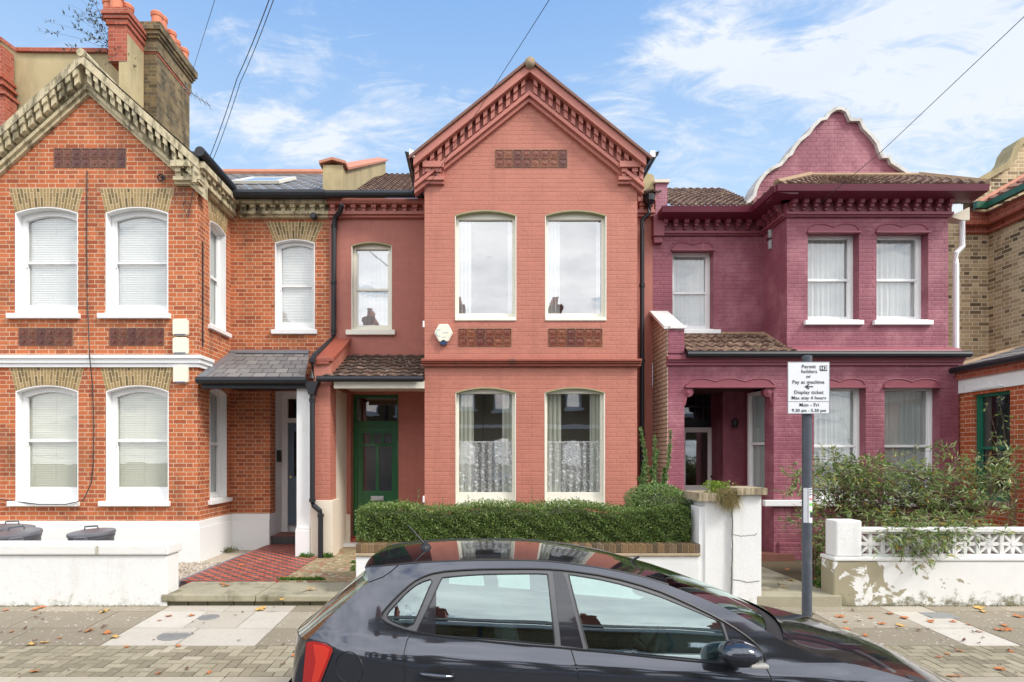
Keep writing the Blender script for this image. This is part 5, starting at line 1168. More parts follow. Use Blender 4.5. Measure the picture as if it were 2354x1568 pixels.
m = MB(); m.tube([(cx - .05 + .05 * math.cos(a_ * .35) - .02, YB - .072, cz + .055 * math.sin(a_ * .35)) for a_ in range(4, 15)], .004, 5); m.tube([(cx - .02, YB - .072, cz + .0), (cx + .08, YB - .072, cz + .005)], .0035, 5); m.tube([(cx - .03, YB - .072, cz - .07), (cx + .04, YB - .072, cz - .07)], .003, 5); m.build('printed_emblem', BLT, t_)
CAB = plain('black_cable', (.03, .03, .035), .6)
def cable(nm, pts, r, lab, sag=0, grp=None, mat=CAB):
    P = []
    for a, b in zip(pts, pts[1:]):
        a, b = Vector(a), Vector(b); n_ = 14 if sag else 3
        for k in range(n_): s = k / n_; v = a.lerp(b, s); v.z -= sag * 4 * s * (1 - s); P.append(v)
    P.append(Vector(pts[-1])); m = MB(); m.tube(P, r, 6); return tag(m.build(nm, mat), lab, 'cable', grp)
w2 = lambda px, py, Y: (X(px, Y), Y, Z(py, Y))
cable('wall_cable', [w2(200, 392, YB - .02), w2(199, 560, YB - .02), w2(201, 700, YB - .02), w2(206, 820, YB - .12), w2(212, 880, YB - .03), w2(216, 980, YB - .03), w2(215, 1060, YB - .03), w2(210, 1110, YB - .03), w2(192, 1150, YB - .09), w2(150, 1160, YB - .10), w2(90, 1160, YB - .10), w2(0, 1148, YB - .03)], .009, 'loose black cable hanging down the orange brick wall between the windows')
cable('corner_cable', [w2(448, 420, YB - .03), w2(432, 500, YB - .03), w2(424, 485, YB - .03), w2(421, 470, YB - .03), w2(426, 462, YB - .03), w2(436, 470, YB - .03)], .006, 'thin black cable looped near the top of the brick corner')
cable('conduit', [(XS + .02, sy(464), Z(560, 10.3)), (XS + .02, sy(464), Z(800, 10.3))], .012, 'thin dark conduit running down the side of the orange brick bay')
cable('overhead_cable', [w2(476, 376, 10.6), w2(545, 180, 9.2), w2(640, -60, 6.2)], .006, 'thicker of two overhead cables rising from the orange brick house', .05)
cable('overhead_cable', [w2(486, 376, 10.6), w2(552, 190, 9.2), w2(650, -60, 6.2)], .005, 'right-hand one of the paired overhead cables above the slate roof', .05)
cable('overhead_cable', [w2(440, 172, 13), w2(500, -20, 8)], .004, 'faint overhead cable passing by the tall brick chimney')
cable('overhead_cable', [w2(972, 445, YB - .12), w2(1130, 208, 8.9), w2(1270, -12, 6.8)], .0045, 'overhead cable crossing the left slope of the salmon gable')
cable('overhead_cable', [w2(1772, 562, 10.6), w2(2030, 345, 9.0), w2(2400, -5, 6.6)], .0045, 'overhead cable crossing in front of the purple curved gable')
t_ = thing('cable_insulator', w2(1771, 570, 10.7), 'stacked grey porcelain insulators on the purple bay corner', 'insulator')
POR = plain('grey_porcelain', (.36, .37, .38), .3)
for py in (536, 562):
    m = MB(); c = w2(1771, py, 10.62); m.lathe(c, [(.02, -.09), (.045, -.07), (.03, -.04), (.05, -.02), (.03, .01), (.05, .03), (.03, .07), (.01, .09)], 14); m.build('insulator_spool', POR, t_, smooth=True)
m = MB(); m.tube([w2(1771, 528, 10.62), w2(1771, 572, 10.62)], .012, 6); m.box(X(1765, 10.7), X(1765, 10.7) + .06, 10.62, 10.75, Z(546, 10.6), Z(543, 10.6)); m.build('bracket', BLACK, t_)
m = MB(); m.tube([(bx(372), YB - .02 - 0, bz(410)), (bx(378), YB - .02, bz(405))], .02, 6); m.tube([(bx(373) + .055 * math.cos(k * .35), YB - .04, bz(411) + .055 * math.sin(k * .35)) for k in range(19)], .012, 6); tag(m.build('wall_hook_ring', CAB), 'small dark iron ring fixed below the yellow gable cornice', 'ring')
# parking sign
PYS = 6.54; sx = X(1855, PYS); sgn = thing('parking_sign', (sx, PYS, .16), 'white permit parking sign on a dark grey post at the pavement edge', 'parking sign')
POST = plain('dark_grey_post_paint', (.075, .085, .105), .5, var=.3, scale=14, bumps=.15, dirt=((.16, .17, .18), 9, .55, .75))
m = MB(); r = .051; z0, z1 = .12, Z(820, PYS); m.tube([(sx, PYS, z0), (sx, PYS, z1)], r, 24); m.build('post', POST, sgn, smooth=False)
m = MB(); m.lathe((sx, PYS, z1), [(r + .002, -.03), (r + .002, .004), (r * .6, .012), (.001, .014)], 24); m.build('post_cap', POST, sgn)
ys = PYS - r - .02; a, b, c, d = X(1811, ys), X(1907, ys), Z(951, ys), Z(832, ys)
SIGNW = plain('white_sign_face', (.80, .81, .83), .35, var=.01)
m = MB(); m.box(a, b, ys, ys + .004, c, d); pl_ = m.build('sign_plate', SIGNW, sgn, bevel=.002)
m = MB(); m.ring([(a - .002, c - .002), (b + .002, c - .002), (b + .002, d + .002), (a - .002, d + .002)], [(a + .004, c + .004), (b - .004, c + .004), (b - .004, d - .004), (a + .004, d - .004)], ys - .002, ys + .005)
zl_ = Z(923, ys); m.box(a, b, ys - .0015, ys + .001, zl_ - .003, zl_ + .003); m.build('sign_border', GREYP, pl_)
m = MB(); 
for zc_ in (Z(850, ys), Z(935, ys)): m.box(sx - .07, sx + .07, ys + .0041, ys + .02, zc_ - .015, zc_ + .015); m.tube([(sx + .055 * math.cos(q), PYS + .055 * math.sin(q), zc_) for q in [k * .35 for k in range(19)]], .008, 5)
m.build('clamp', GREYP, sgn)
INK = plain('dark_sign_ink', (.035, .04, .05), .5); ty = ys - .003; wl = wloc(sgn); s_ = (b - a) / 96
for body, px, py, sz, spc in (('Permit', 1859, 846.5, 12.5, 1.05), ('holders', 1860, 857.5, 12.5, 1.05), ('or', 1858.5, 869, 12.4, 1.05), ('Pay at machine', 1858, 882, 12.4, 1.06), ('Display ticket', 1859, 905.5, 12.4, 1.06), ('Max stay 4 hours', 1859, 918, 11.6, 1.06), ('Mon - Fri', 1860, 934.5, 12.4, 1.05), ('9.30 am - 5.30 pm', 1859.5, 947, 11.3, 1.02)):
    o = text(body, sz * s_ * .93, INK, 'sign_lettering', pl_, (0, 0, 0), bold=.0001, sp=spc); o.location = Vector((X(px, ys), ty, Z(py, ys))) - wl
m = MB(); m.box(X(1884.5, ys), X(1901, ys), ty - .0005, ys - .0001, Z(852.5, ys), Z(840.5, ys)); m.build('zone_plate', INK, pl_, fixn=True)
o = text('H3', 12.5 * s_ * .95, SIGNW, 'sign_lettering', pl_, (0, 0, 0), bold=.001, sp=1.1); o.location = Vector((X(1893, ys), ty - .0016, Z(850.5, ys))) - wl
m = MB(); z_ = Z(889, ys); xa = X(1849, ys); m.box(xa + .02, X(1869, ys), ty, ty + .002, z_ - .006, z_ + .006); m.prism([(xa, z_), (xa + .045, z_ - .028), (xa + .056, z_ - .022), (xa + .024, z_), (xa + .056, z_ + .022), (xa + .045, z_ + .028)], ty - .0005, ty + .0015); m.build('arrow', INK, pl_)
# sticker wrapped round the post
def band(p0, p1, mat, nm, k=.0012, a0=200, a1=345):
    m = MB(); n_ = 10; i = [[m.av((sx + (r + k) * math.cos(R(a0 + (a1 - a0) * q / n_)), PYS + (r + k) * math.sin(R(a0 + (a1 - a0) * q / n_)), z)) for z in (Z(p1, PYS - r), Z(p0, PYS - r))] for q in range(n_ + 1)]
    for q in range(n_): m.f.append([i[q][0], i[q + 1][0], i[q + 1][1], i[q][1]])
    return m.build(nm, mat, sgn, smooth=True, fixn=False)
band(1122, 1202, SIGNW, 'sticker'); GRN = plain('lime_print', (.25, .65, .10), .5)
for p0, p1, mt, a0, a1 in ((1157, 1163, GRN, 268, 340), (1175, 1178, GRN, 268, 340), (1178, 1190, INK, 275, 340), (1145, 1150, plain('pink_print', (.7, .3, .3), .5), 268, 340), (1124, 1141, INK, 270, 276), (1124, 1126, INK, 276, 335), (1130, 1132, INK, 280, 335), (1136, 1138, INK, 280, 335), (1122, 1202, INK, 250, 256)): band(p0, p1, mt, 'sticker_print', .0022, a0, a1)
# downpipe between the two porches (belongs to the salmon house)
dp = MB(); yy = YB - .10
dp.tube([w2(786, 470, YR - .34), w2(783, 485, YR - .25), w2(771, 500, YR - .08), w2(768, 520, YR - .06), w2(767, 770, YR - .06), w2(762, 782, YR - .08), w2(722, 818, YB + .0), w2(718, 826, yy), w2(718, 870, yy)], .048, 10)
dp.tube([w2(718, 905, yy), w2(718, 1150, yy), w2(721, 1162, yy), w2(735, 1174, yy), w2(737, 1186, yy), w2(737, 1284, yy)], .045, 10)
dp.prism([(X(703, yy), Z(878, yy)), (X(735, yy), Z(878, yy)), (X(728, yy), Z(893, yy)), (X(724, yy), Z(908, yy)), (X(712, yy), Z(908, yy)), (X(708, yy), Z(893, yy))], yy - .09, yy + .09)
for px, py, Y_ in ((718, 920, yy), (718, 1150, yy), (737, 1185, yy), (718, 830, yy), (768, 520, YR - .06), (767, 650, YR - .06), (767, 760, YR - .06)):
    q = w2(px, py, Y_); dp.lathe(q, [(.05, -.03), (.058, -.025), (.058, -.008), (.051, 0), (.058, .008), (.058, .025), (.05, .03)], 12)
dp.build('downpipe', BLACK, hc)
wl_ = MB(); wl_.lathe((X(727, YR) , YR - .24, rz(506)), [(.05, 0), (.065, .03), (.055, .14), (.03, .20)], 14, 'y')
tag(wl_.build('security_light', BLACK), 'round black lamp housing under the yellow cornice above the small arched window', 'lamp')

SPR = plain('blue_can_print', (.05, .07, .30), .3, var=.8, scale=40); can = thing('spray_can', gpx_(772, 1270, .345), 'small red capped blue can on the worn path by the cream pier', 'can')
cx, cy, cz = can.location; m = MB(); m.lathe((cx, cy, cz), [(.03, 0), (.032, .01), (.032, .17), (.022, .19)], 16); m.build('can_body', SPR, can); m = MB(); m.lathe((cx, cy, cz + .19), [(.022, 0), (.022, .05), (.015, .055)], 14); m.build('cap', plain('red_cap', (.6, .03, .02), .4), can)
m = MB(); q = gpx_(802, 1236, .47); rr = random.Random(5)
m.prism([(q[0] + .17 * math.cos(a * .42) * rr.uniform(.85, 1.1), q[1] + .07 * math.sin(a * .42) * rr.uniform(.8, 1.1)) for a in range(15)], .471, .50, axis='z'); tag(m.build('doormat', plain('red_brown_mat', (.32, .05, .04), .95, var=.4, scale=30, bumps=.5), bevel=.01), 'crumpled red brown doormat on the step by the green door', 'doormat')
for py in (744, 1146):
    m = MB(); m.box(XC0 - .03, XC0 - .0005, YB - .02, YB + .06, bz(py + 9), bz(py - 6)); m.build('corner_sensor', WHITE, hc, bevel=.004)
# ================================================================== CHIMNEYS AND PARTY WALL behind the left gable
hb_ = thing('chimney_wall', (-8, 12, 8), 'rendered party wall with red and sooty brick chimney stacks rising behind the yellow gable', 'chimney')
Yc = 11.95
m = MB(); P = [(-30, 335), (0, 335), (320, 335), (322, 122), (240, 122), (40, 120), (5, 95), (-30, 90)]
m.prism([(X(a, Yc), Z(b, Yc)) for a, b in P], Yc, Yc + .35); m.build('party_wall', RENDER, hb_)
m = MB(); Q = [(-30, 82), (3, 86), (40, 113), (250, 115)]
for (a, b), (c, d) in zip(Q, Q[1:]):
    A_ = Vector((X(a, Yc), Yc - .06, Z(b, Yc))); B_ = Vector((X(c, Yc), Yc - .06, Z(d, Yc))); m.obox(A_, B_ - A_, (0, .46, 0), (0, 0, -.075))
m.build('wall_coping', REDB, hb_)
m = MB(); a1_ = X(30, 11.8); m.box(a1_ - .6, a1_, 11.6, 11.9, Z(335, 11.8), Z(225, 11.8)); m.box(a1_ - .6, a1_ - .06, 11.6, 11.9, Z(225, 11.8), Z(120, 11.8))
for k, (p, q) in enumerate(((225, 232), (205, 211), (188, 194))): m.box(a1_ - .6, a1_ + .03 - k * .03, 11.55, 11.93, Z(q, 11.8), Z(p, 11.8))
m.build('corbelled_stack', REDB, hb_)
# sooty stack: face towards the street and a deep flank
x1 = X(361, 12.0); x0 = X(320, 12.0); yb = 13.35; top = Z(62, 12)
m = MB(); m.box(x0, x1, 12.0, yb, 6.4, Z(120, 12)); m.box(x0 - .0, x1 + .03, 11.97, yb + .03, Z(120, 12) + .001, Z(92, 12)); 
for k, (p, q) in enumerate(((91.5, 84), (84, 76), (76, 60))): m.box(x0 - .0, x1 + .06 + k * .035, 11.94 - k * .035, yb + .06 + k * .03, Z(p, 12) + .001, Z(q, 12))
m.build('sooty_stack', CHIMB, hb_)
m = MB(); m.box(x1 + .0, x1 + .012, 12.0, yb, Z(126, 12), Z(120, 12)); m.box(x0, x1 + .012, 11.99, 12.0, Z(124, 12), Z(119, 12)); m.build('stack_band', REDB, hb_)
xr0, xr1 = X(245, 11.35), X(288, 11.35)
m = MB(); m.box(xr0, xr1, 11.4, 11.98, Z(140, 11.4), Z(58, 11.4))
for k, (p, q) in enumerate(((58, 46), (46, 38), (38, 30), (30, 20))): e = (.03, .06, .09, .05)[k]; m.box(xr0 - e, xr1 + e, 11.4 - e, 11.98, Z(p, 11.4) + .001, Z(q, 11.4))
m.build('red_stack', REDB, hb_)
m = MB(); m.box(xr0 + .2, xr1 + .001, 11.41, 11.97, Z(330, 11.4), Z(75, 11.4)); m.build('rendered_return', RENDER, hb_)
def pot(cx, cy, z, h, r, par):
    m = MB(); m.lathe((cx, cy, z), [(r * 1.05, 0), (r * 1.05, .04), (r, .06), (r * .88, h - .10), (r * 1.0, h - .09), (r * 1.08, h - .03), (r * .95, h), (r * .75, h), (r * .7, h - .1)], 16); return m.build('chimney_pot', POTM, par, smooth=False)
for px, y, z, h in ((252, 11.7, Z(20, 11.4), .38), (268, 11.62, Z(20, 11.4), .42), (292, 11.85, Z(20, 11.4), .40)): pot(X(px, y), y, z, h, .125, hb_)
xm = (x0 + x1) / 2 + .05
for k in range(5): pot(xm + (.0 if k % 2 else .05), 12.15 + k * .27, top - .01, .40 + (.12 if k == 1 else 0), .115, hb_)
ae = thing('tv_aerial', (x1, yb - .2, Z(205, 13)), 'thin television aerial sticking out from the side of the sooty chimney', 'aerial')
m = MB(); a = Vector((x1 - .05, 13.0, Z(196, 13.0))); b = Vector((X(483, 12.6), 12.6, Z(243, 12.6))); m.tube([a, b], .010, 6); m.build('boom', GREYP, ae)
m = MB()
for k in range(5): c = a.lerp(b, .3 + k * .16); m.tube([c + Vector((0, -.14 + .01 * k, .03)), c + Vector((0, .14, -.03))], .005, 5)
m.tube([a.lerp(b, .15), a.lerp(b, .15) + Vector((.10, 0, .10))], .006, 5); m.build('element', GREYP, ae)
# ================================================================== PLANTS
LEAFH = leafmat('privet_leaf', [(0, (.05, .10, .018)), (.3, (.13, .22, .045)), (.7, (.24, .35, .08)), (.9, (.38, .48, .16)), (1, (.54, .60, .30))], .35)
LEAFS = leafmat('pale_shrub_leaf', [(0, (.09, .18, .05)), (.5, (.20, .33, .10)), (1, (.38, .50, .20))], .4)
LEAFB = leafmat('lance_leaf', [(0, (.08, .15, .035)), (.4, (.24, .34, .10)), (.75, (.42, .50, .20)), (.90, (.60, .64, .40)), (.96, (.60, .48, .06)), (1, (.38, .16, .07))], .35)
LEAFG = leafmat('dry_grass', [(0, (.20, .14, .06)), (.6, (.36, .27, .12)), (1, (.30, .32, .08))], .6)
LEAFY = leafmat('lime_leaf', [(0, (.14, .24, .02)), (1, (.38, .50, .07))], .5)
LEAFD = leafmat('weed_leaf', [(0, (.04, .12, .02)), (.7, (.10, .26, .03)), (1, (.35, .38, .05))], .5)
TWIG = plain('brown_twig', (.13, .08, .05), .8)
rl = random.Random(11)
def rdir(up=0.):
    v = Vector((rl.gauss(0, 1), rl.gauss(0, 1), rl.gauss(0, 1))); v.normalize(); v.z += up; return v.normalized()
def hedge():
    t_ = thing('hedge', (.5, 8, .9), 'long clipped green privet hedge standing on the low brick-topped wall', 'hedge')
    y0, y1 = YW + .12, YW + 1.0; xa, xb = X(822, 7.5), X(1585, 7.5)
    zb = Z(1250, YW) + .0; zt = lambda x: Z(1170, 7.5) + .02 * math.sin(x * 2.1) + .025 * math.sin(x * 5.3 + 1)
    core = MB(); N = 30
    core.grid(lambda u, v: (xa + .06 + (xb - xa - .1) * u, y0 + .10 + (y1 - y0 - .2) * 0 if v < .5 else y1, 0) and (xa + .08 + (xb - xa - .14) * u, y0 + .09 + (.7 if v > .6 else 0), (zb + .0) if v < .3 else zt(xa + (xb - xa) * u) - .09), N, 3)
    core.face((xa + .08, y0 + .1, zb), (xa + .08, y1, zb), (xa + .08, y1, zt(xa) - .09), (xa + .08, y0 + .1, zt(xa) - .09))
    core.build('branch_mass', plain('hedge_inner_twigs', (.035, .04, .018), .9, var=.6, scale=30), t_, fixn=False)
    m = MB()
    def put(p, n, s=1.):
        d = (rdir(.25) + Vector(n) * .6).normalized(); m.leaf(p, d, .012 * s * rl.uniform(.8, 1.5), .026 * s * rl.uniform(.7, 1.4), Vector(n) + rdir() * .9)
    for _ in range(21000):
        x = rl.uniform(xa, xb); e = min((x - xa) / .12, 1) ; z = rl.uniform(zb - .03, zt(x)); dz = (zt(x) - z)
        bulge = .012 * math.sin(x * 7 + z * 9) + .015 * math.sin(x * 23 + z * 31) 
        rnd_ = .04 * max(0, 1 - dz / .10) ** 2 + .07 * (1 - e) ** 2
        put((x, y0 + .03 + bulge + rnd_ + abs(rl.gauss(0, .03)), z + .008), (0, -1, .2))
    for _ in range(13000):
        x = rl.uniform(xa, xb); y = y0 + .03 + (y1 - y0) * rl.random() ** 1.6; put((x, y, zt(x) + rl.gauss(0, .02) + .02 * math.sin(x * 13 + y * 11)), (0, -.2, 1))
    for _ in range(2200): put((xa + rl.uniform(-.02, .05), rl.uniform(y0 + .02, y1), rl.uniform(zb, zt(xa))), (-1, -.2, .1))
    m.build('foliage', LEAFH, t_, fixn=False)
    s = MB(); st = MB()
    for px, h in ((957, .30), (1018, .20), (1052, .14), (1075, .18), (1101, .10), (1132, .10), (1180, .12), (1221, .30), (1240, .12), (1450, .1), (1330, .09), (1400, .12), (888, .08), (860, .10)):
        x = X(px, 7.7) + rl.uniform(-.02, .02); b = Vector((x, 7.7, zt(x))); tip = b + Vector((rl.uniform(-.03, .03), 0, h * .9)); st.tube([b, tip], .002, 4)
        for k in range(int(h * 90)):
            p = b.lerp(tip, k / (h * 90)); s.leaf(p, rdir(.5), .010, .022, rdir())
    s.build('new_shoots', LEAFS, t_, fixn=False); st.build('twig', TWIG, t_)
hedge()
def mound(name, cx, cy, cz, rx, ry, rz_, n, mat, lab, size=.03, w_=.014, cat='shrub', inner=True, par=None):
    t_ = par or thing(name, (cx, cy, cz - rz_), lab, cat); m = MB()
    for _ in range(n):
        d = rdir(); q = rl.uniform(.82, 1.06); p = (cx + d.x * rx * q, cy + d.y * ry * q, cz + d.z * rz_ * q); m.leaf(p, (rdir(.2) + d * .7).normalized(), w_ * rl.uniform(.7, 1.4), size * rl.uniform(.6, 1.4), d + rdir() * .8)
    m.build('foliage', mat, t_, fixn=False)
    if inner:
        c = MB(); c.lathe((cx, cy, cz), [(max(.001, rx * .8 * math.sin(math.pi * k / 10)), -rz_ * .8 * math.cos(math.pi * k / 10)) for k in range(11)], 16); c.build('branch_mass', MATS['hedge_inner_twigs'], t_, smooth=True)
    return t_
g1 = mound('shrub', X(1525, 7.9), 7.95, Z(1195, 7.9), .50, .42, .42, 9000, LEAFH, 'rounded green bush where the hedge meets the white gate pier')
mound('x', X(1510, 8.2), 8.25, Z(1150, 8.2), .42, .35, .22, 4500, LEAFS, '', par=g1)
sh = MB(); st = MB()
for px, py in ((1468, 985), (1505, 1003), (1545, 990), (1485, 1060), (1520, 1035), (1530, 1075), (1500, 1080), (1475, 1100)):
    b = Vector((X(1500 + (px - 1500) * .5, 8.4), 8.4, Z(1150, 8.4))); tp_ = Vector((X(px, 8.4), 8.4 + rl.uniform(-.2, .2), Z(py, 8.4))); md = (b + tp_) / 2 + Vector((rl.uniform(-.06, .06), 0, .05)); pts = [b, b.lerp(md, .5), md, md.lerp(tp_, .5), tp_]; st.tube(pts, .005, 5)
    for k in range(330):
        s = rl.random(); p = b.lerp(md, s * 2) if s < .5 else md.lerp(tp_, s * 2 - 1); sh.leaf(p, rdir(.35), .024 * rl.uniform(.7, 1.2), .058 * rl.uniform(.6, 1.2) * (1.1 - s * .4), rdir())
sh.build('upright_shoots', LEAFS, g1, fixn=False); st.build('branch', TWIG, g1)
def arching(name, lab, base, ends, n_per, mat, size, w_, sag=.25, spread=.12, cat='shrub', twr=.006):
    t_ = thing(name, base[0], lab, cat); m = MB(); st = MB()
    for e in ends:
        b = Vector(base[rl.randrange(len(base))]); e = Vector(e); top = max(b.z, e.z) + sag * rl.uniform(.3, 1); md = (b + e) / 2; md.z = top
        pts = [b.lerp(md, s) * (1 - s) + md.lerp(e, s) * s for s in [k / 8 for k in range(9)]]
        st.tube(pts, [twr * (1 - .09 * k) for k in range(9)], 5)
        for k in range(n_per):
            s = .25 + .75 * (rl.random() ** .8); i = min(7, int(s * 8)); p = pts[i].lerp(pts[i + 1], s * 8 - i); tw = rdir(.1); ax = p + tw * rl.uniform(.02, spread)
            if k % 3 == 0: st.tube([p, ax], .0018, 3, cap=False)
            dr = (tw + (e - b).normalized() * .7 + Vector((0, 0, -.25))).normalized()
            for q in range(3):
                m.leaf(p.lerp(ax, .5 + q * .25), (dr + rdir() * .55).normalized(), w_ * rl.uniform(.7, 1.3), size * rl.uniform(.6, 1.3), rdir(.8))
    m.build('foliage', mat, t_, fixn=False); st.build('stem', TWIG, t_); return t_
ends = []
def topy(px):
    T = [(1785, 1120), (1830, 1075), (1870, 1065), (1905, 1045), (1960, 1085), (2010, 1065), (2060, 1095), (2100, 1075), (2150, 1045), (2200, 1060), (2260, 1070), (2320, 1040), (2400, 1050)]
    for (a, b), (c, d) in zip(T, T[1:]):
        if a <= px <= c: return b + (d - b) * (px - a) / (c - a)
    return 1080
def boty(px):
    T = [(1785, 1190), (1850, 1250), (1930, 1200), (1990, 1250), (2050, 1300), (2130, 1325), (2200, 1265), (2280, 1240), (2400, 1220)]
    for (a, b), (c, d) in zip(T, T[1:]):
        if a <= px <= c: return b + (d - b) * (px - a) / (c - a)
    return 1200
for _ in range(118):
    px = rl.uniform(1790, 2390); a, b = topy(px) - 12, boty(px); py = a + (b - a) * rl.random() ** 1.25; y = (7.1 if py > 1225 and px > 2000 else 7.8) + rl.uniform(0, .7 if py < 1225 else .2); ends.append((X(px, y), y, Z(py, y)))
for _ in range(26):
    px = rl.gauss(2120, 45); py = rl.uniform(1215, 1325 - abs(px - 2125) * .6); ends.append((X(px, 7.15), 7.1 + rl.uniform(0, .1), Z(py, 7.15)))
base = [(X(p, 8.5), 8.5, .5) for p in (1930, 2060, 2150, 2260)]
base = [(X(p, 8.4), 8.4, Z(q, 8.4)) for p, q in ((1930, 1185), (2050, 1190), (2150, 1180), (2260, 1190))]
bs_ = arching('arching_shrub', 'loose arching shrub with narrow leaves spilling over the white block wall', base, ends, 19, LEAFB, .095, .022, sag=.10, spread=.16, twr=.009)
for b in base:
    st = MB(); st.tube([(b[0], b[1], .3), b], .014, 6); st.build('trunk', TWIG, bs_)
arching('garden_shrub', 'small green and yellow bush low beside the purple wall behind the sign post', [(X(1870, 8.1), 8.1, .35)], [(X(p, 8.0), 8.0 + rl.uniform(-.2, .2), Z(q, 8.0)) for p, q in ((1865, 1250), (1880, 1240), (1890, 1270), (1850, 1230), (1875, 1290), (1900, 1240), (1868, 1275), (1885, 1215), (1860, 1205), (1845, 1215), (1895, 1200))], 26, LEAFB, .06, .02, sag=.05, spread=.08)
arching('climbing_plant', 'thin leafy climber in front of the green window of the yellow brick house', [(X(2330, 8.6), 8.6, .6)], [(X(p, 8.6), 8.6, Z(q, 8.6)) for p, q in ((2255, 925), (2290, 915), (2330, 960), (2270, 1000), (2310, 1020), (2345, 990), (2300, 1060), (2335, 1070), (2270, 1085), (2345, 1110), (2310, 1110), (2350, 1040))], 12, LEAFB, .05, .016, sag=.05, spread=.10, twr=.004)
# buddleia on the party wall
arching('wall_buddleia', 'wispy buddleia growing from the top of the rendered party wall', [(X(255, 11.8), 11.8, Z(120, 11.8)), (X(285, 11.6), 11.6, Z(135, 11.6))], [(X(p, 11.5), 11.5 + rl.uniform(-.3, .2), Z(q, 11.5)) for p, q in ((150, 45), (160, 20), (185, 5), (205, 12), (210, 30), (180, 70), (200, 85), (215, 60), (110, 95), (80, 72), (135, 75), (305, 155), (290, 140), (235, 100), (220, 5), (190, 45), (310, 140), (260, 165), (170, 30))], 10, leafmat('buddleia_leaf', [(0, (.05, .06, .04)), (1, (.16, .18, .12))], .6), .075, .018, sag=.03, spread=.05, twr=.004)
# grass tuft on the pier
tf = thing('grass_tuft', (X(1668, YW), YW - .05, Z(1135, YW)), 'dry grass and lime weeds hanging over the cracked white gate pier', 'plant')
m = MB()
for _ in range(620):
    a = Vector((X(rl.uniform(1645, 1700), YW - .08), YW - .06 + rl.uniform(-.02, .1), Z(rl.uniform(1118, 1140), YW))); e = Vector((X(rl.gauss(1680, 15), YW - .1), YW - .09 - rl.uniform(0, .07), Z(rl.uniform(1130, 1180), YW))); m.leaf(a, e - a, .006, (e - a).length, (0, -1, .3))
m.build('dry_blades', LEAFG, tf, fixn=False); m = MB()
for _ in range(420):
    m.leaf((X(rl.gauss(1655, 15), YW), YW + rl.uniform(-.07, .15), Z(rl.uniform(1108, 1136), YW)), rdir(.6), .02, .035, rdir(.5))
m.build('lime_leaves', LEAFY, tf, fixn=False)
def weeds(name, lab, pts, n, mat, size, h, spread):
    m = MB()
    for _ in range(n):
        a = pts[rl.randrange(len(pts))]; m.leaf((a[0] + rl.gauss(0, spread[0]), a[1] + rl.gauss(0, spread[1]), a[2] + abs(rl.gauss(0, h))), rdir(.7), size * .45, size * rl.uniform(.6, 1.3), rdir(.5))
    return m.build(name, mat, fixn=False, kind='stuff', label=lab)
gpx = lambda px, py, z: (X(px, (CH - z) * F / (py - VY)), (CH - z) * F / (py - VY), z)
weeds('step_weeds', 'green weeds in the joint behind the entrance slab', [gpx(p, 1334, .34) for p in range(648, 740, 6)], 900, LEAFD, .035, .012, (.03, .02))
weeds('pier_weeds', 'small weeds at the foot of the porch piers', [gpx(p, 1282, .34) for p in (695, 705, 715, 745, 752, 760)], 420, LEAFD, .04, .03, (.03, .03))
weeds('wall_weeds', 'weeds by the end of the low wall', [gpx(812, q, .34) for q in (1295, 1305, 1312)], 220, LEAFD, .03, .02, (.02, .04))
weeds('path_weeds', 'green weeds beside the garden path step', [gpx(p, q, .33) for p, q in ((1882, 1345), (1895, 1335), (1905, 1342), (1892, 1350), (1880, 1310), (1890, 1320))], 700, LEAFD, .045, .03, (.05, .06))
weeds('gravel_plant', 'low tufty plants growing in the gravel', [gpx(p, q, .27) for p, q in ((470, 1273), (485, 1270), (500, 1268), (515, 1270), (530, 1268), (460, 1276))], 900, leafmat('sedum_leaf', [(0, (.08, .10, .03)), (1, (.26, .27, .12))], .6), .04, .03, (.05, .06))
weeds('wall_moss', 'moss and grit along the foot of the white walls', [(x_ * .07, YW - .02, gz(YW)) for x_ in list(range(-120, -56)) + list(range(64, 130))], 2200, leafmat('moss', [(0, (.06, .06, .02)), (1, (.16, .14, .06))], .9), .016, .004, (.03, .014))
m = MB()
for _ in range(2600):
    x = rl.uniform(-5.6, -4.2); y = rl.uniform(7.66, 10.0); s = rl.uniform(.008, .02); z = .256; m.obox((x, y, z), rdir() * s * 1.4, rdir() * s, rdir(.5) * s)
m.build('gravel', island('gravel_stone', [(0, (.42, .33, .24)), (.5, (.58, .50, .42)), (1, (.70, .64, .56))], .9, 0), kind='stuff', label='pale gravel')
# fallen leaves, one object each
LF = [plain('orange_dead_leaf', (.50, .17, .05), .75, var=.3, scale=40), plain('yellow_dead_leaf', (.62, .36, .10), .75, var=.3, scale=40), plain('brown_dead_leaf', (.12, .05, .035), .8, var=.3, scale=40)]
LN = ['curled orange plane leaf lying on the ground', 'pale yellow plane leaf lying on the ground', 'small dark brown dead leaf lying on the ground']
LG = ['fallen orange leaves', 'fallen yellow leaves', 'fallen brown leaves']
protos = []
for k in range(3):
    for vv in range(2):
        m = MB(); N = 15; R_ = (.075, .08, .035)[k]; c = m.av((0, 0, .012)); ring_ = []
        for q in range(N):
            a = 2 * math.pi * q / N; r = R_ * (1 if q % 3 == 0 else .62 if q % 3 == 1 else .66) * rl.uniform(.85, 1.1)
            if k == 2: r = R_ * (1 - .5 * abs(math.sin(a)))
            ring_.append(m.av((r * math.cos(a), r * math.sin(a) * .8, .006 + .022 * abs(math.sin(a * 1.5 + vv)) * (r / R_))))
        for q in range(N): m.f.append([c, ring_[q], ring_[(q + 1) % N]])
        o = m.build('fallen_leaf', LF[k], None, fixn=False, label=LN[k], cat='leaf', group=LG[k]); protos.append(o)
used = set()
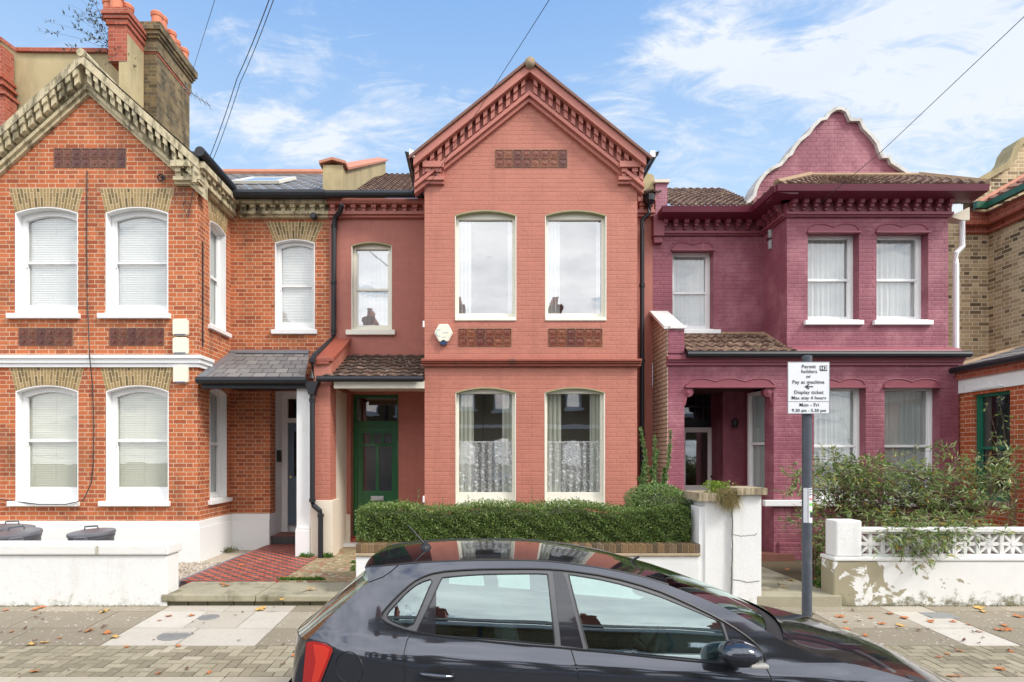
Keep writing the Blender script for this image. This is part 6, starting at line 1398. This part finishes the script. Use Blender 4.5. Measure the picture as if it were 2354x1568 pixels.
def putleaf(k, px, py, z=None, s=1.):
    vv = rl.randrange(2); p = protos[k * 2 + vv]
    zz_ = z if z is not None else .165
    pt = gpx(px, py, zz_); 
    if z is None: pt = (pt[0], pt[1], gz(pt[1]) + .004)
    o = p if p not in used else p.copy()
    if p in used: C.objects.link(o)
    used.add(p); o.location = pt; o.rotation_euler = (rl.uniform(-.15, .15), rl.uniform(-.15, .15), rl.uniform(0, 6.28)); q = s * rl.uniform(.8, 1.15); o.scale = (q, q, q)
for a, b, k in ((80, 1408, 0), (94, 1404, 0), (238, 1413, 1), (245, 1409, 1), (203, 1451, 0), (246, 1455, 0), (265, 1463, 1), (72, 1478, 1), (102, 1474, 1), (80, 1470, 2), (58, 1446, 2), (236, 1444, 2), (242, 1441, 2), (84, 1424, 2), (98, 1427, 2), (388, 1421, 0), (440, 1420, 0), (500, 1394, 0), (497, 1386, 0), (470, 1390, 0), (602, 1405, 1), (597, 1408, 1), (558, 1413, 2), (80, 1535, 0), (690, 1480, 0), (688, 1490, 1), (650, 1520, 2), (430, 1530, 2), (695, 1497, 0), (2045, 1416, 0), (2080, 1425, 0), (2070, 1440, 1), (2026, 1436, 0), (2140, 1432, 0), (2292, 1395, 0), (2340, 1422, 0), (2308, 1440, 0), (2298, 1449, 0), (2318, 1449, 0), (2030, 1490, 1), (2050, 1497, 1), (1975, 1431, 2), (1900, 1440, 0), (1930, 1422, 0), (1960, 1410, 2), (2250, 1405, 1), (2260, 1412, 1), (2240, 1453, 2), (2260, 1464, 2), (2215, 1470, 2), (2250, 1475, 2), (2320, 1490, 2), (2300, 1530, 0), (2160, 1545, 1), (2110, 1450, 2), (1990, 1460, 0), (1870, 1418, 2), (1945, 1448, 0)): putleaf(k, a, b, s=.85)
for _ in range(60): putleaf(2 if rl.random() < .7 else 0, rl.choice([rl.uniform(0, 690), rl.uniform(1800, 2354)]), rl.uniform(1400, 1545), s=.55)
for a, b, k in ((512, 1343, 0), (518, 1347, 0), (648, 1379, 1), (555, 1300, 0), (770, 1291, 2), (715, 1355, 1), (700, 1362, 2), (600, 1287, 0)): putleaf(k, a, b, .352, s=.8)
for a, b, k in ((1820, 1335, 1), (1800, 1350, 1), (1810, 1310, 0), (1850, 1360, 1), (1790, 1345, 2), (1870, 1330, 0)): putleaf(k, a, b, .342, s=.7)
# ================================================================== TERRACE ACROSS THE STREET (behind the camera, mirrored in glass and paint)
YO = -8.2
OPP = brick('brown_stock_brick', [(0, (.14, .10, .05)), (.5, (.24, .17, .08)), (1, (.19, .13, .07))], (.26, .22, .15), joint=.005)
def opposite():
    t_ = thing('house_across_street', (0, YO, 0), 'brown brick terraced house across the street, mirrored in the windows and the car', 'house', 'terraced houses across the street')
    op = lambda u, d, z: (-u, YO - d, z)
    ws = [(-1.9, -1.0, 4.3, 6.0, .08), (-.4, .5, 4.3, 6.0, .08), (1.35, 2.15, 4.4, 5.9, .08), (-1.9, -1.0, 1.1, 3.0, .08), (-.4, .5, 1.1, 3.0, .08), (1.3, 2.25, .2, 2.9, .4)]
    m = MB(op); m.prism([(-2.6, 0), (2.6, 0), (2.6, 6.75), (-2.6, 6.75)], 0, .3, [loop(*q) for q in ws]); m.build('wall', OPP, t_)
    for q in ws: window(t_, q[0], q[1], q[2], q[3], q[4], op, d=.1, jamb=.08, sash=.5 if q[2] < 5 and q != ws[5] else None, sill=(.08, .08, .12, .08), back='none', gl=GL_MIR, room=False)
    m = MB(op); m.box(-2.6, 2.6, -.12, -.001, 3.45, 3.62); m.box(-2.6, 2.6, -.22, -.0, 6.5, 6.75); m.build('string_course', WHITER, t_)
    for k in range(18): pass
    m = MB(op); m.prism([(-.3, 6.76), (4.5, 9.6), (4.5, 9.7), (-.3, 6.86)], -2.6, 2.6, axis='x'); m.build('roof', SLATE, t_)
    m = MB(op); m.box(2.0, 2.6, 2.4, 4.2, 7.5, 10.1); m.box(1.95, 2.65, 2.35, 4.25, 9.85, 10.0); c_ = m.build('chimney', REDB, t_)
    for k in range(3): m = MB(); m.lathe((-2.3, YO - 2.8 - k * .5, 10.1), [(.13, 0), (.11, .45), (.14, .5)], 12); m.build('chimney_pot', POTM, c_)
    m = MB(op); m.tube([(.95, -.08, .1), (.95, -.08, 6.5)], .05, 8); m.build('downpipe', BLACK, t_); m = MB(op); m.box(-2.6, 2.6, -.05, .0, 0, .5); m.build('plinth', WHITER, t_)
    return t_
h0 = opposite()
h0.location.x = 1.2
for k in (-2, -1, 1, 2):
    c = copy_tree(h0); c.location.x += 5.2 * k
# ================================================================== PARKED HATCHBACK
CY = 3.17; YC = CY + .84
_sl = [(.15, -.20), (.30, -.10), (.45, -.03), (.65, .02), (.875, .07), (.915, .16), (.935, .48), (.955, .60), (.985, .58), (1.005, .38), (1.06, .33), (1.14, .365), (1.25, .47), (1.46, .68)]
def slope(z):
    if z <= _sl[0][0]: return _sl[0][1]
    for (a, b), (c, d) in zip(_sl, _sl[1:]):
        if z <= c: s = (z - a) / (c - a); return b + (d - b) * s
    return _sl[-1][1]
_tab = []; _y = 0.; _n = 400
for k in range(_n + 1): _tab.append(_y); _y += slope(.15 + 1.35 * k / _n) * 1.35 / _n
_ref = _tab[int((.62 - .15) / 1.35 * _n)]
def fz(z):
    q = max(0, min(_n - 1e-6, (z - .15) / 1.35 * _n)); i = int(q); return _tab[i] + (_tab[min(i + 1, _n)] - _tab[i]) * (q - i) - _ref
def fx(x):
    r = .02 * ((x - 1) / 2) ** 2
    if x < -.30: r += .26 * ((-.30 - x) / .70) ** 2.4
    if x > 1.9: r += .30 * ((x - 1.9) / 1.05) ** 2.2
    return r
def ysf(x, z): return CY + fz(z + .055 * (min(max(x, -.9), 2.2) - .35)) + fx(x)
def nrm(x, z):
    e = .004; a = (ysf(x + e, z) - ysf(x - e, z)) / (2 * e); b = (ysf(x, z + e) - ysf(x, z - e)) / (2 * e); return Vector((a, -1, b)).normalized()
def cp_(px, py):
    Y = 3.35
    for _ in range(30): x, z = X(px, Y), Z(py, Y); Y = .5 * Y + .5 * ysf(x, z)
    return (X(px, Y), Z(py, Y))
def poly(l): return [cp_(a, b) for a, b in l]
def inside(p, P):
    r = False; n = len(P); x, z = p
    for i in range(n):
        a, b = P[i], P[(i + 1) % n]
        if (a[1] > z) != (b[1] > z) and x < (b[0] - a[0]) * (z - a[1]) / (b[1] - a[1]) + a[0]: r = not r
    return r
def densify(P, closed=True, d=.03):
    o = []; n = len(P)
    for i in range(n if closed else n - 1):
        a, b = P[i], P[(i + 1) % n]; L_ = math.dist(a, b); k = max(1, int(L_ / d))
        for j in range(k): o.append((a[0] + (b[0] - a[0]) * j / k, a[1] + (b[1] - a[1]) * j / k))
    if not closed: o.append(P[-1])
    return o
def smoothp(P, closed=True, it=2):
    for _ in range(it):
        o = []; n = len(P)
        for i in range(n if closed else n - 1):
            a, b = P[i], P[(i + 1) % n]; o += [(a[0] * .75 + b[0] * .25, a[1] * .75 + b[1] * .25), (a[0] * .25 + b[0] * .75, a[1] * .25 + b[1] * .75)]
        if not closed: o = [P[0]] + o + [P[-1]]
        P = o
    return P
def cdt(outer, holes, lines, classify, step=.028):
    vs = []; es = []
    def addl(P, closed):
        k = len(vs); vs.extend(Vector(p) for p in P); n = len(P)
        es.extend((k + i, k + (i + 1) % n) for i in range(n if closed else n - 1))
    addl(outer, True)
    for h in holes: addl(h, True)
    for l in lines: addl(l, False)
    xs = [p[0] for p in outer]; zs_ = [p[1] for p in outer]; x = min(xs)
    while x < max(xs):
        z = min(zs_)
        while z < max(zs_):
            if inside((x, z), outer): vs.append(Vector((x + .0007, z + .0003)))
            z += step
        x += step
    V, E, Fc, *_r = delaunay_2d_cdt(vs, es, [], 0, 1e-5)
    out = {}
    for f in Fc:
        c = (sum(V[i].x for i in f) / 3, sum(V[i].y for i in f) / 3)
        if not inside(c, outer) or any(inside(c, h) for h in holes): continue
        out.setdefault(classify(c), []).append([tuple(V[i]) for i in f])
    return out
def sheet(tris, name, mat, par, off=0., far=False, label=None):
    """lay flat (x, z) triangles on the car's flank; far = the kerb side"""
    vm = {}; vs = []; ns = []; fs = []
    for t in tris:
        f = []
        for p in t:
            k = (round(p[0], 5), round(p[1], 5))
            if k not in vm:
                n = nrm(*p); q = Vector((p[0], ysf(*p), p[1])) + n * off
                if far: q.y = 2 * YC - q.y; n = Vector((n.x, -n.y, n.z))
                vm[k] = len(vs); vs.append(q - wloc(par)); ns.append(n)
            f.append(vm[k])
        a, b, c = (vs[i] for i in f)
        if (b - a).cross(c - a).dot(ns[f[0]]) < 0: f = f[::-1]
        fs.append(f)
    me = bpy.data.meshes.new(name); me.from_pydata(vs, [], fs); me.materials.append(mat); me.polygons.foreach_set('use_smooth', [True] * len(fs)); me.normals_split_custom_set_from_vertices(ns); me.update()
    o = bpy.data.objects.new(name, me); C.objects.link(o); o.parent = par
    if label: o['label'] = label
    return o
def sp(p, off=0., far=False):
    q = Vector((p[0], ysf(*p), p[1])) + nrm(*p) * off
    if far: q.y = 2 * YC - q.y
    return q
def car_paint():
    m, t, b = newmat('dark_grey_metallic_paint'); g = t.n('ShaderNodeNewGeometry'); p = g.outputs['Position']
    t.put(b.inputs['Base Color'], t.mix(t.noise(p, 900, 1), (.075, .080, .095), (.110, .115, .134))); b.inputs['Metallic'].default_value = .8; b.inputs['Roughness'].default_value = .085
    b.inputs['Coat Weight'].default_value = .8; b.inputs['Specular Tint'].default_value = (.35, .35, .38, 1); b.inputs['Coat Roughness'].default_value = .015; b.inputs['Coat IOR'].default_value = 1.5
    return m
PAINT = car_paint(); TRIM = plain('black_rubber_trim', (.015, .015, .016), .45, var=.05); SATIN = plain('satin_grey_seal', (.10, .10, .105), .35, var=.05)
GLOSSB = plain('gloss_black_pillar', (.02, .02, .025), .08, coat=1, var=.02)
GCAR = glass('tinted_car_glass', (.62, .80, .76), .27, 1.1, gc=(.78, .92, .90)); INTR = plain('dark_car_upholstery', (.035, .037, .04), .85); INTL = plain('grey_headlining', (.30, .32, .32), .9)
car = thing('parked_car', (1.0, YC, 0), 'dark grey metallic hatchback parked at the kerb, its front running out of the picture', 'car')
top = [(838, 1304), (888, 1301), (968, 1293.5), (1081, 1289), (1160, 1288.5), (1244, 1289.5), (1302, 1295), (1402, 1309), (1502, 1332), (1602, 1369), (1677, 1402), (1740, 1436), (1796, 1474), (1835, 1493), (1947, 1523), (2038, 1545), (2120, 1570), (2200, 1602)]
topm = poly(top); topm = smoothp(topm, False, 2)
rear = poly([(692, 1600), (694, 1560), (698, 1512), (704, 1470), (722, 1455), (750, 1424), (796, 1382), (832, 1348), (847, 1338)])
xr_ = rear[0][0]
bottom = [(2.93, .60), (2.99, .50), (2.99, .36), (2.94, .24)]
wf, wr_ = 2.16, -.31
def arch(cx): return [(cx + .345 * math.cos(R(a)), .30 + .345 * math.sin(R(a))) for a in range(-10, 191, 10)]
outline = topm + bottom + [q for q in arch(wf)] + [(1.7, .20), (.15, .20)] + [q for q in arch(wr_)] + [(-.80, .26), (xr_ - .0, .34), (xr_ - .02, .6)] + rear
outline = densify(outline, True, .03)
dlo = smoothp(poly([(876, 1415), (880, 1406), (906, 1377), (932, 1352), (960, 1330), (1003, 1314), (1081, 1308), (1177, 1306.5), (1244, 1306.5), (1302, 1310), (1402, 1324.5), (1502, 1352), (1577, 1384), (1652, 1421), (1702, 1452), (1742, 1484), (1762, 1516), (1755, 1532), (1652, 1526), (1552, 1517), (1402, 1501), (1302, 1491), (1180, 1482), (1031, 1466), (943, 1453), (893, 1436), (880, 1426)]), True, 1)
dlo = densify(dlo, True, .03)
lampP = densify(poly([(704, 1470.5), (722, 1470), (750, 1477), (766, 1487), (766, 1498), (752, 1535), (738, 1570), (728, 1590), (693, 1590), (694.5, 1560), (698.5, 1512)]), True, .03)
lampP = densify(poly([(706, 1472), (724, 1471), (750, 1477.5), (766, 1488), (766, 1498), (752, 1535), (738, 1570), (728, 1590), (697, 1590), (698, 1560), (702, 1512)]), True, .03)
s_rd = densify(poly([(944, 1455), (935, 1475), (929, 1500), (928, 1530), (934, 1568)]) + [(-.02, .55), (.12, .40), (.16, .21)], False, .03)
s_b = densify(poly([(1312, 1492), (1320, 1518), (1327, 1545), (1332, 1568)]) + [(cp_(1332, 1568)[0] + .02, .40), (cp_(1332, 1568)[0] + .02, .21)], False, .03)
s_f = densify(poly([(1757, 1530), (1772, 1560)]) + [(cp_(1772, 1560)[0] + .03, .5), (1.72, .32), (1.68, .21)], False, .03)
def xat(S, z):
    b = None
    for p, q in zip(S, S[1:]):
        lo_, hi_ = sorted((p[1], q[1]))
        if lo_ <= z <= hi_ and hi_ > lo_: return p[0] + (q[0] - p[0]) * (z - p[1]) / (q[1] - p[1])
    return None
def cls(c):
    if inside(c, lampP): return 'lamp'
    x, z = c; a, b, d = xat(s_rd, z), xat(s_b, z), xat(s_f, z)
    if a and b and a < x < b: return 'rear_door'
    if b and d and b < x < d: return 'front_door'
    return 'body'
reg = cdt(outline, [dlo], [s_rd, s_b, s_f, lampP], cls)
doors = {}
for far in (False, True):
    sheet(reg['body'], 'flank_panel', PAINT, car, 0, far)
    for nm in ('rear_door', 'front_door'): doors[(nm, far)] = sheet(reg[nm], 'door', PAINT, car, 0, far)
    lo_ = sheet(reg['lamp'], 'tail_lamp', plain('red_lamp_lens', (.62, .015, .01), .12, coat=1, var=.05) if not far else MATS['red_lamp_lens'], car, .004, far)
    k = MB()
    for s_ in (s_rd, s_b, s_f): k.tube([sp(p, -.0005, far) for p in s_], .0035, 5)
    k.build('door_gap', TRIM, car)
    k = MB(); k.tube([sp(p, .002, far) for p in lampP] + [sp(lampP[0], .002, far)], .004, 5); k.build('lamp_seal', TRIM, lo_)
# brighter inner element of the lamp
LL = poly([(722, 1478), (748, 1484), (760, 1492), (755, 1512), (738, 1555), (726, 1580), (716, 1580), (728, 1520)]); t1 = cdt(densify(LL, True, .03), [], [], lambda c: 0)
for far in (False, True): sheet(t1[0], 'lamp_reflector', plain('bright_red_lens', (.95, .05, .02), .10, coat=1, var=.05) if not far else MATS['bright_red_lens'], car, .0055, far)
# side glazing
P_q = smoothp(poly([(888, 1412), (912, 1385), (936, 1359), (965, 1338), (997, 1328), (983, 1358), (966, 1400), (945, 1446), (903, 1430), (890, 1419)]), True, 1)
P_r = smoothp(poly([(1014, 1328), (1020, 1326), (1100, 1319), (1180, 1317.5), (1257, 1317), (1261, 1322), (1270, 1420), (1277, 1480), (1272, 1483), (1150, 1471), (1010, 1463), (960, 1453), (958, 1450), (984, 1398)]), True, 1)
P_f = smoothp(poly([(1307, 1320), (1312, 1319), (1402, 1334), (1502, 1363), (1577, 1394), (1652, 1426), (1657, 1430), (1672, 1478), (1671, 1500), (1650, 1519), (1646, 1520), (1552, 1511), (1402, 1498), (1354, 1494), (1350, 1490)]), True, 1)
Pm = poly([(1664, 1428), (1704, 1457), (1742, 1488), (1752, 1514), (1748, 1523), (1668, 1519), (1682, 1490)])
Pb = poly([(1271, 1312), (1295, 1314), (1302, 1330), (1326, 1430), (1341, 1491), (1290, 1484), (1284, 1420)])
Pr2 = poly([(1003, 1352), (1001, 1462), (954, 1451), (985, 1392)])
trim = cdt(dlo, [densify(P_q, True, .03), densify(P_r, True, .03), densify(P_f, True, .03)], [densify(Pm + [Pm[0]], False, .03), densify(Pb + [Pb[0]], False, .03)], lambda c: 'm' if inside(c, Pm) else 'b' if inside(c, Pb) else 't')
for far in (False, True):
    sheet(trim['t'], 'window_surround', SATIN, car, -.006, far)
    sheet(trim['b'], 'pillar_panel', GLOSSB, car, -.004, far)
    if 'm' in trim: sheet(trim['m'], 'mirror_corner', PAINT, car, -.004, far)
    for P, nm in ((P_q, 'quarter_window'), (P_r, 'side_window'), (P_f, 'side_window')):
        tt = cdt(densify(P, True, .03), [], [], lambda c: 0, .04); sheet(tt[0], nm, GCAR, car, -.010, far)
        k = MB(); D_ = densify(P, True, .03); k.tube([sp(p, -.008, far) for p in D_ + [D_[0]]], .005, 5); k.build('glass_run', TRIM, car)
    k = MB(); k.tube([sp(p, -.001, far) for p in dlo + [dlo[0]]], .006, 5); k.build('window_seal', TRIM, car)
    tt = cdt(densify(Pr2, True, .03), [], [], lambda c: 0, .04); sheet(tt[0], 'divider_panel', GLOSSB, car, -.008, far)
# lofts across the car between the two flanks
def loft(P, name, mat, ns=28, crown=lambda u: 0, bow=lambda u: 0, pw=2.4, pb=2.2, off=0, sub=None, n=None, flip=False, u0=0, u1=1):
    pts = [Vector((p[0], ysf(*p) + off, p[1])) for p in P]; m = MB(); N = len(pts) - 1
    def fn(u, v):
        q = u * N; i = min(int(q), N - 1); p = pts[i].lerp(pts[i + 1], q - i); w_ = abs(2 * v - 1)
        return (p.x + bow(u) * (1 - w_ ** pb), p.y + (2 * YC - 2 * p.y) * v, p.z + crown(u) * (1 - w_ ** pw))
    m.grid(fn, N, ns); return m.build(name, mat, car if sub is None else sub, smooth=True)
def cut(P, x0, x1):
    return [p for p in P if x0 <= p[0] <= x1]
td = densify(topm, False, .03)
xh = cp_(1545, 1347)[0]; xg = cp_(1768, 1453)[0]; xc = cp_(1806, 1480)[0]; xs0 = cp_(838, 1304)[0]
R0 = cut(td, xs0 - .01, xh); R1 = [R0[-1]] + cut(td, xh, xg); R2 = [R1[-1]] + cut(td, xg, xc); R3 = [R2[-1]] + cut(td, xc, 9) 
loft(R0, 'roof_panel', PAINT, crown=lambda u: .020 * min(1, u * 8 + .25), bow=lambda u: -.04 * (1 - u) ** 8 + .07 * u ** 8, pw=2.3)
loft(R1, 'windscreen', GCAR, crown=lambda u: .020 + .008 * u, bow=lambda u: .07 + .10 * u, off=.012)
loft(R2, 'cowl_panel', TRIM, crown=lambda u: .028, bow=lambda u: .17 + .02 * u, off=.0)
loft(R3 + [(2.93, .60)], 'bonnet', PAINT, crown=lambda u: .045 + .03 * math.sin(u * 2.6) - .03 * u, bow=lambda u: .19 - .04 * u, pw=2.6)
loft([(2.93, .60)] + bottom[1:], 'front_bumper', PAINT, bow=lambda u: .15)
rr_ = [p for p in rear[::-1]]
loft([rr_[0]] + [(p[0] + .012, p[1]) for p in rr_[1:6]], 'rear_window', GCAR, bow=lambda u: -.10 - .05 * u, pb=3.2)
loft([(p[0] + .0, p[1]) for p in densify(rr_[5:], False, .03)] + [(xr_ - .02, .6)], 'tailgate', PAINT, bow=lambda u: -.14, pb=3.4)
loft([(xr_ - .02, .6), (xr_ - .02, .45), (xr_, .34), (-.8, .26)], 'rear_bumper', PAINT, bow=lambda u: -.17, pb=3.4)
k = MB(); k.tube([sp(p, .001) for p in poly([(915, 1299), (900, 1312), (880, 1326), (848, 1338)])], .003, 5); k.build('spoiler_gap', TRIM, car)
# body seam between roof and flank, and A-pillar strip
k = MB(); k.tube([sp(p, .0) + Vector((0, .012, .002)) for p in R0], .006, 5); k.build('roof_channel', TRIM, car)
k = MB(); k.tube([Vector((p[0], 2 * YC - ysf(*p) - .012, p[1] + .002)) for p in R0], .006, 5); k.build('roof_channel', TRIM, car)
# underbody and cabin
k = MB(); k.box(-.85, 2.8, CY + .08, 2 * YC - CY - .08, .18, .34); k.build('floor_pan', TRIM, car)
k = MB(); k.box(1.02, 1.70, CY + .14, 2 * YC - CY - .14, .55, .93); k.build('dashboard', INTR, car, bevel=.05)
k = MB(); k.box(-.80, -.20, CY + .20, 2 * YC - CY - .20, .35, .90); k.build('load_cover', INTR, car, bevel=.02)
k = MB(); 
xx = [p for p in R0 if p[0] > -.55]
loft([(p[0], p[1] - .05) for p in xx], 'headlining', INTL, crown=lambda u: .03, off=.02)
for yc in (CY + .42, 2 * YC - CY - .42):
    s_ = thing('x', (0, 0, 0), '', '') if False else None
    k = MB(); k.box(.30, .85, yc - .24, yc + .24, .34, .52); st_ = k.build('seat', INTR, car, bevel=.06)
    k = MB(); k.obox((.22, yc - .23, .45), (.14, 0, .03), (0, .46, 0), (-.14, 0, .60)); k.build('seat_back', INTR, st_, bevel=.05)
    k = MB(); k.obox((.055, yc - .13, 1.10), (.10, 0, .02), (0, .26, 0), (-.035, 0, .17)); k.build('headrest', INTR, st_, bevel=.035)
k = MB(); k.box(-.32, .05, CY + .22, 2 * YC - CY - .22, .34, .56); st_ = k.build('seat', INTR, car, bevel=.05)
k = MB(); k.obox((-.30, CY + .22, .5), (.12, 0, 0), (0, 2 * (YC - CY - .22), 0), (-.14, 0, .46)); k.build('seat_back', INTR, st_, bevel=.05)
for yc in (CY + .45, 2 * YC - CY - .45): k = MB(); k.obox((-.44, yc - .12, .98), (.09, 0, 0), (0, .24, 0), (-.03, 0, .13)); k.build('headrest', INTR, st_, bevel=.03)
k = MB(); cx_s = Vector((1.0, CY + .42, .90)); ax_ = Vector((-.86, 0, .5)).normalized(); e1 = Vector((0, 1, 0)); e2 = ax_.cross(e1)
k.tube([cx_s + (e1 * math.cos(a * .2618) + e2 * math.sin(a * .2618)) * .185 for a in range(25)], .016, 8); 
for a in (0, 2.2, 4.1): k.tube([cx_s - ax_ * .03, cx_s + (e1 * math.cos(a) + e2 * math.sin(a)) * .18], .014, 6)
k.tube([cx_s - ax_ * .03, cx_s - ax_ * .3], .03, 8); k.build('steering_wheel', INTR, car)
k = MB(); pm = Vector((.98, YC, 1.33)); k.box(pm.x - .02, pm.x + .02, pm.y - .12, pm.y + .12, pm.z - .04, pm.z + .03); k.tube([pm, pm + Vector((.12, 0, .07))], .01, 6); k.build('rear_view_mirror', TRIM, car, bevel=.012)
# wheels
for cx in (wf, wr_):
    for yw, sg in ((CY + .11, -1), (2 * YC - CY - .11, 1)):
        w_ = MB(); w_.lathe((cx, yw, .305), [(.20, -.09), (.29, -.095), (.305, -.06), (.305, .06), (.29, .095), (.20, .09)], 40, 'y'); wo = w_.build('wheel', plain('tyre_rubber', (.02, .02, .02), .85) if 'tyre_rubber' not in MATS else MATS['tyre_rubber'], car)
        m = MB(); m.lathe((cx, yw, .305), [(.205, sg * .085), (.19, sg * .085), (.185, sg * .04), (.001, sg * .04)], 40, 'y')
        for q in range(7):
            a = q * 2 * math.pi / 7; m.obox((cx + .03 * math.cos(a + 1.57), yw + sg * .05, .305 + .03 * math.sin(a + 1.57)), (.18 * math.cos(a), 0, .18 * math.sin(a)), (-.055 * math.cos(a + 1.57), 0, -.055 * math.sin(a + 1.57)), (0, sg * .03, 0))
        m.build('rim', CHROME if False else plain('alloy_rim', (.45, .46, .47), .3, .9) if 'alloy_rim' not in MATS else MATS['alloy_rim'], wo)
        a_ = MB(); a_.lathe((cx, yw + sg * -.02, .31), [(.34, -.12), (.34, .14)], 30, 'y') if False else None
# door handles
for dn, (pa, pb_) in (('rear_door', ((966, 1548), (1044, 1555))), ('front_door', ((1392, 1606), (1474, 1613)))):
    A_, B_ = cp_(*pa), cp_(*pb_); D_ = doors[(dn, False)]
    k = MB(); P_ = [sp((A_[0] + (B_[0] - A_[0]) * s, A_[1] + (B_[1] - A_[1]) * s), .012 + .022 * math.sin(math.pi * min(1, max(0, s)))) for s in [j / 10 for j in range(11)]]
    k.tube(P_, [.010 + .006 * math.sin(math.pi * j / 10) for j in range(11)], 10); k.build('handle', PAINT, D_, smooth=True)
    c = ((A_[0] + B_[0]) / 2 + .01, (A_[1] + B_[1]) / 2 + .012); e = densify([(c[0] + .065 * math.cos(a * .3142), c[1] + .033 * math.sin(a * .3142)) for a in range(20)], True, .05)
    tt = cdt(e, [], [], lambda c: 0, .03); sheet(tt[0], 'handle_cup', TRIM, D_, .0015)
c = cp_(803, 1534); k = MB(); k.tube([sp((c[0] + .084 * math.cos(a * .2094), c[1] + .084 * math.sin(a * .2094)), .0005) for a in range(31)], .003, 5); k.build('fuel_flap_gap', TRIM, car)
# mirrors
for far in (False, True):
    c = Vector(sp(cp_(1722, 1512), .0)); c = Vector((X(1705, 3.12), 3.12, Z(1504, 3.12)))
    if far: c.y = 2 * YC - c.y
    k = MB(); k2 = MB(); sg = 1 if not far else -1
    def se(u, v, lo, hi):
        a = 2 * math.pi * u; b = lo + (hi - lo) * v
        pw_ = lambda w_, e: math.copysign(abs(w_) ** e, w_)
        x = .118 * pw_(math.cos(b), .75) * pw_(math.cos(a), .8); y = .095 * pw_(math.cos(b), .75) * pw_(math.sin(a), .8); z = .066 * pw_(math.sin(b), .9)
        return (c.x + x + .12 * z * 0 - (.02 if x > 0 else 0) * (x / .118), c.y + y, c.z + z * (1 - .35 * max(0, x / .118)))
    k.grid(lambda u, v: se(u, v, -.10, 1.5708), 28, 10); ho = k.build('door_mirror', PAINT, car, smooth=True)
    k2.grid(lambda u, v: tuple(Vector(se(u, v, -1.5708, -.10)) * 1.0), 28, 8); k2.build('mirror_base', GLOSSB, ho, smooth=True)
    m = MB(); m.obox((c.x - .03, c.y + .04 * sg, c.z - .05), (.10, 0, 0), (0, .16 * sg, -.01), (0, 0, .04)); m.build('mirror_arm', TRIM, ho, bevel=.01)
    m = MB(); m.box(c.x + .01, c.x + .105, c.y - .085, c.y - .04, c.z - .058, c.z - .035) if not far else m.box(c.x + .01, c.x + .105, c.y + .04, c.y + .085, c.z - .058, c.z - .035); m.build('indicator_lens', plain('clear_indicator', (.45, .44, .40), .15) if 'clear_indicator' not in MATS else MATS['clear_indicator'], ho, bevel=.008)
# aerial, wiper, rear wiper knob
za = Z(1251, 4.0); k = MB(); k.lathe((X(978, 4.0), 4.0, za - .01), [(.045, 0), (.035, .02), (.018, .035), (.008, .045)], 12); k.tube([(X(976, 4.0), 4.0, za + .02), (X(938, 4.0), 4.0, Z(1201, 4.0))], [.008, .004], 6); k.build('roof_aerial', TRIM, car)
k = MB(); a = Vector((X(1768, 4.2), 4.2, Z(1440, 4.2) + .01)); k.tube([a, Vector((xc + .02, 3.62, cp_(1806, 1480)[1] + .045)), ], .009, 6); k.tube([a + Vector((-.08, .2, .03)), Vector((xc - .05, 3.68, cp_(1806, 1480)[1] + .055))], .006, 6); k.build('wiper', TRIM, car)
k = MB(); k.lathe((X(758, 4.0), 3.98, Z(1420, 4.0)), [(.03, -.05), (.035, 0), (.02, .05)], 12, 'x'); k.build('rear_wiper_hub', TRIM, car)
for far in (False, True):
    h_ = MB(); P_ = [(2.72, .66), (2.86, .62), (2.93, .56), (2.90, .50), (2.76, .52), (2.62, .58)]
    tt = cdt(densify(P_, True, .03), [], [], lambda c: 0, .03); sheet(tt[0], 'headlamp', glass('headlamp_lens', (.8, .85, .88), .3, 1.0) if not far else MATS['headlamp_lens'], car, .006, far)

_a = R(-1.7); _dy, _dz = YC - 3.3, 0 - 1.1
car.rotation_euler = (_a, 0, 0); car.location = (1.0, 3.3 + _dy * math.cos(_a) - _dz * math.sin(_a), 1.1 + _dy * math.sin(_a) + _dz * math.cos(_a))
